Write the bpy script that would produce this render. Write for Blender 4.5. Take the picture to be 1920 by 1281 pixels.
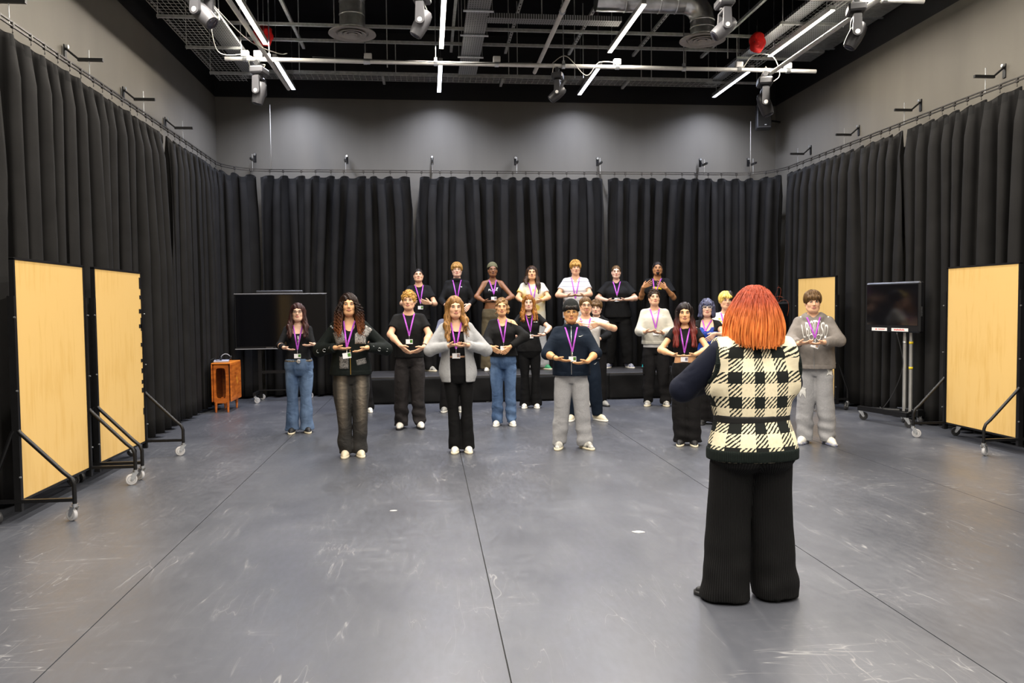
import bpy, bmesh, math, random
import numpy as np
from mathutils import Matrix, Vector
sc = bpy.context.scene
for o in list(bpy.data.objects):
    bpy.data.objects.remove(o, do_unlink=True)
C = sc.collection
PI = math.pi

# ------------------------------------------------------------------ camera, world, exposure
def make_camera():
    yaw, pitch, roll = 0.105, 0.045, 0.010
    cy, sy, cp, sp = math.cos(yaw), math.sin(yaw), math.cos(pitch), math.sin(pitch)
    fwd = Vector((sy * cp, cy * cp, -sp)); right = Vector((cy, -sy, 0)); up = right.cross(fwd)
    r2 = right * math.cos(roll) - up * math.sin(roll); u2 = up * math.cos(roll) + right * math.sin(roll)
    cam = bpy.data.cameras.new('camera'); cam.lens = 28; cam.sensor_width = 36; cam.sensor_fit = 'HORIZONTAL'
    cam.clip_start = 0.05; cam.clip_end = 100
    o = bpy.data.objects.new('camera', cam); C.objects.link(o)
    m = Matrix.Identity(4)
    for i in range(3):
        m[i][0], m[i][1], m[i][2] = r2[i], u2[i], -fwd[i]
    m[0][3], m[1][3], m[2][3] = 0, 0, 1.6
    o.matrix_world = m
    sc.camera = o
make_camera()
w = bpy.data.worlds.new('world'); sc.world = w; w.use_nodes = True
w.node_tree.nodes['Background'].inputs[0].default_value = (0.5, 0.52, 0.6, 1)
w.node_tree.nodes['Background'].inputs[1].default_value = 0.0     # closed windowless studio
sc.view_settings.view_transform = 'Standard'
try: sc.view_settings.look = 'None'
except Exception: pass
sc.view_settings.gamma = 1.0
sc.view_settings.use_curve_mapping = False
sc.view_settings.exposure = 3.0
LED_POWER = 12.6               # watts of every LED batten of the studio, in view and behind the camera
LED_SPREAD = math.radians(157) # lensed battens: light leaves them in a downward cone
LED_STRENGTH = 1.6             # face of the diffuser strip itself
LED_COLOR = (1.0, 0.92, 0.81, 1)
LED_COOL = (0.76, 0.81, 1.0, 1)   # the row nearest the back wall are cooler tubes

# ------------------------------------------------------------------ helpers
def link(o, parent=None):
    C.objects.link(o)
    if parent is not None: o.parent = parent
    return o
def tag(o, label=None, cat=None, group=None, kind=None):
    if label: o['label'] = label
    if cat: o['category'] = cat
    if group: o['group'] = group
    if kind: o['kind'] = kind
    return o
def thing(name, label, cat, loc=(0, 0, 0), rz=0.0, group=None):
    o = bpy.data.objects.new(name, None); o.empty_display_size = 0.1
    o.location = loc; o.rotation_euler = (0, 0, rz)
    link(o); return tag(o, label, cat, group)
def mesh_obj(name, v, f, mat, parent=None, smooth=True, loc=None, attrs=None):
    me = bpy.data.meshes.new(name)
    v = np.asarray(v, dtype=np.float32)
    if isinstance(f, np.ndarray) and f.ndim == 2:
        n = len(f); k = f.shape[1]
        me.vertices.add(len(v)); me.vertices.foreach_set('co', v.ravel())
        me.loops.add(n * k); me.loops.foreach_set('vertex_index', f.astype(np.int32).ravel())
        me.polygons.add(n); me.polygons.foreach_set('loop_start', np.arange(0, n * k, k, dtype=np.int32))
        me.update(calc_edges=True)
    else:
        me.from_pydata([tuple(map(float, q)) for q in v], [], f)
    me.validate()
    me.polygons.foreach_set('use_smooth', np.full(len(me.polygons), bool(smooth)))
    if attrs:
        for an, arr in attrs.items():
            arr = np.asarray(arr, dtype=np.float32)
            if arr.ndim == 1:
                a = me.attributes.new(an, 'FLOAT', 'POINT'); a.data.foreach_set('value', arr)
            else:
                a = me.attributes.new(an, 'FLOAT_VECTOR', 'POINT'); a.data.foreach_set('vector', arr.ravel())
    if mat is not None:
        for m in (mat if isinstance(mat, (list, tuple)) else [mat]): me.materials.append(m)
    o = bpy.data.objects.new(name, me)
    if loc is not None: o.location = loc
    return link(o, parent)
def clone(o, parent=None, loc=None, rot=None, mats=None):
    c = o.copy(); C.objects.link(c); c.parent = parent
    if loc is not None: c.location = loc
    if rot is not None: c.rotation_euler = rot
    return c
def frame_of(d):
    d = np.asarray(d, float); d = d / (np.linalg.norm(d) + 1e-12)
    a = np.array([0, 0, 1.0]) if abs(d[2]) < .9 else np.array([1.0, 0, 0])
    u = np.cross(a, d); u /= np.linalg.norm(u); return u, np.cross(d, u), d
class MB:
    def __init__(s): s.v = []; s.f = []; s.mi = []; s.m = 0
    def add(s, v, f):
        b = len(s.v); s.v += [tuple(map(float, q)) for q in v]
        s.f += [tuple(b + i for i in q) for q in f]; s.mi += [s.m] * len(f); return s
    def box(s, c, size, rz=0.0, bev=0.0, rot=None):
        hx, hy, hz = size[0] / 2, size[1] / 2, size[2] / 2
        if bev <= 0:
            v = [(x, y, z) for x in (-hx, hx) for y in (-hy, hy) for z in (-hz, hz)]
            f = [(0, 1, 3, 2), (4, 6, 7, 5), (0, 4, 5, 1), (2, 3, 7, 6), (0, 2, 6, 4), (1, 5, 7, 3)]
        else:
            b = min(bev, hx * .9, hy * .9, hz * .9)
            v = []; idx = {}
            for sx in (-1, 1):
                for sy in (-1, 1):
                    for sz in (-1, 1):
                        for ax in range(3):
                            p = [sx * (hx - b), sy * (hy - b), sz * (hz - b)]
                            p[ax] = (sx * hx, sy * hy, sz * hz)[ax]
                            idx[(sx, sy, sz, ax)] = len(v); v.append(tuple(p))
            f = []
            S = (-1, 1)
            for ax in range(3):
                o1, o2 = [(1, 2), (0, 2), (0, 1)][ax]
                for sg in S:
                    q = []
                    for a, bb in ((-1, -1), (1, -1), (1, 1), (-1, 1)):
                        k = [0, 0, 0]; k[ax] = sg; k[o1] = a; k[o2] = bb; q.append(idx[(k[0], k[1], k[2], ax)])
                    f.append(q)
            for ax in range(3):                      # edges along ax
                o1, o2 = [(1, 2), (0, 2), (0, 1)][ax]
                for a in S:
                    for bb in S:
                        q = []
                        for sg, fa in ((-1, o1), (1, o1), (1, o2), (-1, o2)):
                            k = [0, 0, 0]; k[ax] = sg; k[o1] = a; k[o2] = bb; q.append(idx[(k[0], k[1], k[2], fa)])
                        f.append(q)
            for a in S:
                for bb in S:
                    for cc in S: f.append([idx[(a, bb, cc, i)] for i in range(3)])
        v = np.array(v)
        if rot is not None: v = v @ np.asarray(rot).T
        if rz:
            cz, sz_ = math.cos(rz), math.sin(rz); v = v @ np.array([[cz, sz_, 0], [-sz_, cz, 0], [0, 0, 1]])
        return s.add(v + np.array(c), f)
    def cyl(s, a, b, r, n=10, r2=None, cap=True):
        a = np.array(a, float); b = np.array(b, float); r2 = r if r2 is None else r2
        u, w_, d = frame_of(b - a); v = []
        for p, rr in ((a, r), (b, r2)):
            for i in range(n):
                t = 2 * PI * i / n; v.append(p + rr * (math.cos(t) * u + math.sin(t) * w_))
        f = [(i, (i + 1) % n, n + (i + 1) % n, n + i) for i in range(n)]
        if cap: f += [tuple(range(n))[::-1], tuple(range(n, 2 * n))]
        return s.add(v, f)
    def tube(s, pts, r, n=6, cap=True, closed=False):
        pts = [np.array(p, float) for p in pts]; m = len(pts)
        rs = r if hasattr(r, '__len__') else [r] * m
        v = []; prev = None
        for i, p in enumerate(pts):
            if closed: d = pts[(i + 1) % m] - pts[i - 1]
            else: d = pts[min(i + 1, m - 1)] - pts[max(i - 1, 0)]
            d = d / (np.linalg.norm(d) + 1e-12)
            if prev is None: u, w_, _ = frame_of(d)
            else:
                u = prev - d * np.dot(prev, d); nn = np.linalg.norm(u)
                u = u / nn if nn > 1e-6 else frame_of(d)[0]
                w_ = np.cross(d, u)
            prev = u
            for k in range(n):
                t = 2 * PI * k / n; v.append(p + rs[i] * (math.cos(t) * u + math.sin(t) * w_))
        f = []
        for i in range(m if closed else m - 1):
            j = (i + 1) % m
            for k in range(n):
                f.append((i * n + k, i * n + (k + 1) % n, j * n + (k + 1) % n, j * n + k))
        if cap and not closed: f += [tuple(range(n))[::-1], tuple(range((m - 1) * n, m * n))]
        return s.add(v, f)
    def lathe(s, prof, c=(0, 0, 0), axis=(0, 0, 1), n=24, cap=True):
        u, w_, d = frame_of(axis); c = np.array(c, float); v = []
        for r, h in prof:
            for i in range(n):
                t = 2 * PI * i / n; v.append(c + d * h + r * (math.cos(t) * u + math.sin(t) * w_))
        f = []
        for k in range(len(prof) - 1):
            for i in range(n): f.append((k * n + i, k * n + (i + 1) % n, (k + 1) * n + (i + 1) % n, (k + 1) * n + i))
        if cap: f += [tuple(range(n))[::-1], tuple(range((len(prof) - 1) * n, len(prof) * n))]
        return s.add(v, f)
    def sphere(s, c, r, nu=12, nv=8, rot=None):
        r = r if hasattr(r, '__len__') else (r, r, r)
        v = []; f = []
        for j in range(nv + 1):
            ph = PI * j / nv
            for i in range(nu):
                t = 2 * PI * i / nu
                v.append((r[0] * math.sin(ph) * math.cos(t), r[1] * math.sin(ph) * math.sin(t), r[2] * math.cos(ph)))
        for j in range(nv):
            for i in range(nu): f.append((j * nu + i, (j + 1) * nu + i, (j + 1) * nu + (i + 1) % nu, j * nu + (i + 1) % nu))
        v = np.array(v)
        if rot is not None: v = v @ np.asarray(rot).T
        return s.add(v + np.array(c), f)
    def prism(s, poly, a, b, axis=1):
        """polygon in the two other axes, extruded from a to b along axis"""
        n = len(poly); v = []
        for t in (a, b):
            for p in poly:
                q = [0, 0, 0]; o = [i for i in range(3) if i != axis]; q[axis] = t; q[o[0]], q[o[1]] = p; v.append(q)
        f = [(i, (i + 1) % n, n + (i + 1) % n, n + i) for i in range(n)] + [tuple(range(n))[::-1], tuple(range(n, 2 * n))]
        return s.add(v, f)
    def build(s, name, mat, parent=None, smooth=False, loc=None):
        o = mesh_obj(name, s.v, s.f, mat, parent, smooth, loc)
        if any(s.mi) and len(s.mi) == len(o.data.polygons): o.data.polygons.foreach_set('material_index', np.array(s.mi, dtype=np.int32))
        bm = bmesh.new(); bm.from_mesh(o.data); bmesh.ops.recalc_face_normals(bm, faces=bm.faces); bm.to_mesh(o.data); bm.free()
        if smooth == 'auto':
            o.data.polygons.foreach_set('use_smooth', np.full(len(o.data.polygons), True))
            try: o.data.set_sharp_from_angle(angle=math.radians(38))
            except Exception: pass
        return o

# ------------------------------------------------------------------ materials
MATS = {}
def node(nt, t, **kw):
    n = nt.nodes.new(t)
    for k, v_ in kw.items(): setattr(n, k, v_)
    return n
def M(name, col, rough=.6, metal=0.0, spec=.4, var=.12, vs=8.0, bump=0.0, bs=60.0, stretch=None, col2=None, emit=None, sheen=0.0, coat=0.0, alpha=None, trans=0.0, crease=0.0, cs=6.0):
    """principled material whose colour is varied by a noise in object space, with an optional fine bump"""
    if name in MATS: return MATS[name]
    m = bpy.data.materials.new(name); m.use_nodes = True; nt = m.node_tree
    p = nt.nodes['Principled BSDF']
    p.inputs['Roughness'].default_value = rough; p.inputs['Metallic'].default_value = metal
    p.inputs['Specular IOR Level'].default_value = spec
    if sheen: p.inputs['Sheen Weight'].default_value = sheen; p.inputs['Sheen Roughness'].default_value = .5
    if coat: p.inputs['Coat Weight'].default_value = coat; p.inputs['Coat Roughness'].default_value = .08
    if trans: p.inputs['Transmission Weight'].default_value = trans
    tc = node(nt, 'ShaderNodeTexCoord'); mp = node(nt, 'ShaderNodeMapping')
    nt.links.new(tc.outputs['Object'], mp.inputs[0])
    if stretch: mp.inputs['Scale'].default_value = stretch
    nz = node(nt, 'ShaderNodeTexNoise'); nz.inputs['Scale'].default_value = vs; nz.inputs['Detail'].default_value = 5
    nt.links.new(mp.outputs[0], nz.inputs['Vector'])
    cr = node(nt, 'ShaderNodeValToRGB'); nt.links.new(nz.outputs[0], cr.inputs[0])
    c1 = [max(0, c * (1 - var)) for c in col]; c2 = list(col2) if col2 else [min(1, c * (1 + var)) for c in col]
    cr.color_ramp.elements[0].position = .3; cr.color_ramp.elements[1].position = .7
    cr.color_ramp.elements[0].color = (*c1, 1); cr.color_ramp.elements[1].color = (*c2, 1)
    nt.links.new(cr.outputs[0], p.inputs['Base Color'])
    if bump:
        n2 = node(nt, 'ShaderNodeTexNoise'); n2.inputs['Scale'].default_value = bs; n2.inputs['Detail'].default_value = 3
        nt.links.new(mp.outputs[0], n2.inputs['Vector'])
        b = node(nt, 'ShaderNodeBump'); b.inputs['Strength'].default_value = bump; b.inputs['Distance'].default_value = .01
        nt.links.new(n2.outputs[0], b.inputs['Height']); nt.links.new(b.outputs[0], p.inputs['Normal'])
        if crease:
            n3 = node(nt, 'ShaderNodeTexNoise'); n3.inputs['Scale'].default_value = cs; n3.inputs['Detail'].default_value = 1.2; n3.inputs['Distortion'].default_value = 1.6
            nt.links.new(tc.outputs['Object'], n3.inputs['Vector']); b2 = node(nt, 'ShaderNodeBump'); b2.inputs['Strength'].default_value = crease; b2.inputs['Distance'].default_value = .05
            nt.links.new(n3.outputs[0], b2.inputs['Height']); nt.links.new(b2.outputs[0], b.inputs['Normal'])
    if emit:
        p.inputs['Emission Color'].default_value = emit[0]; p.inputs['Emission Strength'].default_value = emit[1]
    MATS[name] = m; return m
def srgb(r, g, b):
    def f(c):
        c /= 255.0
        return c / 12.92 if c <= .04045 else ((c + .055) / 1.055) ** 2.4
    return (f(r), f(g), f(b))

black_metal = M('black_metal', (.005, .005, .0055), .4, 0, .35, .2, 20)
steel = M('galvanised_steel', (.55, .56, .56), .38, .85, .5, .22, 14, .05, 40)
alu = M('aluminium_tube', (.72, .71, .68), .3, .8, .5, .06, 10)
zinc = M('zinc_plate', (.62, .64, .66), .28, .9, .5, .12, 30)
white_plastic = M('white_plastic', (.72, .71, .69), .4, 0, .5, .05)
grey_plastic = M('grey_plastic', (.34, .34, .36), .45, 0, .5, .08)
dark_plastic = M('dark_plastic', (.03, .03, .032), .42, 0, .5, .1)
black_plastic = M('black_plastic', (.008, .008, .009), .35, 0, .5, .1)
rubber_grey = M('grey_rubber', (.45, .45, .46), .55, 0, .4, .1)
cable_white = M('pale_cable', (.55, .53, .48), .5, 0, .4, .1)
cable_black = M('black_cable', (.015, .015, .016), .5, 0, .4, .1)
yellow_tape = M('yellow_tape', (.85, .62, .02), .5, 0, .4, .06)
red_cloth = M('red_cloth', (.62, .012, .01), .7, 0, .3, .3, 9, .3, 22)
curtain_mat = M('black_serge', (.0125, .0121, .0120), .72, 0, .12, .2, 3, .12, 220)
heading_mat = M('black_heading_tape', (.007, .007, .007), .85, 0, .2, .2, 12)
# ------------------------------------------------------------------ the room
XL, XR, YB, YF, ZC = -3.74, 6.74, 14.95, -3.2, 6.6
def wall_material(name, col):
    """dark grey emulsion, with the shade above the lamp level painted in as black"""
    m = bpy.data.materials.new(name); m.use_nodes = True; nt = m.node_tree; L = nt.links.new; p = nt.nodes['Principled BSDF']
    p.inputs['Roughness'].default_value = .6; p.inputs['Specular IOR Level'].default_value = .3
    geo = node(nt, 'ShaderNodeNewGeometry'); sp = node(nt, 'ShaderNodeSeparateXYZ'); L(geo.outputs['Position'], sp.inputs[0])
    n = node(nt, 'ShaderNodeTexNoise'); n.inputs['Scale'].default_value = 1.1; n.inputs['Detail'].default_value = 6
    mp = node(nt, 'ShaderNodeMapping'); mp.inputs['Scale'].default_value = (2.5, 2.5, .5); L(geo.outputs['Position'], mp.inputs[0]); L(mp.outputs[0], n.inputs['Vector'])
    cr = node(nt, 'ShaderNodeValToRGB'); cr.color_ramp.elements[0].position = .3; cr.color_ramp.elements[1].position = .7
    cr.color_ramp.elements[0].color = (*[c * .93 for c in col], 1); cr.color_ramp.elements[1].color = (*[c * 1.05 for c in col], 1); L(n.outputs[0], cr.inputs[0])
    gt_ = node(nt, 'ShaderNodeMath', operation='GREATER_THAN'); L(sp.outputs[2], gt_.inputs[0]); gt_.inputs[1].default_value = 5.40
    mx = node(nt, 'ShaderNodeMix', data_type='RGBA'); L(gt_.outputs[0], mx.inputs[0]); L(cr.outputs[0], mx.inputs[6]); mx.inputs[7].default_value = (.008, .008, .009, 1); L(mx.outputs[2], p.inputs['Base Color'])  # black mix is painted shade: wall left unlit above the downward battens
    return m
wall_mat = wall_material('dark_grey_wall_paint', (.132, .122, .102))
ceil_mat = M('black_ceiling_paint', (.006, .006, .007), .9, 0, .1, .2, 2)
def slab(name, c, size, mat):
    o = MB().box((0, 0, 0), size).build(name, mat, None, False, c); return tag(o, kind='structure')
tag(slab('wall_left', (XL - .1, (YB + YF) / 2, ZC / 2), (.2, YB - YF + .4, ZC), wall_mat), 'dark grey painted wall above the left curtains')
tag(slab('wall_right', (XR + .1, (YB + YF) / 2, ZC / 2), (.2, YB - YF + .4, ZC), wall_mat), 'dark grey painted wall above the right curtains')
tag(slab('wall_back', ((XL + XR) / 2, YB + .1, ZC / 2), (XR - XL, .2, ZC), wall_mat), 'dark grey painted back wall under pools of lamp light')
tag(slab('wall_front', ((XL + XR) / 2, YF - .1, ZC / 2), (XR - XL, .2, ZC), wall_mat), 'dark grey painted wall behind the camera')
tag(slab('ceiling', ((XL + XR) / 2, (YB + YF) / 2, ZC + .1), (XR - XL + .4, YB - YF + .4, .2), ceil_mat), 'black painted ceiling above the rig')

def floor_material():
    m = bpy.data.materials.new('black_dance_vinyl'); m.use_nodes = True; nt = m.node_tree; L = nt.links.new
    p = nt.nodes['Principled BSDF']; p.inputs['Specular IOR Level'].default_value = .85
    geo = node(nt, 'ShaderNodeNewGeometry')
    def noise(scale, detail=4, st=(1, 1, 1), rot=0.0, dist=0.0):
        mp = node(nt, 'ShaderNodeMapping'); mp.inputs['Scale'].default_value = st; mp.inputs['Rotation'].default_value = (0, 0, rot)
        L(geo.outputs['Position'], mp.inputs[0])
        n = node(nt, 'ShaderNodeTexNoise'); n.inputs['Scale'].default_value = scale; n.inputs['Detail'].default_value = detail
        n.inputs['Distortion'].default_value = dist
        L(mp.outputs[0], n.inputs['Vector']); return n.outputs[0]
    def ramp(x, p0, p1, c0=0.0, c1=1.0):
        r = node(nt, 'ShaderNodeMapRange'); r.inputs[1].default_value = p0; r.inputs[2].default_value = p1
        r.inputs[3].default_value = c0; r.inputs[4].default_value = c1; L(x, r.inputs[0]); return r.outputs[0]
    def math_(op, a, b):
        n = node(nt, 'ShaderNodeMath', operation=op)
        for i, q in enumerate((a, b)):
            if isinstance(q, (int, float)): n.inputs[i].default_value = q
            else: L(q, n.inputs[i])
        return n.outputs[0]
    big = noise(.7, 5); fine = noise(26, 6, (1, .35, 1)); mid = noise(3.1, 6, (1.0, .5, 1), .5)
    # scuffs: thin bright arcs from two distorted, stretched noises
    s1 = noise(5.5, 3, (1, .16, 1), .9, .6); s2 = noise(6.5, 3, (.14, 1, 1), .35, .7); s3 = noise(9, 2, (1, .1, 1), 2.2, .4)
    def line(x, c, wd):
        d = math_('ABSOLUTE', math_('SUBTRACT', x, c), 0.0); return ramp(d, 0, wd, 1, 0)
    sc_ = math_('MAXIMUM', math_('MULTIPLY', line(s1, .5, .004), ramp(mid, .52, .62)), math_('MULTIPLY', line(s2, .5, .0035), ramp(big, .5, .6)))
    sc_ = math_('MAXIMUM', sc_, math_('MULTIPLY', line(s3, .56, .003), ramp(mid, .46, .56)))
    dust = ramp(noise(90, 2), .74, .8, 0, .35)
    marks = math_('MAXIMUM', math_('MULTIPLY', sc_, .55), math_('MULTIPLY', dust, ramp(big, .45, .6)))
    base = node(nt, 'ShaderNodeMix', data_type='RGBA'); base.inputs[6].default_value = (.049, .053, .065, 1); base.inputs[7].default_value = (.075, .080, .096, 1)
    L(ramp(big, .3, .7), base.inputs[0])
    mx = node(nt, 'ShaderNodeMix', data_type='RGBA'); L(marks, mx.inputs[0]); L(base.outputs[2], mx.inputs[6]); mx.inputs[7].default_value = (.3, .3, .3, 1)
    L(mx.outputs[2], p.inputs['Base Color'])
    rg = math_('ADD', ramp(mid, .25, .75, .33, .43), ramp(fine, .3, .7, -.03, .05)); L(math_('ADD', rg, math_('MULTIPLY', marks, .3)), p.inputs['Roughness'])
    b = node(nt, 'ShaderNodeBump'); b.inputs['Strength'].default_value = .12; b.inputs['Distance'].default_value = .004
    L(math_('ADD', mid, math_('MULTIPLY', fine, .35)), b.inputs['Height']); L(b.outputs[0], p.inputs['Normal'])
    return m
floor_mat = floor_material()
base_mat = M('floor_seam_black', (.008, .008, .008), .8)
fl = MB().box((0, 0, 0), (XR - XL + .4, YB - YF + .4, .1)).build('floor', base_mat, None, False, ((XL + XR) / 2, (YB + YF) / 2, -.056))
tag(fl, 'dark grey vinyl dance floor in long taped strips', kind='structure')
seams = [XL, -1.71, .33, 2.39, 4.43, XR]
for a, b in zip(seams[:-1], seams[1:]):
    MB().box(((a + b) / 2 - (XL + XR) / 2, 0, .053), (b - a - .0065, YB - YF, .006)).build('vinyl_sheet', floor_mat, fl)
# small scraps on the floor
for (x, y, r, sx, lab) in ((1.45, 5.41, .4, .055, 'small white paper scrap on open floor near red-haired person'), (-.29, 6.25, 1.2, .03, 'tiny white paper scrap left of the centre seam')):
    mb = MB(); pts = [(math.cos(t * 1.05 + r) * sx * (.6 + .4 * ((t * 7) % 3) / 2), math.sin(t * 1.05 + r) * sx * .45) for t in range(6)]
    mb.prism(pts, 0.0, .003, axis=2)
    tag(mb.build('paper_scrap', white_plastic, None, False, (x, y, .0005)), lab, 'paper')

# ------------------------------------------------------------------ curtains on a bent track
RX0, RX1, RYB, RZ, RC = -3.48, 6.50, 14.60, 4.04, .75
def track_path():
    pts = [(RX0, 1.2)]
    y = 1.2
    pts += [(RX0, yy) for yy in np.arange(1.4, RYB - RC, .2)]
    for k in range(13):
        t = PI - k * (PI / 2) / 12; pts.append((RX0 + RC + RC * math.cos(t), RYB - RC + RC * math.sin(t)))
    pts += [(xx, RYB) for xx in np.arange(RX0 + RC + .2, RX1 - RC, .2)]
    for k in range(13):
        t = PI / 2 - k * (PI / 2) / 12; pts.append((RX1 - RC + RC * math.cos(t), RYB - RC + RC * math.sin(t)))
    pts += [(RX1, yy) for yy in np.arange(RYB - RC - .2, 1.2, -.2)]
    return np.array(pts)
TP = track_path(); TS = np.concatenate([[0], np.cumsum(np.linalg.norm(np.diff(TP, axis=0), axis=1))])
def on_track(s):
    s = np.asarray(s, float)
    x = np.interp(s, TS, TP[:, 0]); y = np.interp(s, TS, TP[:, 1])
    e = .04
    dx = np.interp(s + e, TS, TP[:, 0]) - np.interp(s - e, TS, TP[:, 0]); dy = np.interp(s + e, TS, TP[:, 1]) - np.interp(s - e, TS, TP[:, 1])
    n = np.sqrt(dx * dx + dy * dy) + 1e-9
    return x, y, dy / n, -dx / n, dx / n, dy / n         # point, inward normal, tangent
S_BACK0 = TS[np.argmin(np.abs(TP[:, 0] - (RX0 + RC)) + np.abs(TP[:, 1] - RYB))]
def s_left(y): return y - 1.2
def s_back(x): return S_BACK0 + (x - (RX0 + RC))
S_R0 = s_back(RX1 - RC) + RC * PI / 2
def s_right(y): return S_R0 + (RYB - RC - y)
HOOKS = []
def curtain(s0, s1, label, seed, group, gap0=0.0, gap1=0.0, zb=.045, period=.27, amp=.088):
    rng = np.random.RandomState(seed)
    nh = max(2, int(round((s1 - s0) / period)))
    hk = s0 + (s1 - s0) * (np.arange(nh) + .5) / nh + rng.uniform(-.05, .05, nh) * period / .27
    HOOKS.extend(hk.tolist())
    ncol = int((s1 - s0) / .0145); nrow = 22
    u = np.linspace(0, 1, ncol)
    zt = np.concatenate([np.linspace(0, .06, 5), np.linspace(.1, 1, nrow - 5)])
    # phase: one period per hook, warped lower down so that folds wander and merge
    ph_h = np.interp(s0 + u * (s1 - s0), np.concatenate([[s0 - period], hk, [s1 + period]]), np.arange(nh + 2)) * 2 * PI
    def smooth_noise(n, k):
        r = rng.uniform(-1, 1, n + 3); x = u * n
        i = np.floor(x).astype(int); f = x - i; f = f * f * (3 - 2 * f); return r[i] * (1 - f) + r[i + 1] * f
    w1 = smooth_noise(max(3, nh // 2), 0); w2 = smooth_noise(max(3, nh), 0); a1 = smooth_noise(max(3, nh), 0); a2 = smooth_noise(max(3, int(nh * .7)), 0); sagn = smooth_noise(nh * 2, 0)
    fine = smooth_noise(nh * 4, 0); drift = smooth_noise(max(3, nh // 3), 0)
    V = []
    for t in zt:
        low = min(1.0, t * 2.2); top = max(0.0, 1 - t / .10)
        ph = ph_h + low * (w1 * 2.0 + w2 * .9 + drift * 1.6 * t)
        wave = -np.cos(ph + .35 * a2)
        A = amp * (1 + .5 * a1 * low + .15 * t) * (1 - .55 * top)
        off = A * wave + .028 * low * a2 + low * .017 * np.sin(2 * ph + 2.2 * w2) + .010 * fine * low + .007 * low * np.sin(3.1 * ph + 5 * w1)
        lat = .032 * np.sin(2 * ph + .7 * a2) * (1 - .5 * top) + .012 * np.sin(ph + 1.1)
        s = s0 + u * (s1 - s0)
        # panels hang apart in a V where two meet
        s = s + gap0 * (1 - u) ** 6 * max(0, 1 - t / .16) - gap1 * u ** 6 * max(0, 1 - t / .16)
        x, y, nx, ny, tx, ty = on_track(s)
        z = (RZ - .075) * (1 - t) + zb * t - top * (.012 + .055 * (.5 - .5 * np.cos(ph_h)) ** .8 * (1 + .45 * sagn))
        if t >= .999: z = z + .018 * a2
        V.append(np.stack([x + nx * off + tx * lat, y + ny * off + ty * lat, z], 1))
    V = np.array(V); base = V[:, :, :].mean(axis=(0, 1)); base[2] = 0
    P = (V - base).reshape(-1, 3)
    i = np.arange(nrow - 1)[:, None] * ncol + np.arange(ncol - 1)[None, :]
    F = np.stack([i, i + 1, i + ncol + 1, i + ncol], -1).reshape(-1, 4)
    o = mesh_obj('curtain', P, F, curtain_mat, None, True, base)
    sd = o.modifiers.new('thick', 'SOLIDIFY'); sd.thickness = .004
    tag(o, label, 'curtain', group)
    # heading tape along the top edge
    hrow = []
    x, y, nx, ny, tx, ty = on_track(s0 + u * (s1 - s0) + gap0 * (1 - u) ** 6 - gap1 * u ** 6)
    for k in range(3):
        q = V[k + 0].copy(); q[:, 0] += nx * .005; q[:, 1] += ny * .005; q[:, 2] += .004
        hrow.append(q - base)
    H = np.array(hrow); i = np.arange(2)[:, None] * ncol + np.arange(ncol - 1)[None, :]
    F = np.stack([i, i + 1, i + ncol + 1, i + ncol], -1).reshape(-1, 4)
    h = mesh_obj('heading_tape', H.reshape(-1, 3), F, heading_mat, o, True)
    return o
g = 'black curtains hung around the studio'
curtain(s_left(2.2), s_left(6.9), 'black pleated curtain nearest the camera on the left wall', 1, g, 0, .03)
curtain(s_left(6.95), s_left(11.2), 'black pleated curtain behind the left pair of tall boards', 2, g, .03, .05)
curtain(s_left(11.25), s_back(-2.95), 'black pleated curtain bending round the far left corner', 3, g, .02, .02, amp=.066)
curtain(s_back(-2.93), s_back(-.20), 'black pleated back curtain behind the widest dark screen', 4, g, .02, .07)
curtain(s_back(-.18), s_back(3.29), 'black pleated back curtain in the middle behind the raised row of people', 5, g, .07, .03)
curtain(s_back(3.31), s_right(14.05), 'black pleated back curtain at its far right end', 6, g, .03, .02)
curtain(s_right(13.95), s_right(10.3), 'black pleated curtain behind the screen trolley on the right wall', 7, g, .05, .02)
curtain(s_right(10.25), s_right(3.6), 'black pleated curtain behind the tall board on the right wall', 8, g, .02, .02, amp=.074)
# curtain track with runners
tr = thing('curtain_track', 'dark steel curtain track with runners bent around three walls', 'curtain track', (RX0, 1.2, RZ))
def sweep_rect(path, w_, h_, zc):
    v = []; f = []; m = len(path)
    s = TS
    x, y, nx, ny, tx, ty = on_track(s)
    for i in range(m):
        for a, b in ((-1, -1), (1, -1), (1, 1), (-1, 1)): v.append((x[i] + nx[i] * a * w_ / 2 - RX0, y[i] + ny[i] * a * w_ / 2 - 1.2, zc + b * h_ / 2))
    for i in range(m - 1):
        for k in range(4): f.append((i * 4 + k, i * 4 + (k + 1) % 4, i * 4 + 4 + (k + 1) % 4, i * 4 + 4 + k))
    return v, f
track_mat = M('bronze_black_steel', (.05, .046, .042), .35, .6, .5, .15, 20)
for zc in (.012, -.022):
    v, f = sweep_rect(TP, .018, .014, zc); o = mesh_obj('rail', v, f, track_mat, tr, False)
rm = MB(); rm.box((0, 0, -.012), (.03, .026, .055), bev=.004); rm.tube([(0, 0, -.04), (0, 0, -.062), (.010, 0, -.072), (0, 0, -.082), (-.009, 0, -.073)], .0035, 5)
run0 = None
for i, s in enumerate(HOOKS):
    x, y, nx, ny, tx, ty = [float(q) for q in on_track(s)]
    rot = (0, 0, math.atan2(ty, tx)); lc = (x - RX0, y - 1.2, 0)
    if run0 is None:
        run0 = rm.build('runner', track_mat, tr); run0.location = lc; run0.rotation_euler = rot
    else: clone(run0, tr, lc, rot)
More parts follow.
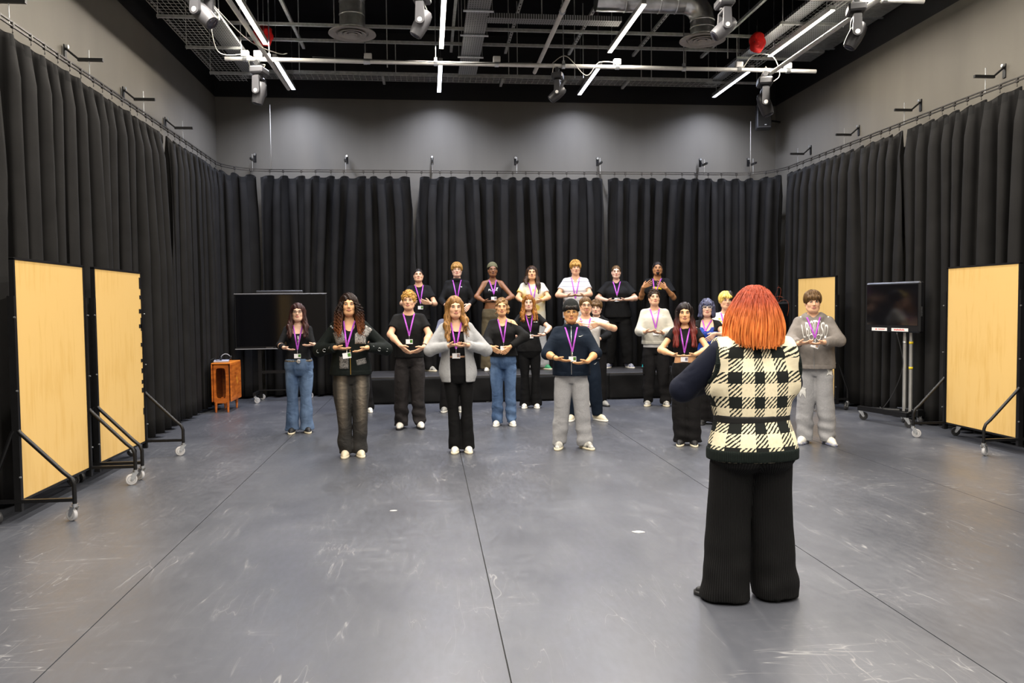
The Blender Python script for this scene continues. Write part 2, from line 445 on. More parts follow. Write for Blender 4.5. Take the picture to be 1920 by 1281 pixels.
# wall brackets holding the track
def bracket(loc, rz, label):
    t = thing('track_bracket', label, 'bracket', loc, rz, 'track brackets on the walls')
    # local: wall at +y, room at -y, track at y=0
    MB().box((0, -.015, .17), (.032, .25, .032)).build('arm', black_metal, t)
    MB().cyl((0, 0, -.02), (0, 0, .27), .006, 6).build('threaded_rod', zinc, t)
    m = MB(); m.box((0, .235, .24), (.05, .012, .16)); m.build('wall_plate', black_metal, t)
    MB().cyl((0, .228, .28), (0, .10, .172), .012, 6).build('brace', black_metal, t)
    m = MB(); m.cyl((0, .235, .30), (0, .20, .30), .02, 8); m.build('bolt', zinc, t)
ordn = ['first', 'second', 'third', 'fourth', 'fifth', 'sixth', 'seventh', 'eighth']
for i, y in enumerate([7.25, 8.86, 10.46, 12.06]):
    bracket((RX0, y, RZ), PI / 2, 'black track bracket on the left wall, %s from the camera' % ordn[i])
for i, (x, y) in enumerate([(-3.03, 14.54), (-1.42, RYB), (.12, RYB), (1.66, RYB), (3.21, RYB), (5.2, RYB), (6.11, 14.51)]):
    bracket((x, y, RZ), 0, 'black track bracket on the back wall, %s from the left' % ordn[i])
for i, y in enumerate([13.5, 11.93, 10.36, 8.77]):
    bracket((RX1, y, RZ), -PI / 2, 'black track bracket on the right wall, %s from the far corner' % ordn[i])
# ------------------------------------------------------------------ LED battens
led_mat = M('led_diffuser', (.9, .9, .9), .5, emit=(LED_COLOR, LED_STRENGTH)); led_cool = M('led_diffuser_cool', (.9, .9, .9), .5, emit=(LED_COOL, LED_STRENGTH * 1.5))
ZT = 5.43
LCOL = [-2.283, .259, 2.806, 5.337]
colw = ['far left', 'centre left', 'centre right', 'far right']
led0 = None
def batten(x, y0, y1, label, group='LED battens'):
    t = thing('led_batten', label, 'strip light', (x, (y0 + y1) / 2, ZT), 0, group); L = y1 - y0
    MB().box((0, 0, .036), (.066, L, .06), bev=.006).build('housing', alu, t)
    MB().add([(-.031, -L / 2 + .005, -.004), (.031, -L / 2 + .005, -.004), (.031, L / 2 - .005, -.004), (-.031, L / 2 - .005, -.004)], [(0, 3, 2, 1)]).build('diffuser', led_cool if y0 > 12 else led_mat, t)
    for s in (-1, 1): MB().box((s * .0325, 0, .001), (.003, L, .014)).build('side_lip', alu, t)
    for s in (-1, 1): MB().cyl((0, s * L * .42, .066), (0, s * L * .42, ZC - ZT - .005), .004, 6).build('suspension_wire', zinc, t)
    la = bpy.data.lights.new('led_light', 'AREA'); la.shape = 'RECTANGLE'; la.size = .06; la.size_y = L - .02; la.spread = math.radians(146) if y0 > 12 else LED_SPREAD if abs(x - 1.5) < 2 else math.radians(170)
    la.energy = LED_POWER * L / 1.95 * (1.05 if y0 > 12 else 1.0); la.color = (LED_COOL if y0 > 12 else LED_COLOR)[:3]
    lo_ = bpy.data.objects.new('led_light', la); lo_.location = (0, 0, -.007); link(lo_, t)
    return t
for i, x in enumerate(LCOL):
    batten(x, 12.72, 14.50, 'lit white LED batten nearest the back wall, %s row' % colw[i])
    batten(x, 10.12, 12.07, 'lit white LED batten in front of the long lighting bar, %s row' % colw[i])
    for k, (a, b) in enumerate(((7.52, 9.47), (4.92, 6.87), (2.32, 4.27), (-.28, 1.67), (-2.88, -.93))):
        batten(x, a, b, 'LED batten overhead beyond the frame, %s row, %s towards the camera' % (colw[i], ordn[k]))

# ------------------------------------------------------------------ lighting bars
pipe_mat = M('pale_painted_steel_tube', (.74, .73, .70), .4, .15, .5, .08, 12)
def bar(a, b, label, r=.03, rods=(), boxes=(), name='lighting_bar'):
    a = np.array(a, float); b = np.array(b, float)
    t = thing(name, label, 'lighting bar', tuple(a), 0, 'lighting bars under the ceiling'); d = b - a
    MB().cyl((0, 0, 0), d, r, 14).build('tube', pipe_mat, t, 'auto')
    un = d / np.linalg.norm(d)
    for s in rods:
        p = un * s
        MB().cyl(p + np.array([0, 0, r]), (p[0], p[1], ZC - a[2]), .009, 6).build('hanger_rod', zinc, t)
        m = MB(); m.cyl(p - un * .025, p + un * .025, r + .012, 10); m.box(p + np.array([0, 0, r + .02]), (.04, .04, .05)); m.build('clamp', zinc, t)
    for s in boxes:
        p = un * s; MB().box(p + np.array([0, 0, r + .045]), (.11, .07, .085), bev=.008).build('socket_box', white_plastic, t)
        MB().cyl(p - un * .03, p + un * .03, r + .008, 10).build('pipe_clip', zinc, t)
    return t
bar((-2.83, 11.92, 5.17), (6.02, 11.92, 5.17), 'long horizontal pale lighting bar across the room, whole length in view', rods=(.62, 4.9, 6.75, 1.98, 3.0), boxes=(.28, .46, 2.02, 3.9, 5.72, 7.62, 8.4))
bar((-2.83, 9.15, 5.2), (5.97, 9.15, 5.2), 'horizontal pale lighting bar at the top edge, right end in view', rods=(1.0, 7.9), boxes=(8.3,))
bar((1.73, 6.0, 5.27), (1.73, 12.62, 5.27), 'pale tube running towards the camera at mid ceiling', rods=(1.0, 4.0), name='lighting_tube')
bar((-2.23, 6.0, 5.10), (-2.16, 13.2, 5.10), 'pale tube running towards the camera beside the left battens', rods=(1.0,), name='lighting_tube')
bar((5.27, 6.0, 5.13), (5.30, 11.95, 5.13), 'pale tube running towards the camera beside the right battens', rods=(1.0,), name='lighting_tube')

# ------------------------------------------------------------------ moving head lamps
head_grey = M('moving_head_grey', (.11, .11, .12), .38, 0, .5, .06)
head_dark = M('moving_head_dark', (.03, .03, .033), .4, 0, .5, .1)
lens_mat = M('lamp_lens', (.05, .05, .07), .08, 0, .8, .05)
def moving_head(x, y, ztop, yaw, tilt, label, shell, sc_=1.0):
    t = thing('moving_head_lamp', label, 'stage light', (x, y, ztop), yaw, 'moving head lamps on the bars'); t.scale = (sc_,) * 3
    for s in (-.07, .07): MB().box((s, 0, -.02), (.03, .05, .08)).cyl((s - .02, 0, .0), (s + .02, 0, .0), .038, 10).build('hook_clamp', dark_plastic, t)
    MB().box((0, 0, -.10), (.27, .20, .10), bev=.02).build('base', shell, t)
    m = MB(); m.cyl((0, 0, -.15), (0, 0, -.185), .06, 14)
    m.box((0, 0, -.20), (.24, .09, .045), bev=.012); m.build('yoke', shell, t, 'auto')
    for s in (-1, 1):
        mm = MB(); out = []
        for k in range(9):
            a = PI * k / 8; out.append((.055 * math.cos(a), -.40 - .045 * math.sin(a)))
        poly = [(-.045, -.19), (.045, -.19)] + out
        mm.prism(poly, s * .115 - .02, s * .115 + .02, axis=0); mm.build('yoke_arm', shell, t, 'auto')
    R = np.array(Matrix.Rotation(tilt, 3, 'X'))
    hb = MB(); prof = [(.0, .15), (.05, .15), (.075, .12), (.088, .05), (.09, -.04), (.082, -.12), (.074, -.16), (.06, -.165), (0, -.165)]
    v0 = len(hb.v); hb.lathe(prof, n=20, cap=False); P = np.array(hb.v) @ R.T + np.array([0, 0, -.40]); hb.v = [tuple(p) for p in P]
    h = hb.build('lamp_head', shell, t, 'auto')
    lb = MB(); lb.lathe([(0, -.163), (.06, -.168), (.058, -.172), (.03, -.178), (0, -.18)], n=20, cap=False); P = np.array(lb.v) @ R.T + np.array([0, 0, -.40]); lb.v = [tuple(p) for p in P]
    lb.build('lens', lens_mat, h, 'auto')
    for s in (-1, 1): MB().cyl((s * .136, 0, -.40), (s * .139, 0, -.40), .028, 12).build('axis_cap', white_plastic, t)
    m = MB(); m.tube([(.13, .05, -.1), (.2, .03, -.02), (.22, 0, .06), (.16, 0, .045)], .006, 5); m.build('lamp_cable', cable_white, t); m = MB(); m.tube([(-.1, .08, -.08), (-.2, .06, -.03), (-.24, .02, .05), (-.18, 0, .04)], .006, 5); m.build('lamp_cable', cable_white, t)
    return t
moving_head(-2.36, 11.92, 5.10, 1.35, .25, 'pale grey moving head lamp at the left end of the long bar', head_grey, 1.0)
moving_head(-2.40, 9.15, 5.24, 1.2, -.8, 'grey moving head lamp at the top left edge by the mesh tray', head_grey, 1.05)
moving_head(-.02, 9.15, 5.16, 1.4, .5, 'grey moving head lamp at the top edge beside the left duct', head_grey, .95)
moving_head(1.98, 11.92, 5.10, 1.3, .9, 'small dark moving head lamp at the middle of the long bar', head_dark, .85)
moving_head(3.50, 9.15, 5.20, 1.5, .9, 'pale grey moving head lamp beside the right duct', head_grey, .95)
moving_head(5.12, 9.15, 5.18, 1.2, .5, 'dark moving head lamp at the right end of the top bar', head_dark, 1.0)
moving_head(5.20, 11.92, 5.10, 1.3, -.35, 'dark moving head lamp at the right end of the long bar', head_dark, 1.1)

# ------------------------------------------------------------------ strut grid under the ceiling
gt = thing('strut_grid', 'grey slotted steel strut grid with hanger rods under black ceiling', 'strut grid', (1.5, 12.5, 5.8))
strut_mat = M('dull_strut_steel', (.40, .41, .40), .5, .3, .4, .2, 20)
for yy, a, b in ((12.28, -3.0, 6.0), (12.98, -3.0, 6.0), (10.9, .6, 1.85), (9.9, -3.0, 6.0)):
    MB().box(((a + b) / 2 - 1.5, yy - 12.5, 0), (b - a, .042, .042)).build('strut', strut_mat, gt)
for xx, y0_ in ((-1.95, 8.3), (.45, 8.3), (1.36, 8.3), (2.44, 11.2), (3.55, 11.2), (4.75, 8.3)):
    MB().box((xx - 1.5, (y0_ + 13.5) / 2 - 12.5, .045), (.042, 13.5 - y0_, .042)).build('strut', strut_mat, gt)
slot = MB()
for yy in np.arange(11.3, 13.2, .12):
    for xx in (1.36, 2.44, 3.55): slot.box((xx - 1.5, yy - 12.5, .0235), (.016, .05, .002))
tag(slot.build('slots', ceil_mat, gt), kind='stuff')
for (xx, yy, z0, z1) in [(-1.95, 12.98, -.5, .75), (-1.4, 12.98, -.5, .75), (-.55, 12.28, -.6, .75), (-.45, 12.98, -.5, 0), (1.36, 12.98, -.5, .75), (1.5, 12.98, -.5, .7), (2.44, 12.98, -.5, .75), (2.58, 12.98, -.5, .7), (3.55, 12.98, -.5, .75), (3.72, 12.98, -.5, .7), (4.3, 12.98, -.5, 0), (4.75, 12.28, -.35, .75), (4.9, 12.28, -.35, 0), (-2.6, 10.5, -.5, .75), (-2.6, 12.28, -.2, .75), (.7, 10.9, -.35, .75), (1.6, 10.9, -.3, .75), (4.4, 9.9, 0, .75), (-1.9, 9.9, 0, .75)]:
    MB().cyl((xx - 1.5, yy - 12.5, z0), (xx - 1.5, yy - 12.5, z1), .008, 6).build('hanger_rod', strut_mat, gt)

# ------------------------------------------------------------------ cable trays
tray_dark = M('zinc_wire', (.50, .51, .49), .45, .3, .5, .15, 20)
perf_mat = None
def perforated():
    m = bpy.data.materials.new('perforated_zinc'); m.use_nodes = True; nt = m.node_tree; L = nt.links.new; p = nt.nodes['Principled BSDF']
    p.inputs['Metallic'].default_value = .4; p.inputs['Roughness'].default_value = .42
    tc = node(nt, 'ShaderNodeTexCoord'); mp = node(nt, 'ShaderNodeMapping'); mp.inputs['Scale'].default_value = (30, 15, 30); L(tc.outputs['Object'], mp.inputs[0])
    sp = node(nt, 'ShaderNodeSeparateXYZ'); L(mp.outputs[0], sp.inputs[0])
    prev = None
    for ax in (0, 1):
        f = node(nt, 'ShaderNodeMath', operation='FRACT'); L(sp.outputs[ax], f.inputs[0])
        a = node(nt, 'ShaderNodeMath', operation='SUBTRACT'); L(f.outputs[0], a.inputs[0]); a.inputs[1].default_value = .5
        b = node(nt, 'ShaderNodeMath', operation='ABSOLUTE'); L(a.outputs[0], b.inputs[0])
        c = node(nt, 'ShaderNodeMath', operation='LESS_THAN'); L(b.outputs[0], c.inputs[0]); c.inputs[1].default_value = .22
        if prev is None: prev = c
        else:
            d = node(nt, 'ShaderNodeMath', operation='MULTIPLY'); L(prev.outputs[0], d.inputs[0]); L(c.outputs[0], d.inputs[1]); prev = d
    mx = node(nt, 'ShaderNodeMix', data_type='RGBA'); mx.inputs[6].default_value = (.30, .31, .32, 1); mx.inputs[7].default_value = (.01, .01, .01, 1)
    L(prev.outputs[0], mx.inputs[0]); L(mx.outputs[2], p.inputs['Base Color']); return m
perf_mat = perforated()
def wire_mesh(mb, a0, a1, b0, b1, z, along, nw, step, side=.05, r=.003):
    """wire basket: nw long wires between b0..b1, cross wires every step, along axis 0 (x) or 1 (y)"""
    def P(a, b, zz): return (a, b, zz) if along == 0 else (b, a, zz)
    for k in range(nw):
        b = b0 + (b1 - b0) * k / (nw - 1); mb.cyl(P(a0, b, z), P(a1, b, z), r, 4)
    for b in (b0, b1): mb.cyl(P(a0, b, z + side), P(a1, b, z + side), r, 4)
    n = int((a1 - a0) / step)
    for k in range(n + 1):
        a = a0 + k * step; mb.tube([P(a, b0, z + side), P(a, b0, z), P(a, b1, z), P(a, b1, z + side)], r * .8, 4)
def tray_plate(mb, x0, x1, y0, y1, z, lip=.04):
    mb.box(((x0 + x1) / 2, (y0 + y1) / 2, z), (x1 - x0, y1 - y0, .003))
    if x1 - x0 < y1 - y0:
        for x in (x0, x1): mb.box((x, (y0 + y1) / 2, z + lip / 2), (.003, y1 - y0, lip))
    else:
        for y in (y0, y1): mb.box(((x0 + x1) / 2, y, z + lip / 2), (x1 - x0, .003, lip))
t = thing('cable_tray', 'wire mesh and perforated cable trays running along the left wall', 'cable tray', (-3.0, 10, 5.3), 0, 'cable trays')
m = MB(); wire_mesh(m, -4, 3.55, -.30, .13, 0, 1, 8, .1); tag(m.build('wire_basket', tray_dark, t), kind='stuff')
m = MB(); tray_plate(m, .16, .42, -4, 3.2, .02); m.build('perforated_plate', perf_mat, t)
for yy in (-1.8, -.6, .56, 1.76, 3.0):
    MB().box((.06, yy, -.03), (.76, .04, .035)).build('support_bar', strut_mat, t)
    for s in (-.31, .43): MB().cyl((s, yy, -.06), (s, yy, ZC - 5.32), .006, 6).build('threaded_rod', strut_mat, t)
t = thing('cable_tray', 'wire mesh cable tray crossing the far end above the back wall', 'cable tray', (1.2, 14.08, 5.54), 0, 'cable trays')
m = MB(); wire_mesh(m, -4.3, 4.1, -.16, .16, 0, 0, 6, .1); tag(m.build('wire_basket', tray_dark, t), kind='stuff')
m = MB(); m.box((-.1, -.17, .03), (8.0, .004, .06)); m.build('side_rail', strut_mat, t)
for xx in (-1.9, .15, 1.24, 2.36): MB().box((xx, 0, -.025), (.04, .48, .035)).build('support_bar', strut_mat, t)
m = MB()
for k in range(3): m.tube([(-4 + i * .8, -.08 + .06 * k + .03 * math.sin(i * 2 + k), .012) for i in range(11)], .011, 5)
m.build('cable', cable_black, t)
t = thing('cable_tray', 'broad perforated cable tray hanging behind the left of centre battens', 'cable tray', (.72, 11, 5.48), 0, 'cable trays')
m = MB(); tray_plate(m, -.15, .15, -4, 2.55, 0); m.build('perforated_plate', perf_mat, t)
for yy in (-2, -.4, .55, 1.55):
    m = MB(); m.cyl((-.2, yy, -.02), (.2, yy, -.02), .016, 8); m.build('support_bar', zinc, t)
    for s in (-.18, .18): MB().cyl((s, yy, -.02), (s, yy, ZC - 5.50), .005, 6).build('threaded_rod', strut_mat, t)
t = thing('cable_tray', 'short slotted steel tray crossing right of the broad perforated tray', 'cable tray', (1.75, 10.95, 5.47), 0, 'cable trays')
m = MB(); tray_plate(m, -.9, .95, -.11, .11, 0, .06); m.build('perforated_plate', perf_mat, t)
t = thing('cable_tray', 'stacked steel cable trays beside the right hand battens', 'cable tray', (5.52, 10.4, 5.58), 0, 'cable trays')
m = MB(); tray_plate(m, -.42, -.2, -4, 4.0, .02); tray_plate(m, .02, .5, -4, 2.4, .06); m.build('perforated_plate', perf_mat, t)
m = MB(); wire_mesh(m, -4, 4.0, -.16, .1, .02, 1, 5, .1); tag(m.build('wire_basket', tray_dark, t), kind='stuff')
for yy in (-1.0, .6, 2.2, 3.6):
    MB().box((-.02, yy, -.02), (.95, .04, .035)).build('support_bar', strut_mat, t)
    for s in (-.46, .44): MB().cyl((s, yy, -.06), (s, yy, ZC - 5.60), .006, 6).build('threaded_rod', strut_mat, t)
t = thing('metal_trunking', 'folded galvanised trunking box along the right wall ceiling', 'trunking', (6.40, 10.6, 5.86))
m = MB(); m.box((0, -.7, 0), (.5, 5.6, .22), bev=.01); m.build('casing', steel, t)
for yy in (-2.2, -.8, .6, 2.0): MB().box((0, yy, -.115), (.56, .03, .02)).build('joint_flange', zinc, t)
m = MB(); m.box((-.05, 2.35, -.02), (.46, .5, .26), bev=.02); m.build('end_box', steel, t)

# ------------------------------------------------------------------ ventilation ducts with round diffusers
duct_mat = M('spiral_duct_zinc', (.55, .56, .57), .30, .9, .5, .25, 7, .08, 25)
diff_mat = M('diffuser_grey', (.42, .40, .38), .5, .2, .5, .1)
def duct(x, y, z, side, label, hd=.48):
    t = thing('air_duct', label, 'air duct', (x, y, z), 0, 'round ceiling air ducts'); r = .165
    m = MB(); m.lathe([(r, .05), (r, hd)], n=28, cap=False); m.build('duct_drop', duct_mat, t, 'auto')
    for h in (.08, .08 + (hd - .08) * .5, hd):
        MB().lathe([(r, h - .012), (r + .008, h), (r, h + .012)], n=28, cap=False).build('seam_ring', zinc, t, True)
    R = .26; rings = []
    pts = [(side * (R - R * math.cos(a)), 0, hd + R * math.sin(a)) for a in np.linspace(0, PI / 2, 5)]
    m = MB(); m.tube(pts, r, 28, False); m.build('elbow', duct_mat, t, 'auto')
    m = MB(); m.cyl((side * R, 0, hd + R), (side * (1.2 if side > 0 else 1.5), 0, hd + R), r, 28); m.build('duct_run', duct_mat, t, 'auto')
    for k in range(4):
        xx = side * (R + .12 + k * .24)
        MB().lathe([(r, -.012), (r + .008, 0), (r, .012)], (xx, 0, hd + R), (1, 0, 0), 28, False).build('seam_ring', zinc, t, True)
    MB().lathe([(.12, .05), (.17, .05), (.31, .015), (.315, 0), (.30, -.004), (.22, .012), (.21, .03), (.12, .03)], n=36, cap=False).build('diffuser_rim', diff_mat, t, 'auto')
    for a, b in ((.19, .14), (.125, .08), (.065, .0)):
        MB().lathe([(b, .035), (a, -.002), (a - .012, -.008), (max(b - .01, 0.001), .02)], n=32, cap=False).build('diffuser_cone', diff_mat, t, 'auto')
duct(-.95, 11.0, 5.25, 1, 'round silver duct dropping to a disc diffuser, left', .42)
duct(3.85, 10.9, 5.25, -1, 'round silver duct dropping to a disc diffuser, right', .27)
t = thing('fan_unit', 'silver box fan unit at the top edge feeding the right duct', 'ventilation unit', (1.9, 10.3, 5.78))
MB().box((0, 0, .2), (.74, .66, .42), bev=.02).build('casing', steel, t)
MB().box((-.2, -.3, -.05), (.25, .2, .12), bev=.01).build('terminal_box', white_plastic, t)
MB().box((.32, -.2, -.05), (.05, .9, .06)).build('support_bar', steel, t)

# ------------------------------------------------------------------ red bags, loudspeaker, drop wires, loose cables
def red_bag(loc, sx, sz, seed, label):
    rng = np.random.RandomState(seed); m = MB(); m.sphere((0, 0, 0), (sx, .07, sz), 18, 12); V = np.array(m.v)
    V += .02 * np.sin(V[:, [2, 0, 1]] * 45 + rng.uniform(0, 6, 3)); V[:, 0] = np.sign(V[:, 0]) * np.abs(V[:, 0] / sx) ** .6 * sx; m.v = [tuple(q) for q in V]
    t = thing('red_bag', label, 'bag', loc, 0, 'red cloth bags on the strut grid')
    m.build('cloth', red_cloth, t, True)
    MB().cyl((0, 0, sz * .7), (0, 0, .33), .006, 6).build('cord', cable_black, t)
    MB().sphere((-sx * .35, -.055, 0), (.035, .02, .05), 10, 6).build('toggle', black_plastic, t, True)
red_bag((-2.42, 12.6, 5.72), .15, .15, 1, 'crumpled red cloth bag hanging behind the left tube')
red_bag((4.90, 11.5, 5.45), .11, .14, 2, 'crumpled red cloth bag hanging behind the right trays')
t = thing('loudspeaker', 'black loudspeaker on the wall in the far right corner above curtains', 'loudspeaker', (6.28, 14.45, 4.84), -.25)
MB().box((0, 0, .23), (.26, .25, .46), bev=.015).build('cabinet', dark_plastic, t)
MB().box((0, -.128, .24), (.22, .008, .40)).build('grille', black_metal, t)
MB().box((.02, -.134, .06), (.035, .004, .014)).build('badge', white_plastic, t)
MB().cyl((.05, .12, .2), (.36, .36, .2), .02, 8).build('wall_arm', black_metal, t)
for (x, lab) in ((-2.71, 'thin pale cable hanging down in front of the left of the back wall'), (6.08, 'thin pale cable hanging down below the corner loudspeaker')):
    tag(MB().cyl((0, 0, 0), (0, 0, 1.12 if x < 0 else .95), .005, 6).build('drop_cable', cable_white, None, True, (x, 14.56, 4.06)), lab, 'cable')
def cable(pts, label, mat=cable_white, r=.006):
    P = np.array(pts, float); n = len(P); q = []
    for k in range((n - 1) * 8 + 1):
        u = k / 8; i = min(int(u), n - 2); f = u - i
        p0, p1, p2, p3 = P[max(i - 1, 0)], P[i], P[i + 1], P[min(i + 2, n - 1)]
        q.append(.5 * (2 * p1 + (p2 - p0) * f + (2 * p0 - 5 * p1 + 4 * p2 - p3) * f * f + (3 * p1 - p0 - 3 * p2 + p3) * f ** 3))
    q = np.array(q); o = q[0].copy(); m = MB(); m.tube([tuple(a - o) for a in q], r, 6)
    return tag(m.build('cable', mat, None, True, tuple(o)), label, 'cable')
cable([(-2.35, 9.3, 5.0), (-2.2, 10.5, 4.98), (-2.0, 11.4, 5.1), (-1.95, 11.85, 5.24)], 'pale cable arching from the top left lamp to the long bar')
cable([(-2.6, 10.2, 5.25), (-2.75, 11.2, 5.05), (-2.55, 11.8, 5.2)], 'pale cable looping down from the left trays')
cable([(-1.6, 11.9, 5.215), (-.6, 11.88, 5.19), (.6, 11.88, 5.17), (1.6, 11.9, 5.21)], 'dark cable lying along the left half of the long bar', cable_black)
cable([(1.9, 11.9, 5.2), (2.1, 11.84, 5.29), (2.4, 11.86, 5.02), (2.6, 11.88, 5.22), (2.9, 11.9, 5.23)], 'pale cable tangle beside the middle moving head lamp')
cable([(4.85, 11.9, 5.2), (5.0, 11.86, 5.38), (5.3, 11.86, 5.36), (5.42, 11.88, 5.1), (5.3, 11.88, 4.98)], 'pale cable loop over the right end of the long bar')
# ------------------------------------------------------------------ tall rolling boards
def birch():
    m = bpy.data.materials.new('birch_plywood'); m.use_nodes = True; nt = m.node_tree; L = nt.links.new; p = nt.nodes['Principled BSDF']
    p.inputs['Roughness'].default_value = .38; p.inputs['Specular IOR Level'].default_value = .4
    tc = node(nt, 'ShaderNodeTexCoord')
    mp = node(nt, 'ShaderNodeMapping'); mp.inputs['Scale'].default_value = (9, 9, .9); L(tc.outputs['Object'], mp.inputs[0])
    n = node(nt, 'ShaderNodeTexNoise'); n.inputs['Scale'].default_value = 2.2; n.inputs['Detail'].default_value = 7; n.inputs['Distortion'].default_value = .8; L(mp.outputs[0], n.inputs['Vector'])
    n2 = node(nt, 'ShaderNodeTexNoise'); n2.inputs['Scale'].default_value = 1.4; n2.inputs['Detail'].default_value = 3; L(tc.outputs['Object'], n2.inputs['Vector'])
    ad = node(nt, 'ShaderNodeMath', operation='ADD'); L(n.outputs[0], ad.inputs[0]); L(n2.outputs[0], ad.inputs[1])
    cr = node(nt, 'ShaderNodeValToRGB'); e = cr.color_ramp.elements
    e[0].position = .72; e[0].color = (.610, .385, .118, 1); e[1].position = 1.35; e[1].color = (.68, .455, .165, 1)
    dv = node(nt, 'ShaderNodeMath', operation='MULTIPLY'); dv.inputs[1].default_value = 1.0; L(ad.outputs[0], dv.inputs[0])
    L(dv.outputs[0], cr.inputs[0]); L(cr.outputs[0], p.inputs['Base Color']); return m
birch_mat = birch()
def caster_into(t, loc, r=.05, yaw=0.0, wheel=rubber_grey, name='caster'):
    c, s = math.cos(yaw), math.sin(yaw)
    def T(p): return (loc[0] + c * p[0] - s * p[1], loc[1] + s * p[0] + c * p[1], loc[2] + p[2])
    m = MB()
    m.cyl(T((0, 0, r * 2.7)), T((0, 0, r * 2.25)), r * .42, 10)
    for sy in (-1, 1):
        poly = [(-.5 * r, 2.3 * r), (.55 * r, 2.3 * r), (.95 * r, 1.0 * r), (.75 * r, .75 * r), (.5 * r, .85 * r)]
        b = len(m.v); m.prism(poly, sy * r * .42 - .002, sy * r * .42 + .002, axis=1)
        for i in range(b, len(m.v)): m.v[i] = T(m.v[i])
    m.cyl(T((.72 * r, -r * .46, r)), T((.72 * r, r * .46, r)), r * .14, 8)
    o = m.build(name, zinc, t, 'auto')
    w_ = MB(); ax = np.array(T((0, 1, 0))) - np.array(T((0, 0, 0)))
    w_.lathe([(r * .28, -r * .30), (r * .62, -r * .30), (r * .66, -r * .2), (r * .74, -r * .3), (r * .96, -r * .26), (r, -r * .12), (r, r * .12), (r * .96, r * .26), (r * .74, r * .3), (r * .66, r * .2), (r * .62, r * .30), (r * .28, r * .30)], T((.72 * r, 0, r)), ax, 20)
    w_.build('wheel', wheel, o, 'auto')
    return o
def board(loc, rz, label, W=1.2, tape=False, cy=(.4, -.4, .4, -.4)):
    """local x along the board, -y towards the room"""
    t = thing('rolling_board', label, 'display board', loc, rz, 'tall birch boards on casters')
    z0, z1 = .165, 1.99
    MB().box((0, 0, (z0 + z1) / 2), (W - .02, .024, z1 - z0 - .02)).build('panel', birch_mat, t)
    m = MB()
    for z in (z0, z1): m.box((0, 0, z), (W + .02, .034, .018))
    for s in (-1, 1): m.box((s * W / 2, 0, (z0 + z1) / 2), (.02, .034, z1 - z0))
    m.build('edge_frame', black_metal, t)
    for s in (-1, 1):
        MB().box((s * (W / 2 + .025), .0, .9), (.035, .05, 1.62)).build('upright', black_metal, t)
        for z in (.35, 1.0, 1.55):
            MB().cyl((s * (W / 2 + .045), -.02, z), (s * (W / 2 + .045), -.032, z), .007, 8).build('bolt', zinc, t)
        for d in (-1, 1):
            e = .40 if d < 0 else .18
            pts = [(0, .015 * d, .70), (0, d * .03, .68), (0, d * (e * .82), .375), (0, d * (e * .95), .33), (0, d * e, .28), (0, d * e, .13)]
            xx = s * (W / 2 + .03)
            MB().tube([(xx, y, z) for _, y, z in pts], .016, 10).build('leg', black_metal, t, 'auto')
            MB().box((xx, d * e / 2, .165), (.028, e, .026)).build('foot_bar', black_metal, t)
            caster_into(t, (xx, d * e, 0), .05, PI / 2 * (1 if d < 0 else -1) + .5 * s, wheel=rubber_grey if d < 0 else dark_plastic)
    if tape:
        rng = random.Random(4)
        for z, w_, h_ in ((1.88, .05, .12), (1.73, .05, .04), (1.58, .075, .045), (1.42, .085, .04), (1.44, .035, .14), (1.22, .05, .04), (1.05, .06, .035), (.94, .05, .05), (.82, .055, .04), (.73, .06, .05), (.5, .035, .07)):
            MB().box((W / 2 - w_ / 2, -.0135, z), (w_, .003, h_)).build('tape_patch', black_plastic, t)
    return t
board((-3.08, 6.92, 0), PI / 2, 'tall birch board on casters at the left edge of the view')
board((-3.08, 8.36, 0), PI / 2, 'tall birch board with black tape tabs down its far edge', tape=True)
board((6.08, 8.20, 0), -PI / 2, 'tall birch board on casters at the right edge of the view', W=1.14)
board((5.96, 11.72, 0), -PI / 2 + .10, 'tall birch board behind the person in the grey zip hoodie', W=1.0)

# ------------------------------------------------------------------ screens on stands
screen_mat = M('black_screen_glass', (.004, .004, .005), .09, 0, .6, .05)
bezel_mat = M('gloss_black_bezel', (.008, .008, .009), .4, 0, .3, .1)
# widest screen, back left
t = thing('television', 'wide black flat screen on a wheeled stand in the far left corner', 'television', (-2.5, 14.02, 0), .036)
MB().box((0, 0, 1.37), (1.54, .06, .95), bev=.01).build('bezel', bezel_mat, t)
MB().box((0, -.0315, 1.385), (1.49, .004, .88)).build('screen', screen_mat, t)
for z_ in (1.845, .905): MB().box((0, -.034, z_), (1.54, .005, .011)).build('trim_line', grey_plastic, t)
MB().box((-.02, 0, 1.875), (.78, .05, .05), bev=.01).build('camera_bar', dark_plastic, t)
MB().box((-.2, -.036, .925), (.12, .003, .006)).build('button_row', zinc, t)
m = MB()
for s in (-.38, .38): m.box((s, .06, .6), (.06, .05, 1.1))
m.box((0, .06, .5), (.8, .03, .05)); m.build('stand_post', black_metal, t)
for s in (-.42, .42):
    m = MB(); m.box((s, -.02, .155), (.05, .62, .05)); m.build('foot_bar', black_metal, t)
    for d in (-.28, .26): caster_into(t, (s, d, 0), .048, .6 + s)
m = MB(); m.box((0, .0, .19), (.8, .03, .02)); m.build('cross_bar', black_metal, t)
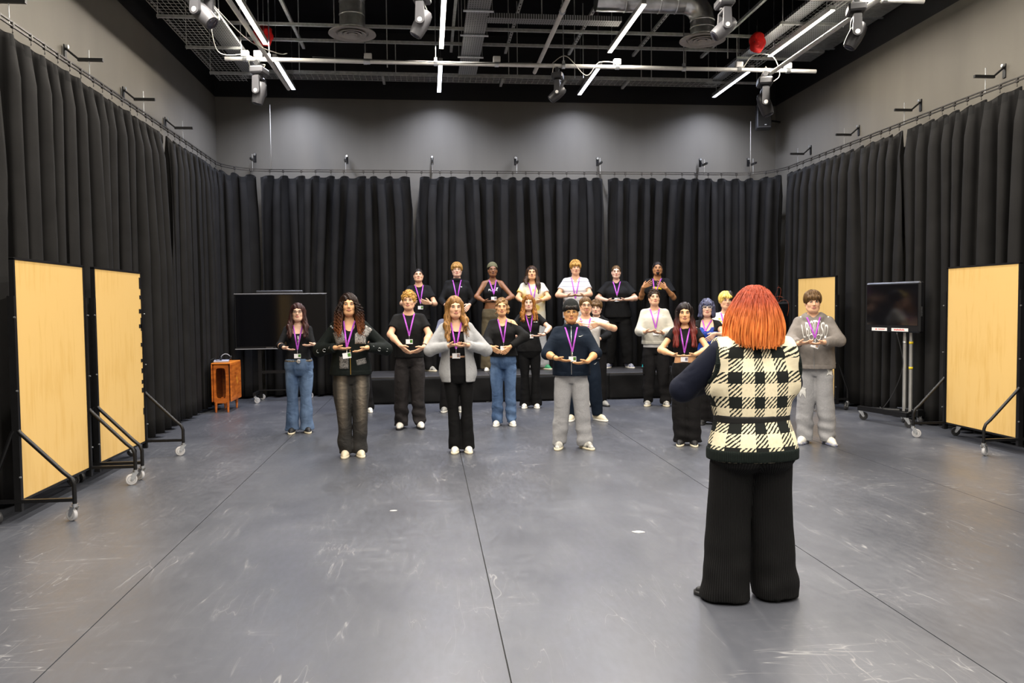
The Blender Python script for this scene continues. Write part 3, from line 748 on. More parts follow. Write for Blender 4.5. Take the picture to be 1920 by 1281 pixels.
# screen on the steel trolley, right
t = thing('television', 'black flat screen with red and white stickers on a steel trolley', 'television', (6.12, 9.93, 0), -PI / 2 + .25)
MB().box((0, 0, 1.53), (.90, .085, .66), bev=.02).build('bezel', bezel_mat, t)
MB().box((0, -.0435, 1.56), (.84, .004, .53)).build('screen', screen_mat, t)
for x, w_ in ((-.20, .26), (.14, .27)):
    s_ = MB().box((x, -.045, 1.235), (w_, .003, .042)).build('sticker', white_plastic, t)
sticker_red = M('sticker_red', (.65, .04, .03), .5)
def text_part(txt, size, mat, parent, origin, ux, uz, name='lettering', depth=.0008, align='CENTER', conform=None):
    cu = bpy.data.curves.new(name, 'FONT'); cu.body = txt; cu.size = size; cu.align_x = align; cu.align_y = 'CENTER'; cu.extrude = depth
    tmp = bpy.data.objects.new(name, cu); C.objects.link(tmp)
    dg = bpy.context.evaluated_depsgraph_get(); me = bpy.data.meshes.new_from_object(tmp.evaluated_get(dg))
    C.objects.unlink(tmp); bpy.data.objects.remove(tmp)
    if conform is not None:                                # fine enough to follow the cloth
        bm = bmesh.new(); bm.from_mesh(me); bmesh.ops.triangulate(bm, faces=bm.faces)
        for _ in range(2): bmesh.ops.subdivide_edges(bm, edges=[e_ for e_ in bm.edges if e_.calc_length() > size * .12], cuts=2, use_grid_fill=False)
        bmesh.ops.triangulate(bm, faces=bm.faces); bm.to_mesh(me); bm.free()
    o = np.array(origin, float); ux = np.array(ux, float); uz = np.array(uz, float); un = np.cross(ux, uz)
    V = np.array([v.co[:] for v in me.vertices]) if len(me.vertices) else np.zeros((0, 3))
    if conform is not None: V2 = conform(V)
    else: V2 = o + V[:, :1] * ux + V[:, 1:2] * uz + V[:, 2:3] * un
    me.vertices.foreach_set('co', V2.astype(np.float32).ravel()); me.materials.clear(); me.materials.append(mat); me.update()
    ob = bpy.data.objects.new(name, me); return link(ob, parent)
m = MB()
for k in range(8): m.box((-.225 + k * .016 - .03 * (k == 0), -.047, 1.235 + .003 * (k % 2)), (.012 if k else .018, .001, .008 if k else .016))
m.build('sticker_print', sticker_red, t)
m = MB()
for k in range(11): m.box((.055 + k * .0155, -.047, 1.235 + .003 * math.sin(k * 2.3)), (.011, .001, .014 + .006 * (k % 3 == 0)))
m.build('sticker_print', sticker_red, t)
m = MB()
for k in range(7): m.box((.452, -.01, 1.42 + k * .018), (.003, .02, .008))
m.build('button_row', zinc, t)
tr2 = thing('screen_trolley', 'black wheeled trolley with two steel posts carrying the stickered screen', 'trolley', (6.12, 9.93, 0), -PI / 2 + .25)
for x in (.10, .20):
    MB().cyl((x, .09, .16), (x, .09, 1.45), .024, 14).build('post', alu, tr2, 'auto')
    MB().lathe([(.026, 1.05), (.026, 1.08)], (x, .09, 0), n=14).build('tape_ring', yellow_tape if x > .15 else alu, tr2, True)
    if x > .15: MB().lathe([(.026, .72), (.026, .75)], (x, .09, 0), n=14).build('tape_ring', yellow_tape, tr2, True)
MB().box((.15, .07, 1.5), (.3, .03, .3)).build('mount_plate', black_metal, tr2)
m = MB(); m.box((.02, -.20, .16), (.82, .05, .06)); m.build('front_beam', black_metal, tr2)
for x in (-.36, .36):
    m = MB(); a = np.array((x, -.2, .16)); b = np.array((.15 + x * .2, .14, .16)); m.cyl(a, b, .022, 8); m.build('side_beam', black_metal, tr2)
MB().box((.15, .14, .15), (.34, .12, .1), bev=.01).build('ballast_box', black_metal, tr2)
for x, y in ((-.36, -.2), (.40, -.2), (.02, .14), (.28, .14)):
    caster_into(tr2, (x, y, 0), .055, .8 if y < 0 else -.4, wheel=dark_plastic)
cable([(6.05, 9.75, 1.2), (6.12, 9.72, .8), (6.1, 9.85, .45), (6.0, 9.95, .2), (5.98, 10.0, .2)], 'black cable hanging down the posts of the screen trolley', cable_black)
# third screen, half hidden
t = thing('television', 'black flat screen half hidden behind the red-haired person', 'television', (5.55, 12.9, 0), -.1)
MB().box((0, 0, 1.3), (1.0, .07, .62), bev=.02).build('bezel', bezel_mat, t)
MB().box((0, -.036, 1.31), (.94, .004, .54)).build('screen', screen_mat, t)
m = MB()
for s in (-.1, .1): m.cyl((s, .05, .16), (s, .05, 1.2), .02, 10)
m.build('stand_post', black_metal, t)
m = MB(); m.box((0, 0, .16), (.7, .06, .05)); m.box((0, .05, .16), (.3, .5, .04)); m.build('stand_base', black_metal, t)
for s in (-.3, .3): caster_into(t, (s, 0, 0), .05, .5)
m = MB()
for k in range(6): m.box((.502, -.01, 1.1 + k * .018), (.003, .02, .008))
m.build('button_row', zinc, t)

# ------------------------------------------------------------------ folded gateleg table with laptop
teak = M('orange_teak', (.44, .095, .012), .35, 0, .5, .35, 5, .05, 30, (1, 1, 5), (.62, .17, .022))
teak_edge = M('orange_teak_edge', (.62, .19, .02), .4, 0, .5, .15, 8)
t = thing('side_table', 'orange teak gateleg table folded narrow at the left curtain end', 'table', (-3.17, 12.92, 0), .0)
MB().box((0, 0, .755), (.29, .66, .022), bev=.006).build('top', teak_edge, t)
MB().box((.14, 0, .455), (.018, .66, .58), bev=.005).build('drop_leaf', teak, t)
MB().box((-.14, 0, .455), (.018, .66, .58), bev=.005).build('drop_leaf', teak, t)
def round_frame():
    # open frame with a rounded window, in x-z
    m = MB(); o = [(-.12, .13), (.10, .13), (.10, .74), (-.12, .74)]
    n = 24; outer = []; inner = []
    for k in range(n):
        a = 2 * PI * k / n; ca, sa = math.cos(a), math.sin(a)
        f = lambda w_, h_, e: (math.copysign(abs(ca) ** e, ca) * w_, math.copysign(abs(sa) ** e, sa) * h_)
        x, z = f(.115, .30, .12); outer.append((-.005 + x, .44 + z)); x, z = f(.075, .235, .35); inner.append((-.012 + x, .45 + z))
    v = []; fc = []
    for y in (-.012, .012):
        for p in outer: v.append((p[0], y, p[1]))
        for p in inner: v.append((p[0], y, p[1]))
    for k in range(n):
        j = (k + 1) % n
        fc += [(k, j, n + j, n + k), (2 * n + k, 3 * n + k, 3 * n + j, 2 * n + j), (k, 2 * n + k, 2 * n + j, j), (n + k, n + j, 3 * n + j, 3 * n + k)]
    m.add(v, fc); return m
for y in (-.29, .27):
    fr = round_frame(); fr.v = [(a, b + y, c) for a, b, c in fr.v]; fr.build('end_frame', teak, t)
    for x in (-.095, .085): MB().cyl((x, y, 0), (x, y, .16), .014, 10, .024).build('leg', teak, t, 'auto')
MB().box((0, 0, .20), (.04, .54, .06)).build('stretcher', teak, t)
wear = M('bare_wood_wear', (.78, .36, .03), .5)
m = MB(); m.prism([(.02, .50), (.05, .55), (.06, .48), (.09, .44), (.07, .40), (.05, .45)], .1493, .1499, axis=0); m.build('worn_patch', wear, t)
t = thing('laptop', 'closed pale laptop on the orange side table', 'laptop', (-3.22, 12.85, .767), .2)
MB().box((0, 0, .009), (.22, .32, .014), bev=.004).build('base', grey_plastic, t)
MB().box((0, 0, .021), (.22, .32, .008), bev=.003).build('lid', M('pale_blue_lid', (.62, .66, .85), .3, .2), t)
t = thing('headphones', 'black over-ear headphones lying on the laptop', 'headphones', (-3.17, 12.9, .792), .5)
m = MB(); m.tube([(.075 * math.cos(a), .0, .02 + .075 * math.sin(a)) for a in np.linspace(.1, PI - .1, 14)], .006, 6); m.build('headband', grey_plastic, t, True)
for s in (-1, 1): MB().lathe([(.0, -.012), (.03, -.012), (.034, 0), (.03, .014), (0, .014)], (s * .075, 0, .035), (1, 0, 0), 14, False).build('ear_cup', black_plastic, t, True)
cable([(-3.36, 12.72, .80), (-3.30, 12.75, .83), (-3.26, 12.7, .80), (-3.2, 12.78, .795), (-3.24, 12.84, .797)], 'black cable bunched on the laptop', cable_black, .005)

# ------------------------------------------------------------------ low stage
deck_mat = M('stage_deck_vinyl', (.030, .029, .030), .5, 0, .5, .2, 6)
skirt_mat = M('stage_skirt_cloth', (.007, .007, .0075), .75, 0, .15, .25, 4, .2, 14)
SX0, SX1, SY0, SY1, SZ = -1.0, 5.05, 13.17, 14.42, .45
st = thing('stage', 'low black stage with cloth skirt under the raised back row', 'stage', ((SX0 + SX1) / 2, SY0, 0))
n = 3; wd = (SX1 - SX0) / n
for k in range(n):
    MB().box((-(SX1 - SX0) / 2 + wd * (k + .5), (SY1 - SY0) / 2, SZ - .02), (wd - .006, SY1 - SY0, .04), bev=.004).build('deck_panel', deck_mat, st)
    # skirt cloth with shallow folds
    nx, nz = 60, 14; V = []; rng = np.random.RandomState(k + 11); ph = rng.uniform(0, 6, 6)
    for j in range(nz):
        z = (SZ - .04) * (1 - j / (nz - 1)) + .012
        for i in range(nx):
            u = i / (nx - 1); x = -(SX1 - SX0) / 2 + wd * (k + u)
            y = .012 + .010 * math.sin(u * 9 + ph[0] + 4 * z) * (1 - z / .5) + .008 * math.sin(u * 21 + 9 * z + ph[1]) * math.sin(z * 7) + .006 * math.sin(u * 5 - 16 * z + ph[2]) - .02
            V.append((x, y, z))
    i = np.arange(nz - 1)[:, None] * nx + np.arange(nx - 1)[None, :]
    F = np.stack([i, i + 1, i + nx + 1, i + nx], -1).reshape(-1, 4)
    sk = mesh_obj('skirt', V, F, skirt_mat, st); sd = sk.modifiers.new('thick', 'SOLIDIFY'); sd.thickness = .004
    for xx in (0.04, wd - .04):
        for yy in (.06, SY1 - SY0 - .06):
            MB().box((-(SX1 - SX0) / 2 + wd * k + xx, yy, (SZ - .04) / 2), (.05, .05, SZ - .04)).build('stage_leg', steel, st)
for xx in (-(SX1 - SX0) / 2, (SX1 - SX0) / 2): MB().box((xx, (SY1 - SY0) / 2, (SZ - .04) / 2 + .006), (.006, SY1 - SY0, SZ - .05)).build('side_skirt', skirt_mat, st)
m = MB(); m.box((-.43, -.028, SZ / 2 - .03), (.012, .012, SZ - .07)); m.build('corner_bar', steel, st)
# ------------------------------------------------------------------ implicit-surface modelling
def smin(a, b, k):
    if k <= 0: return np.minimum(a, b)
    h = np.maximum(k - np.abs(a - b), 0) / k
    return np.minimum(a, b) - h * h * k * .25
class Cap:
    def __init__(s, a, b, ra, rb=None, k=.02, op='u', flat=(1, 1, 1), cut=False, scale_axis=None):
        s.a = np.array(a, float); s.b = np.array(b, float); s.ra = ra; s.rb = ra if rb is None else rb; s.k = k; s.op = op; s.cut = cut
        r = max(s.ra, s.rb); s.lo = np.minimum(s.a, s.b) - r; s.hi = np.maximum(s.a, s.b) + r
    def d(s, P):
        ab = s.b - s.a; L2 = max(ab @ ab, 1e-9); t = np.clip(((P - s.a) @ ab) / L2, 0, 1)
        q = P - s.a - t[:, None] * ab; dd = np.sqrt(np.einsum('ij,ij->i', q, q)) - (s.ra + (s.rb - s.ra) * t)
        if s.cut:
            n = ab / math.sqrt(L2); dd = np.maximum(dd, (P - s.b) @ n)
        return dd
class Ell:
    def __init__(s, c, r, k=.02, op='u', R=None):
        s.c = np.array(c, float); s.r = np.array(r if hasattr(r, '__len__') else (r, r, r), float); s.k = k; s.op = op; s.R = R
        m = s.r if R is None else np.full(3, s.r.max()); s.lo = s.c - m; s.hi = s.c + m
    def d(s, P):
        q = P - s.c
        if s.R is not None: q = q @ s.R
        q = q / s.r; k0 = np.sqrt(np.einsum('ij,ij->i', q, q)); q = q / s.r; k1 = np.sqrt(np.einsum('ij,ij->i', q, q))
        return k0 * (k0 - 1) / np.maximum(k1, 1e-6)
class Stk:
    """upright stack of super-elliptic sections: rows (z, rx, ry, cx, cy)"""
    def __init__(s, rows, k=.03, op='u', e=2.3, soft=1.0, cap=True):
        r = np.array(rows, float); r = r[np.argsort(r[:, 0])]; z = np.linspace(r[0, 0], r[-1, 0], 160)
        T = np.stack([np.interp(z, r[:, 0], r[:, i]) for i in range(1, 5)], 1)
        w_ = max(3, int(13 * soft)) | 1; ker = np.hanning(w_ + 2)[1:-1]; ker /= ker.sum()
        Tp = np.pad(T, ((w_ // 2, w_ // 2), (0, 0)), 'edge'); s.T = np.stack([np.convolve(Tp[:, i], ker, 'valid') for i in range(4)], 1)
        s.z = z; s.k = k; s.op = op; s.e = e; s.cap = cap; s.tu = np.linspace(0, 1, 129); s.tv = (1 + s.tu ** e) ** (1 / e)
        s.lo = np.array([(s.T[:, 2] - s.T[:, 0]).min(), (s.T[:, 3] - s.T[:, 1]).min(), z[0]]); s.hi = np.array([(s.T[:, 2] + s.T[:, 0]).max(), (s.T[:, 3] + s.T[:, 1]).max(), z[-1]])
    def d(s, P):
        rx, ry, cx, cy = [np.interp(P[:, 2], s.z, s.T[:, i]) for i in range(4)]
        ax = np.abs((P[:, 0] - cx) / rx); ay = np.abs((P[:, 1] - cy) / ry); mx = np.maximum(np.maximum(ax, ay), 1e-6); mn = np.minimum(ax, ay) / mx
        q = mx * np.interp(mn, s.tu, s.tv)
        dd = (q - 1) * np.minimum(rx, ry)
        return np.maximum(dd, np.maximum(s.z[0] - P[:, 2], P[:, 2] - s.z[-1])) if s.cap else dd
class Half:
    """keeps the side where n.p < c"""
    def __init__(s, n, c, k=.0): s.n = np.array(n, float); s.n /= np.linalg.norm(s.n); s.c = c; s.k = k; s.op = 'i'; s.lo = None
    def d(s, P): return P @ s.n - s.c
class Wr:
    def __init__(s, fn): s.fn = fn; s.op = 'w'; s.lo = None; s.k = 0
    def d(s, P): return s.fn(P)
BIG = .25
def ev(prims, P):
    d = np.full(len(P), BIG)
    for p in prims:
        if p.op == 'w':
            m = np.abs(d) < .06
            if m.any(): d[m] += p.d(P[m])
            continue
        if p.op == 'i': d = -smin(-d, -p.d(P), p.k); continue
        e = .12
        m = ((P > p.lo - e) & (P < p.hi + e)).all(1)
        if not m.any(): continue
        dp = p.d(P[m])
        d[m] = smin(d[m], dp, p.k) if p.op == 'u' else -smin(-d[m], dp, p.k)
    return d
def ev_blocks(prims, P, b0, b1):
    """field at points grouped in blocks; a primitive is only evaluated in blocks it can touch"""
    B, n, _ = P.shape; d = np.full((B, n), BIG)
    for p in prims:
        if p.op == 'w':
            m = np.abs(d) < .03
            if m.any(): d[m] += p.d(P[m])
            continue
        if p.op == 'i': d = -smin(-d, -p.d(P.reshape(-1, 3)).reshape(B, n), p.k); continue
        e = .046; m = ((b1 > p.lo - e) & (b0 < p.hi + e)).all(1); i = np.nonzero(m)[0]
        if len(i) == 0: continue
        dp = p.d(P[i].reshape(-1, 3)).reshape(len(i), n)
        d[i] = smin(d[i], dp, p.k) if p.op == 'u' else -smin(-d[i], dp, p.k)
    return d
def bounds(prims):
    lo = np.min([p.lo for p in prims if p.lo is not None and p.op == 'u'], axis=0) - .03
    hi = np.max([p.hi for p in prims if p.lo is not None and p.op == 'u'], axis=0) + .03
    return lo, hi
def polygonise(prims, h, lo=None, hi=None, keep=None, c=5):
    """sparse surface nets of the field: returns vertices and quads"""
    l0, h0 = bounds(prims)
    lo = l0 if lo is None else np.maximum(lo, l0); hi = h0 if hi is None else np.minimum(hi, h0)
    n = np.ceil((hi - lo) / h).astype(int) + 2; nb = -(-n // c); H = h * c
    g = np.stack(np.meshgrid(*[np.arange(k) for k in nb], indexing='ij'), -1).reshape(-1, 3)
    d = ev(prims, lo + (g + .5) * H)
    g = g[np.abs(d) < H * 1.35 + .005]
    if len(g) == 0: return np.zeros((0, 3)), np.zeros((0, 4), int)
    o = np.stack(np.meshgrid(*[np.arange(c + 1)] * 3, indexing='ij'), -1).reshape(-1, 3)
    I = (g[:, None, :] * c + o[None]).reshape(-1, 3)
    D = ev_blocks(prims, (lo + I * h).reshape(len(g), -1, 3), lo + g * H, lo + (g + 1) * H).reshape(len(g), c + 1, c + 1, c + 1)
    D = np.where(D == 0, 1e-7, D)
    cs = []
    for a in (0, 1):
        for b in (0, 1):
            for e in (0, 1): cs.append(D[:, a:a + c, b:b + c, e:e + c])
    cs = np.stack(cs, -1)                                    # corners index a*4+b*2+e
    neg = cs < 0; act = neg.any(-1) & ~neg.all(-1)
    bi, ci, cj, ck = np.nonzero(act); cd = cs[act]
    cell = g[bi] * c + np.stack([ci, cj, ck], 1)
    pos = np.zeros((len(cell), 3)); cnt = np.zeros(len(cell))
    off = np.array([[a, b, e] for a in (0, 1) for b in (0, 1) for e in (0, 1)], float)
    for i in range(8):
        for ax, bit in ((0, 4), (1, 2), (2, 1)):
            if i & bit: continue
            j = i | bit; m = (cd[:, i] < 0) != (cd[:, j] < 0)
            t = cd[m, i] / (cd[m, i] - cd[m, j]); q = np.repeat(off[i][None], m.sum(), 0); q[:, ax] += t
            pos[m] += q; cnt[m] += 1
    V = lo + (cell + pos / cnt[:, None]) * h
    S = np.array([(n[1] + 2 * c + 3) * (n[2] + 2 * c + 3), n[2] + 2 * c + 3, 1], dtype=np.int64)
    ids = cell @ S; order = np.argsort(ids); ids_s = ids[order]
    def find(k):
        p = np.clip(np.searchsorted(ids_s, k), 0, len(ids_s) - 1); ok = ids_s[p] == k; return np.where(ok, order[p], -1)
    F = []
    for ax, bit, (o1, o2) in ((0, 4, (1, 2)), (1, 2, (2, 0)), (2, 1, (0, 1))):
        m = (cd[:, 0] < 0) != (cd[:, bit] < 0); k = ids[m]; inside = cd[m, 0] < 0
        a = np.nonzero(m)[0]; b = find(k - S[o1]); e = find(k - S[o1] - S[o2]); f = find(k - S[o2])
        ok = (b >= 0) & (e >= 0) & (f >= 0)
        q = np.stack([a, b, e, f], 1)[ok]; ins = inside[ok]
        q[~ins] = q[~ins][:, ::-1]; F.append(q)
    F = np.concatenate(F)
    if keep is not None:
        kv = keep(V); F = F[kv[F].all(1)]
        used = np.unique(F); mp = np.full(len(V), -1); mp[used] = np.arange(len(used)); V = V[used]; F = mp[F]
    return V, F
def front_y(prims, x, z, y0=-.42, steps=20):
    """first surface met when looking along +y"""
    x = np.atleast_1d(np.asarray(x, float)); z = np.atleast_1d(np.asarray(z, float)); y = np.full(len(x), y0)
    for _ in range(steps):
        d = ev(prims, np.stack([x, y, z], 1)); y = y + np.clip(d * .85, -.05, .06)
    return y
def rotz(a): c, s = math.cos(a), math.sin(a); return np.array([[c, -s, 0], [s, c, 0], [0, 0, 1.0]])
def rotx(a): c, s = math.cos(a), math.sin(a); return np.array([[1.0, 0, 0], [0, c, -s], [0, s, c]])
def roty(a): c, s = math.cos(a), math.sin(a); return np.array([[c, 0, s], [0, 1.0, 0], [-s, 0, c]])
def xf(prims, R, T, sc_=1.0):
    """move head-space primitives into person space"""
    out = []
    for p in prims:
        if isinstance(p, Cap): out.append(Cap(R @ (p.a * sc_) + T, R @ (p.b * sc_) + T, p.ra * sc_, p.rb * sc_, p.k * sc_, p.op, cut=p.cut))
        elif isinstance(p, Ell): out.append(Ell(R @ (p.c * sc_) + T, p.r * sc_, p.k * sc_, p.op, R if p.R is None else R @ p.R))
        elif isinstance(p, Half):
            n = R @ p.n; out.append(Half(n, p.c * sc_ + n @ T, p.k))
        elif isinstance(p, Wr): out.append(Wr(lambda P, f=p.fn: f((P - T) @ R / sc_) * sc_))
    return out
def waves(seed, n=7, f0=18, f1=60, zf=1.0):
    rng = np.random.RandomState(seed); K = rng.normal(size=(n, 3)); K /= np.linalg.norm(K, axis=1)[:, None]; K *= rng.uniform(f0, f1, (n, 1)); K[:, 2] *= zf
    ph = rng.uniform(0, 6.28, n); return lambda P: np.sin(P @ K.T + ph).sum(1) / n
# ------------------------------------------------------------------ materials for people
def skin(name, c):
    m = M(name, c, .48, 0, .42, .05, 30, .05, 160)
    m.node_tree.nodes['Principled BSDF'].inputs['Subsurface Weight'].default_value = .06
    m.node_tree.nodes['Principled BSDF'].inputs['Subsurface Radius'].default_value = (.012, .005, .003)
    return m
SK = dict(pale=skin('skin_pale', (.70, .435, .315)), fair=skin('skin_fair', (.68, .39, .245)), tan=skin('skin_tan', (.68, .37, .19)), olive=skin('skin_olive', (.58, .29, .125)), brown=skin('skin_brown', (.40, .185, .075)), dark=skin('skin_dark', (.20, .085, .036)))
LIPS = dict(pale=(.50, .15, .14), fair=(.46, .15, .13), tan=(.42, .14, .11), olive=(.38, .12, .09), brown=(.28, .09, .07), dark=(.10, .03, .028))
def lipmat(k): return M('lips_' + k, LIPS[k], .4, 0, .5, .05)
eye_white = M('eye_white', (.42, .40, .38), .25, 0, .5, .02); iris_dark = M('iris_dark', (.035, .02, .012), .15, 0, .6, .05)
def cloth(name, c, rough=.8, var=.14, vs=9, bump=.18, bs=300, sheen=.0, crease=.20, **k): return M(name, c, rough, 0, .12, var, vs, bump, bs, sheen=sheen, crease=crease, **k)
black_jersey = cloth('black_jersey', (.0055, .0055, .006)); black_cotton = cloth('black_cotton', (.0085, .0085, .009)); charcoal = cloth('charcoal_jersey', (.010, .0105, .012))
navy_fleece = cloth('navy_fleece', (.006, .011, .021)); grey_marl = cloth('grey_marl', (.31, .31, .32), var=.09, vs=90); light_grey = cloth('light_grey_fleece', (.33, .335, .345), var=.08, vs=60)
warm_grey = cloth('washed_grey_fleece', (.20, .18, .165), var=.16, vs=14); white_cotton = cloth('white_cotton', (.60, .59, .57), var=.05); ecru = cloth('ecru_fleece', (.52, .50, .43), var=.06)
navy_knit = cloth('navy_fine_knit', (.009, .011, .022)); blue_grey = cloth('blue_grey_cotton', (.12, .13, .19)); olive_cloth = cloth('olive_cloth', (.105, .085, .052), var=.2)
black_twill = cloth('black_twill', (.0085, .008, .0085), bump=.25, bs=240); washed_black = None
def denim(name, c1, c2, vs=5, st=(1, 1, .35)):
    return M(name, c1, .85, 0, .2, .25, vs, .3, 340, st, c2, crease=.34, cs=7)
blue_denim = denim('blue_denim', (.045, .085, .175), (.16, .24, .38)); mid_denim = denim('mid_blue_denim', (.035, .075, .17), (.13, .21, .36))
faded_black = denim('faded_black_denim', (.018, .016, .015), (.055, .048, .042), 4.0); charcoal_denim = denim('charcoal_denim', (.010, .009, .0095), (.034, .030, .031), 4.0)
lanyard_mat = M('purple_lanyard', (.40, .07, .52), .55, 0, .4, .2, 60); card_mat = M('badge_card', (.76, .76, .78), .35, 0, .5, .04, 60)
photo_green = M('badge_photo_green', (.14, .55, .05), .4, 0, .5, .5, 40, col2=(.04, .05, .02)); photo_blue = M('badge_photo_blue', (.05, .16, .5), .4, 0, .5, .5, 40, col2=(.5, .3, .08))
clip_mat = zinc
def stripe_mat(name, base, line, z0, period, wd):
    m = bpy.data.materials.new(name); m.use_nodes = True; nt = m.node_tree; L = nt.links.new; p = nt.nodes['Principled BSDF']; p.inputs['Roughness'].default_value = .8
    tc = node(nt, 'ShaderNodeTexCoord'); sp = node(nt, 'ShaderNodeSeparateXYZ'); L(tc.outputs['Object'], sp.inputs[0])
    a = node(nt, 'ShaderNodeMath', operation='SUBTRACT'); L(sp.outputs[2], a.inputs[0]); a.inputs[1].default_value = z0
    b = node(nt, 'ShaderNodeMath', operation='DIVIDE'); L(a.outputs[0], b.inputs[0]); b.inputs[1].default_value = period
    f = node(nt, 'ShaderNodeMath', operation='FRACT'); L(b.outputs[0], f.inputs[0])
    g_ = node(nt, 'ShaderNodeMath', operation='LESS_THAN'); L(f.outputs[0], g_.inputs[0]); g_.inputs[1].default_value = wd
    mx = node(nt, 'ShaderNodeMix', data_type='RGBA'); mx.inputs[6].default_value = (*base, 1); mx.inputs[7].default_value = (*line, 1); L(g_.outputs[0], mx.inputs[0]); L(mx.outputs[2], p.inputs['Base Color']); return m
stripe_polo = stripe_mat('striped_polo', (.60, .585, .565), (.20, .20, .24), 1.05, .085, .12)
tie_dye = M('tie_dye_cotton', (.62, .59, .50), .8, 0, .25, .06, 4.5, .15, 300, None, (.60, .43, .07))
_r = tie_dye.node_tree.nodes['Color Ramp'].color_ramp; _r.elements[0].position = .50; _r.elements[1].position = .66
blue_lace = M('blue_black_lace', (.004, .006, .02), .6, 0, .3, .1, 75, .3, 80, None, (.01, .07, .55))
print_tee = M('yellow_print_tee', (.62, .61, .57), .8, 0, .25, .04, 5, .1, 300)
def hair_mat(name, roots, tips, z0=None, z1=None, lines=70, rough=.42):
    """strand-streaked hair; when z0/z1 are given the dye changes from roots (z0) to tips (z1)"""
    m = bpy.data.materials.new(name); m.use_nodes = True; nt = m.node_tree; L = nt.links.new; p = nt.nodes['Principled BSDF']
    p.inputs['Roughness'].default_value = rough; p.inputs['Specular IOR Level'].default_value = .18
    tc = node(nt, 'ShaderNodeTexCoord'); mp = node(nt, 'ShaderNodeMapping'); mp.inputs['Scale'].default_value = (lines, lines, lines * .07); L(tc.outputs['Object'], mp.inputs[0])
    n = node(nt, 'ShaderNodeTexNoise'); n.inputs['Scale'].default_value = 1.0; n.inputs['Detail'].default_value = 4; n.inputs['Distortion'].default_value = .4; L(mp.outputs[0], n.inputs['Vector'])
    if z0 is not None:
        sp = node(nt, 'ShaderNodeSeparateXYZ'); L(tc.outputs['Object'], sp.inputs[0])
        mr = node(nt, 'ShaderNodeMapRange'); mr.inputs[1].default_value = z0; mr.inputs[2].default_value = z1; L(sp.outputs[2], mr.inputs[0])
        base = node(nt, 'ShaderNodeMix', data_type='RGBA'); L(mr.outputs[0], base.inputs[0]); base.inputs[6].default_value = (*roots, 1); base.inputs[7].default_value = (*tips, 1); src = base.outputs[2]
        lo = node(nt, 'ShaderNodeMix', data_type='RGBA', blend_type='MULTIPLY'); lo.inputs[0].default_value = 1; L(src, lo.inputs[6])
        cr = node(nt, 'ShaderNodeValToRGB'); cr.color_ramp.elements[0].position = .32; cr.color_ramp.elements[1].position = .68; cr.color_ramp.elements[0].color = (.58, .52, .50, 1); cr.color_ramp.elements[1].color = (1.2, 1.2, 1.2, 1); L(n.outputs[0], cr.inputs[0]); L(cr.outputs[0], lo.inputs[7]); L(lo.outputs[2], p.inputs['Base Color'])
    else:
        cr = node(nt, 'ShaderNodeValToRGB'); cr.color_ramp.elements[0].position = .34; cr.color_ramp.elements[1].position = .68; cr.color_ramp.elements[0].color = (*roots, 1); cr.color_ramp.elements[1].color = (*tips, 1); L(n.outputs[0], cr.inputs[0]); L(cr.outputs[0], p.inputs['Base Color'])
    b = node(nt, 'ShaderNodeBump'); b.inputs['Strength'].default_value = .6; b.inputs['Distance'].default_value = .006; L(n.outputs[0], b.inputs['Height']); L(b.outputs[0], p.inputs['Normal'])
    return m

# ------------------------------------------------------------------ head, hands
def head_prims(sex):
    f = sex == 'f'; j = .92 if f else 1.0
    p = [Ell((0, .020, .034), (.0735, .092, .082)), Ell((0, -.022, -.022), (.060 * j, .066, .088), .03), Ell((0, -.050, -.090), (.033 * j, .034, .026), .035),
         Ell((-.034 * j, -.048, -.028), (.026, .030, .030), .02), Ell((.034 * j, -.048, -.028), (.026, .030, .030), .02),
         Cap((-.052 * j, .0, -.060), (-.026 * j, -.045, -.090), .020, .020, .03), Cap((.052 * j, .0, -.060), (.026 * j, -.045, -.090), .020, .020, .03),
         Cap((-.034, -.073, .020), (.034, -.073, .020), .013, .013, .02),
         Ell((-.030, -.094, .000), (.017, .016, .011), .010, 's'), Ell((.030, -.094, .000), (.017, .016, .011), .010, 's'),
         Cap((0, -.082, .008), (0, -.104, -.030), .0075, .0115, .012), Ell((-.011, -.094, -.036), .0085, .008), Ell((.011, -.094, -.036), .0085, .008),
         Ell((0, -.082, -.060), (.024, .014, .013), .012),
         Ell((-.074, .016, -.012), (.010, .019, .031), .010, R=rotz(.25)), Ell((.074, .016, -.012), (.010, .019, .031), .010, R=rotz(-.25))]
    return p
def hand_prims(W, d, n, side, q, curl=(.18, .35), spread=1.0):
    """W wrist, d finger direction, n palm normal, side thumb side"""
    W = np.array(W, float); d = d / np.linalg.norm(d); n = n - d * (n @ d); n /= np.linalg.norm(n); s = side * np.cross(d, n)
    P = []; K = []
    for i, (o, L) in enumerate(((.031, .086), (.0105, .090), (-.0105, .086), (-.030, .078))):
        k = W + q * (d * L + s * o); K.append(k); P.append(Cap(W + q * (d * .012 + s * o * .55), k, .0135 * q, .0115 * q, .012))
    for i, L in enumerate((.072, .080, .074, .058)):
        a = .06 * (1.5 - i) * spread; dd = d * math.cos(a) + s * math.sin(a)
        c1 = curl[0]; e1 = dd * math.cos(c1) + n * math.sin(c1); m = K[i] + q * e1 * L * .52; c2 = c1 + curl[1]; e2 = dd * math.cos(c2) + n * math.sin(c2)
        P.append(Cap(K[i], m, .0092 * q, .0082 * q, .003)); P.append(Cap(m, m + q * e2 * L * .5, .0082 * q, .0066 * q, .002))
    t0 = W + q * (d * .022 + s * .020); t1 = W + q * (d * .050 + s * .050 + n * .014); t2 = W + q * (d * .082 + s * .060 + n * .026)
    P += [Cap(t0, t1, .0145 * q, .0112 * q, .012), Cap(t1, t2, .0105 * q, .0078 * q, .003)]
    return P
eye_me = {}
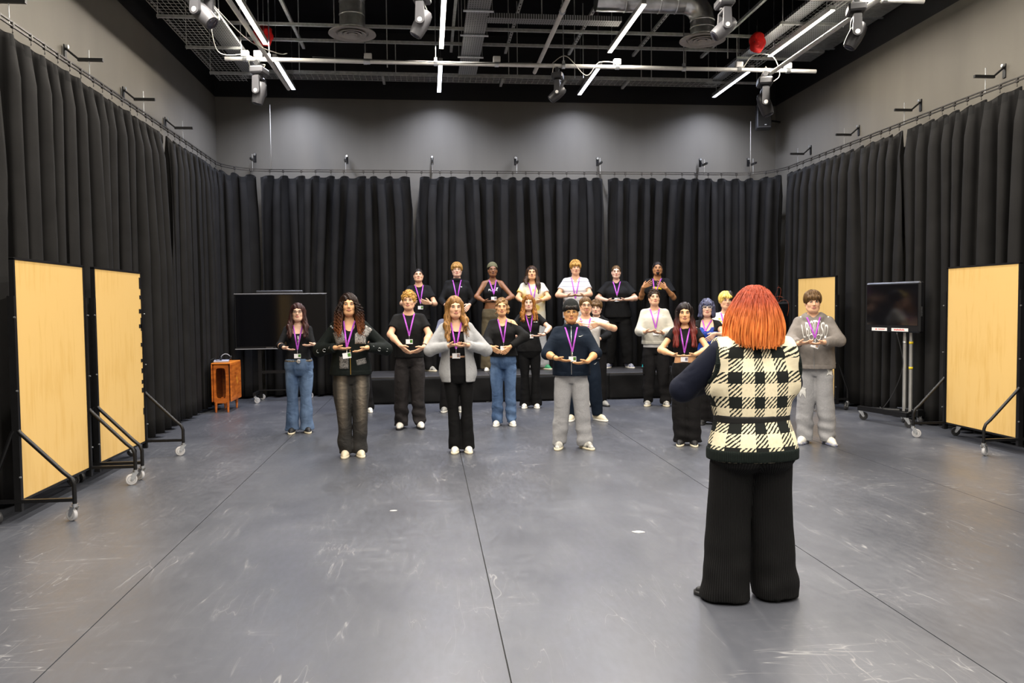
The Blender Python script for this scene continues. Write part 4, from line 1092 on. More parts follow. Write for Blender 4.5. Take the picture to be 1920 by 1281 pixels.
def shared(key, fn):
    if key not in eye_me: eye_me[key] = fn()
    return eye_me[key]
def put(me, name, parent, R, T, s):
    o = bpy.data.objects.new(name, me); m = Matrix([[*(R[i] * s), T[i]] for i in range(3)] + [[0, 0, 0, 1]]); link(o, parent); o.matrix_local = m; return o
def raw_mesh(mb, mats):
    o = mb.build('tmp', mats, None, True); me = o.data; C.objects.unlink(o); bpy.data.objects.remove(o); return me
def eye_mesh():
    m = MB(); m.sphere((0, 0, 0), (.0140, .010, .0058), 12, 8); m.m = 1; m.sphere((0, -.0062, .0006), (.0048, .0042, .0050), 10, 6)
    m.tube([(-.0155, -.003, .0), (-.008, -.0085, .0048), (.0, -.0098, .0060), (.008, -.0085, .0048), (.0155, -.003, .0)], [.0010, .0022, .0024, .0022, .0010], 5); return raw_mesh(m, [eye_white, iris_dark])
def brow_mesh(mat, thick=1.0):
    m = MB(); m.tube([(-.019, .003, -.001), (-.010, -.003, .0035), (.002, -.005, .0045), (.014, -.005, .001)], [.0016 * thick, .0028 * thick, .0032 * thick, .0024 * thick], 6); return raw_mesh(m, [mat])
def lips_mesh(mat):
    m = MB(); m.tube([(-.023, .006, 0), (-.012, -.001, .0035), (-.004, -.0035, .0052), (0, -.003, .0042), (.004, -.0035, .0052), (.012, -.001, .0035), (.023, .006, 0)], [.0012, .0032, .0042, .004, .0042, .0032, .0012], 6)
    m.tube([(-.021, .006, -.001), (-.010, -.001, -.0055), (0, -.0025, -.0070), (.010, -.001, -.0055), (.021, .006, -.001)], [.0012, .0042, .0052, .0042, .0012], 6); return raw_mesh(m, [mat])
def glasses_mesh(mat, rx=.023, rz=.018, cat=0.0, th=.0021):
    m = MB()
    for s in (-1, 1):
        pts = []
        for k in range(16):
            a = 2 * PI * k / 16; x = math.copysign(abs(math.cos(a)) ** .75, math.cos(a)) * rx; z = math.copysign(abs(math.sin(a)) ** .75, math.sin(a)) * rz
            pts.append((s * .031 + x, -.108 + abs(s * .031 + x) * .22, .001 + z + cat * max(0, s * x) * (z > 0)))
        m.tube(pts, th, 6, closed=True)
        m.tube([(s * (.031 + rx), -.096, .006), (s * .077, -.05, .008), (s * .080, .02, .004)], th * .8, 5)
    m.tube([(-.008, -.106, .004), (0, -.110, .007), (.008, -.106, .004)], th, 5); return raw_mesh(m, [mat])
# ------------------------------------------------------------------ hair shapes (head space, face towards -y)
def h_cap(t=.014, back=.0, line=.045):
    return [Ell((0, .024 + back * .5, .038), (.0735 + t, .092 + t + back * .5, .082 + t), 0), Ell((0, -.120, -.04), (.062, .078, .085), .008, 's'), Ell((0, -.124, line - .040), (.056, .080, .045), .008, 's')]
def ridges(a=.0035, f=150, v=14, seed=0):
    return Wr(lambda P: a * np.sin(P[:, 0] * f + 2.2 * np.sin(P[:, 2] * v + seed) + P[:, 1] * f * .55 + seed))
def lumps(a=.006, f0=60, f1=150, seed=1):
    w_ = waves(seed, 9, f0, f1); return Wr(lambda P: 2.4 * a * w_(P))
def h_short(t=.014, line=.05, low=.035, tilt=.55, lump=.003, seed=1):
    return h_cap(t, 0, line) + [Half((0, -tilt, -1), low / 1.14, .01), lumps(lump, 60, 170, seed)]
def h_fringe(t=.020, line=.020, low=.03, seed=2, lump=.0035):
    return [Ell((0, .024, .040), (.0735 + t, .094 + t, .080 + t), 0), Cap((-.045, -.075, .052), (.045, -.078, .050), .026, .026, .02), Ell((0, -.130, line - .085), (.072, .078, .088), .008, 's'), Half((0, -.5, -1), low / 1.12, .01), ridges(.0030, 190, 10, seed), lumps(lump, 50, 140, seed)]
def h_long(L=.34, front=True, t=.016, line=.052, w_=.085, part=0.0, seed=0, yf=-.135, spread=.0, side=(1, 1), ridge=.0035, backL=None):
    bl = L if backL is None else backL
    p = [Ell((0, .026, .040), (.0735 + t, .094 + t, .082 + t), 0)]
    for x in (-.055, 0, .055): p.append(Cap((x, .055, .02), (x * 1.25, .075, -bl), .050, .036, .03))
    for i, s in enumerate((-1, 1)):
        Ls = L * side[i]
        p.append(Cap((s * .062, .0, .045), (s * w_, .005, -.10), .030, .036, .03))
        p.append(Cap((s * w_, .005, -.10), (s * (w_ + .010 + spread * .5), .6 * yf + .02, -.10 - .4 * (Ls - .10)), .036, .036, .03))
        p.append(Cap((s * (w_ + .010 + spread * .5), .6 * yf + .02, -.10 - .4 * (Ls - .10)), (s * (w_ - .012 + spread), yf, -Ls), .034, .018, .03))
    p += [Ell((part * .3, -.125, -.045), (.060, .088, .095), .008, 's'), Ell((part, -.128, line - .042), (.050, .085, .048), .008, 's'), Cap((0, -.085, -.11), (0, -.15, -.30), .043, .055, .01, 's')]
    p.append(ridges(ridge, 150, 9, seed)); return p
def h_bob(L=.16, t=.026, seed=3, line=.022):
    p = [Ell((0, .026, .036), (.0735 + t, .096 + t, .084 + t), 0)]
    for a in np.linspace(-.5, PI + .5, 9):
        x, y = math.cos(a) * .082, .02 + math.sin(a) * .075; p.append(Cap((x * .9, y * .9, .01), (x * 1.12, y * 1.1, -L), .034, .024, .03))
    p += [Cap((-.05, -.078, .050), (.05, -.080, .046), .026, .024, .02), Ell((0, -.135, line - .10), (.066, .085, .10), .008, 's'), Cap((0, -.09, -.10), (0, -.12, -.22), .04, .05, .01, 's'), lumps(.008, 45, 110, seed), ridges(.003, 160, 8, seed)]
    return p
def h_updo(seed=4):
    return h_cap(.010, .0, .050) + [Half((0, -.45, -1), .045, .01), Ell((.0, .075, .105), (.045, .045, .035), .02), Ell((.02, .095, .06), (.05, .04, .05), .02), Cap((.072, -.01, -.02), (.088, -.0, -.10), .010, .004, .01), Cap((-.072, -.01, -.02), (-.086, .0, -.09), .010, .004, .01), Ell((.075, .03, -.02), (.03, .03, .05), .02), lumps(.008, 60, 160, seed), ridges(.003, 170, 12, seed)]
# ------------------------------------------------------------------ garments and the person builder
def add_prims_mesh(name, prims, h, mat, parent, attrs=None, keep=None):
    V, F = polygonise(prims, h, keep=keep)
    if len(F) == 0: return None
    return mesh_obj(name, V, F, mat, parent, True, None, attrs(V) if attrs else None)
SHOES = {}
def shoe_meshes():
    up = [Cap((0, .055, .052), (0, -.10, .045), .041, .040, 0), Cap((0, -.08, .036), (0, -.168, .026), .041, .025, .03), Cap((0, .045, .06), (0, .055, .115), .040, .042, .03), Cap((0, .0, .085), (0, -.09, .060), .026, .022, .02), Half((0, 0, -1), -.018)]
    V, F = polygonise(up, .0065); o = mesh_obj('shoe', V, F, None); a = o.data; C.objects.unlink(o); bpy.data.objects.remove(o)
    m = MB(); out = []
    for k in range(28):
        t = 2 * PI * k / 28; y = -.055 - .148 * math.sin(t) if math.sin(t) > 0 else -.055 - .150 * math.sin(t); x = math.cos(t) * (.050 if math.sin(t) > 0 else .042); x = math.copysign(abs(x / .05) ** .72 * .05, x); out.append((x, y))
    m.prism(out, 0.0, .026, axis=2); b = raw_mesh(m, [])
    m = MB()
    for k in range(4): m.tube([(-.020, -.035 - k * .022, .101 - k * .010), (0, -.040 - k * .022, .109 - k * .011), (.020, -.035 - k * .022, .101 - k * .010)], .004, 5)
    c = raw_mesh(m, []); return a, b, c
def put_shoe(parent, x, y, ang, s, upper, sole, lace):
    if not SHOES: SHOES['m'] = shoe_meshes()
    a, b, c = SHOES['m']; objs = []
    root = None
    for me, nm, mt in ((a, 'shoe', upper), (b, 'sole', sole), (c, 'laces', lace)):
        if mt is None: continue
        if len(me.materials) == 0: me.materials.append(mt)
        o = bpy.data.objects.new(nm, me); link(o, parent if root is None else root)
        o.material_slots[0].link = 'OBJECT'; o.material_slots[0].material = mt
        if root is None: root = o; o.location = (x, y, 0); o.rotation_euler = (0, 0, ang); o.scale = (s, s, s)
    return root
sh_white = M('shoe_white', (.70, .68, .62), .5, 0, .4, .05); sh_cream = M('shoe_cream', (.62, .56, .42), .55, 0, .4, .06); sh_black = M('shoe_black', (.015, .015, .016), .5, 0, .4, .1); sh_grey = M('shoe_grey', (.28, .28, .27), .55, 0, .4, .2)
sh_blue = M('shoe_blue', (.06, .10, .42), .5, 0, .4, .5, 30, col2=(.5, .5, .45)); sh_green = M('shoe_green', (.03, .22, .09), .5, 0, .4, .2); sh_teal = M('shoe_teal', (.01, .32, .34), .5, 0, .4, .1); sh_panda = M('shoe_black_white', (.02, .02, .02), .5, 0, .4, .1, 14, col2=(.7, .68, .62))
LEG = dict(slim=(.088, .078, .062, .058, .052), flare=(.086, .075, .061, .072, .092), straight=(.092, .087, .077, .077, .080), baggy=(.104, .102, .092, .086, .084), taper=(.104, .098, .080, .072, .076), wide=(.108, .112, .114, .118, .124), jogger=(.098, .100, .090, .084, .062), boot=(.090, .083, .069, .076, .088))
class Ctx: pass
def person(key, label, S):
    D = PD[key]; Ht = D['H']; X, Y, Z = D['pos']; turn = 0.0
    if S.get('rz') is None:                                # everyone but the leader faces the open side of the room, towards where the camera stands
        turn = math.atan2(X, Y); k_ = math.cos(turn); D = dict(D, hx=D['hx'] * k_, fx=[a * k_ for a in D['fx']], b=(D['b'][0] * k_, D['b'][1]) if D.get('b') else None, **{n_: [(a * k_, z_) for a, z_ in D[n_]] for n_ in 'ewt'})
    hx = D['hx']; sex = S.get('sex', 'm'); b = S.get('b', 1.0); q = Ht / 1.72; f = sex == 'f'
    root = thing('person', label, 'person', (X, Y, Z), S.get('rz', -turn), S.get('group', 'students standing in rows with raised hands'))
    c = Ctx(); c.root = root; c.Ht = Ht; c.q = q; c.S = S; c.D = D; c.hx = hx
    cx = lambda z: hx * z / Ht
    # torso sections: z fraction, half width, half depth, y shift
    if f: rows = [(.46, .140, .095, .01), (.50, .168, .118, .012), (.545, .164, .112, .008), (.62, .122, .088, .0), (.68, .126, .098, -.006), (.725, .140, .116, -.016), (.762, .142, .098, -.002), (.793, .118, .076, .006), (.818, .065, .058, .008)]
    else: rows = [(.46, .138, .095, .01), (.50, .160, .112, .012), (.55, .156, .106, .006), (.62, .142, .098, .0), (.68, .150, .106, -.004), (.725, .166, .116, -.006), (.762, .166, .106, .0), (.793, .138, .082, .006), (.818, .075, .062, .008)]
    br = [(z * Ht, rx * q * (b if z < .78 else .5 + .5 * b), ry * q * (.3 + .7 * b if z < .78 else 1), cx(z * Ht), y * q) for z, rx, ry, y in rows]
    if S.get('rows'): br = [(z, rx, ry, cx(z), yy) for z, rx, ry, yy in S['rows']]
    c.rows = br
    hs = (.63 + .38 * q) * (.97 if f else 1.0)
    yaw, pitch, tilt = S.get('look', (0, .09, 0)); RH = rotz(yaw) @ rotx(-pitch) @ roty(tilt)
    T = np.array([hx, -.022 * q, Ht - .014 - .117 * hs]); c.T = T; c.RH = RH; c.hs = hs
    zsh = T[2] - .117 * hs - .104 * q - S.get('drop', 0.0); sx = S.get('sx') or (.134 if f else .152) * q * (.4 + .6 * b); nr = (.044 if f else .054) * q * (.7 + .3 * b)
    c.zsh = zsh; c.sx = sx
    Lu, Lf, Lh = .172 * Ht, .145 * Ht, .105 * Ht
    arms = []
    for i, s in enumerate((-1, 1)):
        sh = np.array([cx(zsh) + s * sx, .006, zsh]); ex, ez = D['e'][i]; ex -= s * S.get('ein', .030); ez += .022; wx, wz = D['w'][i]; tx, tz = D['t'][i]
        pr = Lu * Lu - (ex - sh[0]) ** 2 - (ez - sh[2]) ** 2; ey = -min(math.sqrt(max(pr, 0)), S.get('fwd', .12)); E = np.array([ex, ey, ez])
        pr = Lf * Lf - (wx - ex) ** 2 - (wz - ez) ** 2; wy = ey - math.sqrt(max(pr, .0004)); wy = min(max(wy, S.get('wymin', -.36)), S.get('wymax', -.20) * q); W = np.array([wx, wy, wz])
        pr = Lh * Lh - (tx - wx) ** 2 - (tz - wz) ** 2; ty = wy - math.sqrt(max(pr, 0)) * S.get('reach', .5); d = np.array([tx - wx, ty - wy, tz - wz])
        arms.append((sh, E, W, d))
    c.arms = arms
    ar = (.040, .034, .024) if f else (.045, .038, .026); ar = [a * q * (.35 + .65 * b) for a in ar]; ar[2] = (.0235 if f else .027) * q
    body = [Stk([(z, rx - (.014 if z < .585 * Ht else 0), ry - (.014 if z < .585 * Ht else 0), xx, yy) for z, rx, ry, xx, yy in br], 0, e=2.2)]
    for s in (-1, 1): body.append(Cap((cx(zsh), .012, zsh + .050 * q), (cx(zsh) + s * sx * .93, .008, zsh + .0), .040 * q, .045 * q * (.5 + .5 * b), .04))
    body.append(Cap((cx(zsh), .014, zsh - .01), T + RH @ np.array([0, .016, -.075]) * hs, nr * 1.12, nr, .035))
    n_head0 = len(body); body += xf(head_prims(sex), RH, T, hs)
    hands = []
    for i, (sh, E, W, d) in enumerate(arms):
        body += [Cap(sh, E, ar[0] * 1.05, ar[1], .03), Cap(E, E + (W - E) * .35, ar[1], ar[1] * 1.02, .03), Cap(E + (W - E) * .35, W, ar[1] * .98, ar[2], .03)]
        n = np.array(S.get('palm', (0, .25, 1.0)), float); hp = hand_prims(W, d, n, 1 if i == 0 else -1, q * (.92 if f else 1.0), S.get('curl', (.14, .30)), S.get('spread', 1.0)); hands += hp
    hip = .46 * Ht; fx = D['fx']
    legs = []
    for i, s in enumerate((-1, 1)):
        hp_ = np.array([cx(hip) + s * .082 * q * b, .01, .475 * Ht]); an = np.array([fx[i], .045, .07]); kn = (hp_ + an) / 2 + np.array([s * .004, -.02, .0]); legs.append((hp_, kn, an))
        body += [Cap(hp_, kn, .058 * q, .042 * q, .02), Cap(kn, an, .042 * q, .030 * q, .02)]
    c.body = body; full = body + hands; c.full = full
    zn = T[2] - .175 * hs
    parts = []
    V, F = polygonise(full, .0045, lo=T - np.array([.12, .16, .21]), hi=T + np.array([.12, .16, .16]), keep=lambda P: P[:, 2] > zn); parts.append((V, F))
    hb = []
    for i, (sh, E, W, d) in enumerate(arms):
        dn = d / np.linalg.norm(d); u = (W - E) / np.linalg.norm(W - E); hb.append((W, u, dn))
        V, F = polygonise([p for p in full if isinstance(p, Cap)], .0042, lo=W - .21, hi=W + .21, keep=lambda P, W=W, u=u, dn=dn: ((P - W) @ u > -.05) & (np.linalg.norm(P - W, axis=1) < .205 * q + .01) & ((P - W) @ (u + dn) > -.06)); parts.append((V, F))
    def rest(P):
        m = P[:, 2] < zn + .034
        for W, u, dn in hb: m &= ~(((P - W) @ u > -.010) & (np.linalg.norm(P - W, axis=1) < .19))
        return m
    V, F = polygonise(full, .0135, keep=rest); parts.append((V, F))
    k0 = 0; VV = []; FF = []
    for V, F in parts: VV.append(V); FF.append(F + k0); k0 += len(V)
    sk = S.get('skin', 'fair')
    bo = mesh_obj('body', np.concatenate(VV), np.concatenate(FF), SK[sk], root)
    c.bodyobj = bo
    if S.get('face', True):
        em = shared('eye', eye_mesh)
        for s in (-1, 1): put(em, 'eye', bo, RH, T + RH @ np.array([s * .0305, -.0795, .0005]) * hs, hs)
        bm = S.get('brow', 'dark'); bmat = M('brow_' + bm, dict(dark=(.015, .010, .008), brown=(.07, .04, .02), blond=(.22, .13, .055))[bm], .7)
        me = shared(('brow', bm), lambda: brow_mesh(bmat, 1.0))
        for s in (-1, 1): put(me, 'eyebrow', bo, RH @ (np.diag([float(-s), 1, 1])), T + RH @ np.array([s * .031, -.0865, .0195]) * hs, hs)
        lk = S.get('lips', sk); put(shared(('lips', lk), lambda: lips_mesh(lipmat(lk))), 'lips', bo, RH, T + RH @ np.array([0, -.0935, -.0605]) * hs, hs)
    # trousers
    tr_ = S.get('pants')
    if tr_:
        st = LEG[tr_['style']]; wst = tr_.get('waist', .60) * Ht; hem = tr_.get('hem', .035); ease = tr_.get('ease', .012)
        pr = []; pel = [(z, rx + ease, ry + ease, xx, yy) for z, rx, ry, xx, yy in br if z <= wst + .02]; pel[0] = (pel[0][0], pel[0][1] * .96, pel[0][2], pel[0][3], pel[0][4])
        if pel[-1][0] < wst: pel.append((wst, *[np.interp(wst, [r_[0] for r_ in br], [r_[j] for r_ in br]) + (ease if j < 3 else 0) for j in range(1, 5)]))
        pel = [(.445 * Ht, pel[0][1] * .9, pel[0][2] * .9, pel[0][3], pel[0][4])] + pel
        pr.append(Stk(pel, 0, e=2.3))
        kb = tr_.get('w', 1.0) * q
        for i, (hp_, kn, an) in enumerate(legs):
            zz = [.50 * Ht, .44 * Ht, .36 * Ht, .28 * Ht, .16 * Ht, hem]; rr = [st[0] * .9, st[0], st[1], st[2], st[3], st[4]]
            rws = []
            for z, r in zip(zz, rr):
                t = np.clip((hp_[2] - z) / (hp_[2] - an[2]), -.1, 1.05); xx = hp_[0] + (an[0] - hp_[0]) * t; yy = .012 + (-.018 * math.sin(PI * min(max(t, 0), 1))) + .012 * t
                rws.append((z, r * kb * (b if z > .4 * Ht else .4 + .6 * b), r * kb * 1.06, xx, yy))
            pr.append(Stk(rws, .007, e=2.1))
        wf = waves(sum(map(ord, key)) % 97, 8, 14, 50, .35); am = 1.9 * tr_.get('wr', .007); lowz = .26 * Ht
        fold = waves(len(label) + 3, 7, 12, 38, 1.9)
        pr.append(Wr(lambda P: am * wf(P) + am * 1.8 * fold(P) * np.clip((lowz - P[:, 2]) / lowz, 0, 1) + am * .7 * fold(P) * np.exp(-((P[:, 2] - .45 * Ht) / .05) ** 2)))
        pr = tr_.get('more', []) + pr if False else pr[:1] + tr_.get('more', []) + pr[1:]
        pr += [Half((0, 0, 1), wst), Half((0, 0, -1), -hem)]
        c.pants = pr; c.pantsobj = add_prims_mesh(tr_.get('name', 'trousers'), pr, tr_.get('h', .0115), tr_['mat'], root, tr_.get('attrs'))
    # tops, from the skin outwards
    c.tops = []
    for g_ in S.get('tops', []):
        lo = g_.get('lo', .02) * q; stn = g_.get('straight', .5); hem = g_.get('hem', .52) * Ht; rr = []
        ch = max(r_[1] for r_ in br if .69 * Ht < r_[0] < .78 * Ht); chy = max(r_[2] for r_ in br if .69 * Ht < r_[0] < .78 * Ht)
        for z, rx, ry, xx, yy in br:
            if z < .71 * Ht: rx = rx + (max(ch, rx) - rx) * stn; ry = ry + (max(chy, ry) - ry) * stn
            k_ = 1.0 if z < .77 * Ht else .35
            rr.append((z, rx + lo * k_, ry + lo * k_, xx, yy))
        if g_.get('stack'): rr = [(z, rx, ry, cx(z), yy) for z, rx, ry, yy in g_['stack']]
        if hem < rr[0][0]: rr = [(hem - .02, rr[0][1] * 1.02, rr[0][2] * 1.02, cx(hem), rr[0][4])] + rr
        gather = g_.get('gather')
        pr = [Stk(rr, 0, e=2.25, soft=1.4)]
        if not g_.get('strapless'):
            wid = g_.get('strap', .93)
            for s in (-1, 1): pr.append(Cap((cx(zsh), .012, zsh + .046 * q), (cx(zsh) + s * sx * wid, .008, zsh - .002), .044 * q + lo * .15, .044 * q * (.5 + .5 * b) + lo * .25, .04))
        sl = g_.get('sleeve'); cuffs = []
        if sl:
            for i, (sh, E, W, d) in enumerate(arms):
                if sl[0] == 'short':
                    e_ = sh + (E - sh) * sl[1]; pr.append(Cap(sh, e_, ar[0] + sl[2] * .55, ar[1] + sl[3], .035, cut=True))
                else:
                    e_ = E + (W - E) * sl[1]; pr.append(Cap(sh, E, ar[0] + sl[2] * .6, ar[1] + sl[3], .035)); pr.append(Cap(E, e_, ar[1] + sl[3], ar[2] + sl[4] + (1 - sl[1]) * .012, .025, cut=True))
                    if g_.get('cuff'): cuffs.append((e_ - (W - E) / np.linalg.norm(W - E) * .055, e_, ar[2] + sl[4] * .45 + (1 - sl[1]) * .014 + .004))
        if g_.get('hood'):
            pts = [(-.070, -.045, .045), (-.092, .01, .062), (-.075, .075, .075), (0, .115, .055), (.075, .075, .075), (.092, .01, .062), (.070, -.045, .045)]
            P3 = [np.array([cx(zsh) + a * q, y_ * q, zsh + z_ * q]) for a, y_, z_ in pts]
            for a_, b_ in zip(P3[:-1], P3[1:]): pr.append(Cap(a_, b_, .030 * q, .030 * q, .03))
            pr.append(Cap(P3[0], np.array([cx(zsh) - .012, -.115 * q, zsh - .03]), .026 * q, .014 * q, .03)); pr.append(Cap(P3[-1], np.array([cx(zsh) + .012, -.115 * q, zsh - .03]), .026 * q, .014 * q, .03))
        if g_.get('collar'):
            hgt = g_['collar']; zc_ = zsh + .055 * q
            for k in range(22):
                a0, a1 = 2 * PI * k / 22, 2 * PI * (k + 1) / 22; gp = .25
                if g_.get('collar_open') and (min(abs((a0 + PI / 2) % (2 * PI)), 2 * PI - abs((a0 + PI / 2) % (2 * PI))) < gp): continue
                p0 = np.array([cx(zsh) + math.cos(a0) * (nr + .016), .010 + math.sin(a0) * (nr + .018), zc_]); p1 = np.array([cx(zsh) + math.cos(a1) * (nr + .016), .010 + math.sin(a1) * (nr + .018), zc_])
                pr.append(Cap(p0 + np.array([0, 0, hgt * (.6 + .4 * math.sin(a0))]), p1 + np.array([0, 0, hgt * (.6 + .4 * math.sin(a1))]), .012, .012, .02)); pr.append(Cap(p0 + np.array([0, 0, hgt * .45]), p1 + np.array([0, 0, hgt * .45]), .012, .012, .02)); pr.append(Cap(p0, p1, .015, .015, .02))
        am = g_.get('wr', .006); wf = waves(len(label) * 7 + 1, 8, 12, 45, .8); wd = waves(len(label) * 3 + 2, 5, 30, 60, 1.0)
        elb = [a_[1] for a_ in arms]
        def wrf(P, am=am, wf=wf, wd=wd, elb=elb, sl=sl):
            v = am * wf(P)
            if sl and sl[0] == 'long':
                for e_ in elb: v = v + am * 1.5 * wd(P) * np.exp(-(np.linalg.norm(P - e_, axis=1) / .10) ** 2)
            return v
        pr.append(Wr(wrf))
        if gather: pr.append(Wr(lambda P, h_=hem: np.where(P[:, 2] < h_ + .055, .016, -.004 * np.exp(-((P[:, 2] - h_ - .09) / .03) ** 2)) ))
        pr += [Half((0, 0, -1), -hem, .004)]
        for kk in g_.get('cuts', []):
            if kk[0] == 'scoop': pr.append(Ell((cx(zsh) + kk[3] if len(kk) > 3 else cx(zsh), -.11 * q, zsh + .05 * q), (kk[1] * q, .11 * q, kk[2] * q), .006, 's'))
            elif kk[0] == 'square': z0 = kk[2] * Ht; pr.append(Stk([(z0, kk[1] * q, .16 * q, cx(zsh), -.15 * q), (zsh + .2, kk[1] * 1.1 * q, .16 * q, cx(zsh), -.15 * q)], .004, 's', e=8))
            elif kk[0] == 'plane': pr.append(Half(kk[1], kk[2] * Ht, .004))
            elif kk[0] == 'open':
                pr.append(Stk([(hem - .1, kk[1] * q, .3, cx(hem) + kk[3], -.3), (.62 * Ht, kk[1] * q, .3, cx(.62 * Ht) + kk[3], -.3), (.80 * Ht, kk[2] * q, .3, cx(zsh), -.295), (zsh + .2, kk[2] * q * .8, .3, cx(zsh), -.27)], .008, 's', e=9))
        pr += g_.get('more', lambda c_: [])(c)
        o = add_prims_mesh(g_.get('name', 'shirt'), pr, g_.get('h', .0105), g_['mat'], root, g_.get('attrs'))
        c.tops.append((pr, o))
        if cuffs:
            for p0, p1, r_ in cuffs: MB().lathe([(r_ * .95, 0), (r_ * 1.04, .008), (r_ * 1.04, .05), (r_ * .9, .058)], p0, p1 - p0, 16, True).build('cuff', g_.get('cuffmat', g_['mat']), o, True)
        if g_.get('band'):
            bz = [(hem - .002 + k_ * .011, *[np.interp(hem + .03, [r_[0] for r_ in rr], [r_[j] for r_ in rr]) + (g_.get('bandgrow', .002) if j < 3 else 0) for j in range(1, 5)]) for k_ in range(6)]
            add_prims_mesh('hem_band', [Stk(bz, 0, e=2.25)], .011, g_.get('bandmat', g_['mat']), o)
        if g_.get('zip'):
            zt, zb_ = g_['zip']; zz = np.linspace(zb_ * Ht, zt * Ht, 26); xx = np.array([cx(z_) + g_.get('zipx', 0) for z_ in zz]); yy = front_y(pr, xx, zz) - .003
            MB().tube(list(zip(xx, yy, zz)), .0038, 5).build('zip', g_.get('zipmat', zinc), o, True)
    # shoes
    sh_ = S.get('shoes')
    if sh_:
        for i in (0, 1): put_shoe(root, fx[i], .03, (-.16 if i == 0 else .16) + S.get('toe', (0, 0))[i], sh_.get('s', 1.0) * (.90 if f else 1.0) * (.5 + .5 * q), sh_['upper'], sh_['sole'], sh_.get('lace', sh_['sole']))
    # hair
    c.hair = []
    for hp in S.get('hair', []):
        pr = xf(hp['prims'], RH, T, hs); V, F = polygonise(pr, hp.get('h', .006)); o = mesh_obj(hp.get('name', 'hair'), (V - T) @ RH, F, hp['mat'], root)
        o.matrix_local = Matrix([[*RH[i], T[i]] for i in range(3)] + [[0, 0, 0, 1]]); c.hair.append(o)
    if S.get('glasses'):
        gm = S['glasses']; me = shared(('gl', gm[0]), lambda: glasses_mesh(*gm[1])); put(me, 'glasses', root, RH, T, hs)
    # lanyard and badge
    c.allp = [t_[0] for t_ in c.tops] + [body]
    def surf(x, z): return np.min([front_y(p_, x, z) for p_ in c.allp], axis=0)
    c.surf = surf
    if S.get('lanyard', True):
        bd = D.get('b') or (hx * .6, .61 * Ht); S_b = S.get('badge', 'green')
        ly = None; zj = max(bd[1] + .075, .60 * Ht); MBl = MB()
        for s in (-1, 1):
            t = np.linspace(0, 1, 16); x0 = cx(zsh) + s * (nr + .014); zt0 = zsh + .055 * q
            xs = x0 + (bd[0] - x0) * t ** .92; zs = zt0 + (zj - zt0) * t; ys = surf(xs, zs) - .007; ys[0] = min(ys[0], .01); ys = np.minimum(ys, np.convolve(np.pad(ys, 1, 'edge'), [.33, .34, .33], 'valid'))
            pts = np.stack([xs, ys, zs], 1); pts = np.concatenate([[(x0 - s * .01, .055, zt0 + .022)], [(x0, .02, zt0 + .014)], pts]); wv = .0088 * q; v = []
            for i_, p_ in enumerate(pts):
                d_ = pts[min(i_ + 1, len(pts) - 1)] - pts[max(i_ - 1, 0)]; pn = np.array([d_[2], 0, -d_[0]]); nn = np.linalg.norm(pn); pn = pn / nn if nn > 1e-4 else np.array([1.0, 0, 0])
                for a_, dy in ((-1, -.001), (1, -.001), (1, .001), (-1, .001)): v.append(p_ + pn * wv * a_ + np.array([0, dy, 0]))
            fc = [(4 * i_ + k_, 4 * i_ + (k_ + 1) % 4, 4 * i_ + 4 + (k_ + 1) % 4, 4 * i_ + 4 + k_) for i_ in range(len(pts) - 1) for k_ in range(4)]; MBl.add(v, fc)
        lo_ = MBl.build('lanyard', lanyard_mat, root, True)
        if S_b:
            yb = float(surf([bd[0]], [bd[1]])[0]) - .016
            if S.get('badge_y'): yb = min(yb, S['badge_y'])
            yj = float(surf([bd[0]], [zj])[0]) - .008
            MB().tube([(bd[0], yj, zj + .01), (bd[0], (yj + yb) / 2, zj - .01), (bd[0], yb, bd[1] + .03)], .0035, 5).build('clip', clip_mat, lo_, True)
            ti = S.get('badge_tilt', 0.0); R2 = roty(ti)
            m_ = MB(); m_.box((bd[0], yb, bd[1]), (.084 * q, .003, .056 * q), rot=R2); bg = m_.build('badge', card_mat, lo_)
            m_ = MB(); m_.m = 0; m_.box(np.array((bd[0], yb, bd[1])) + R2 @ np.array((.024 * q, -.0022, .004 * q)), (.030 * q, .001, .036 * q), rot=R2); m_.build('badge_photo', photo_green if S_b == 'green' else photo_blue, lo_)
    for fn in S.get('extra', []): fn(c)
    return c
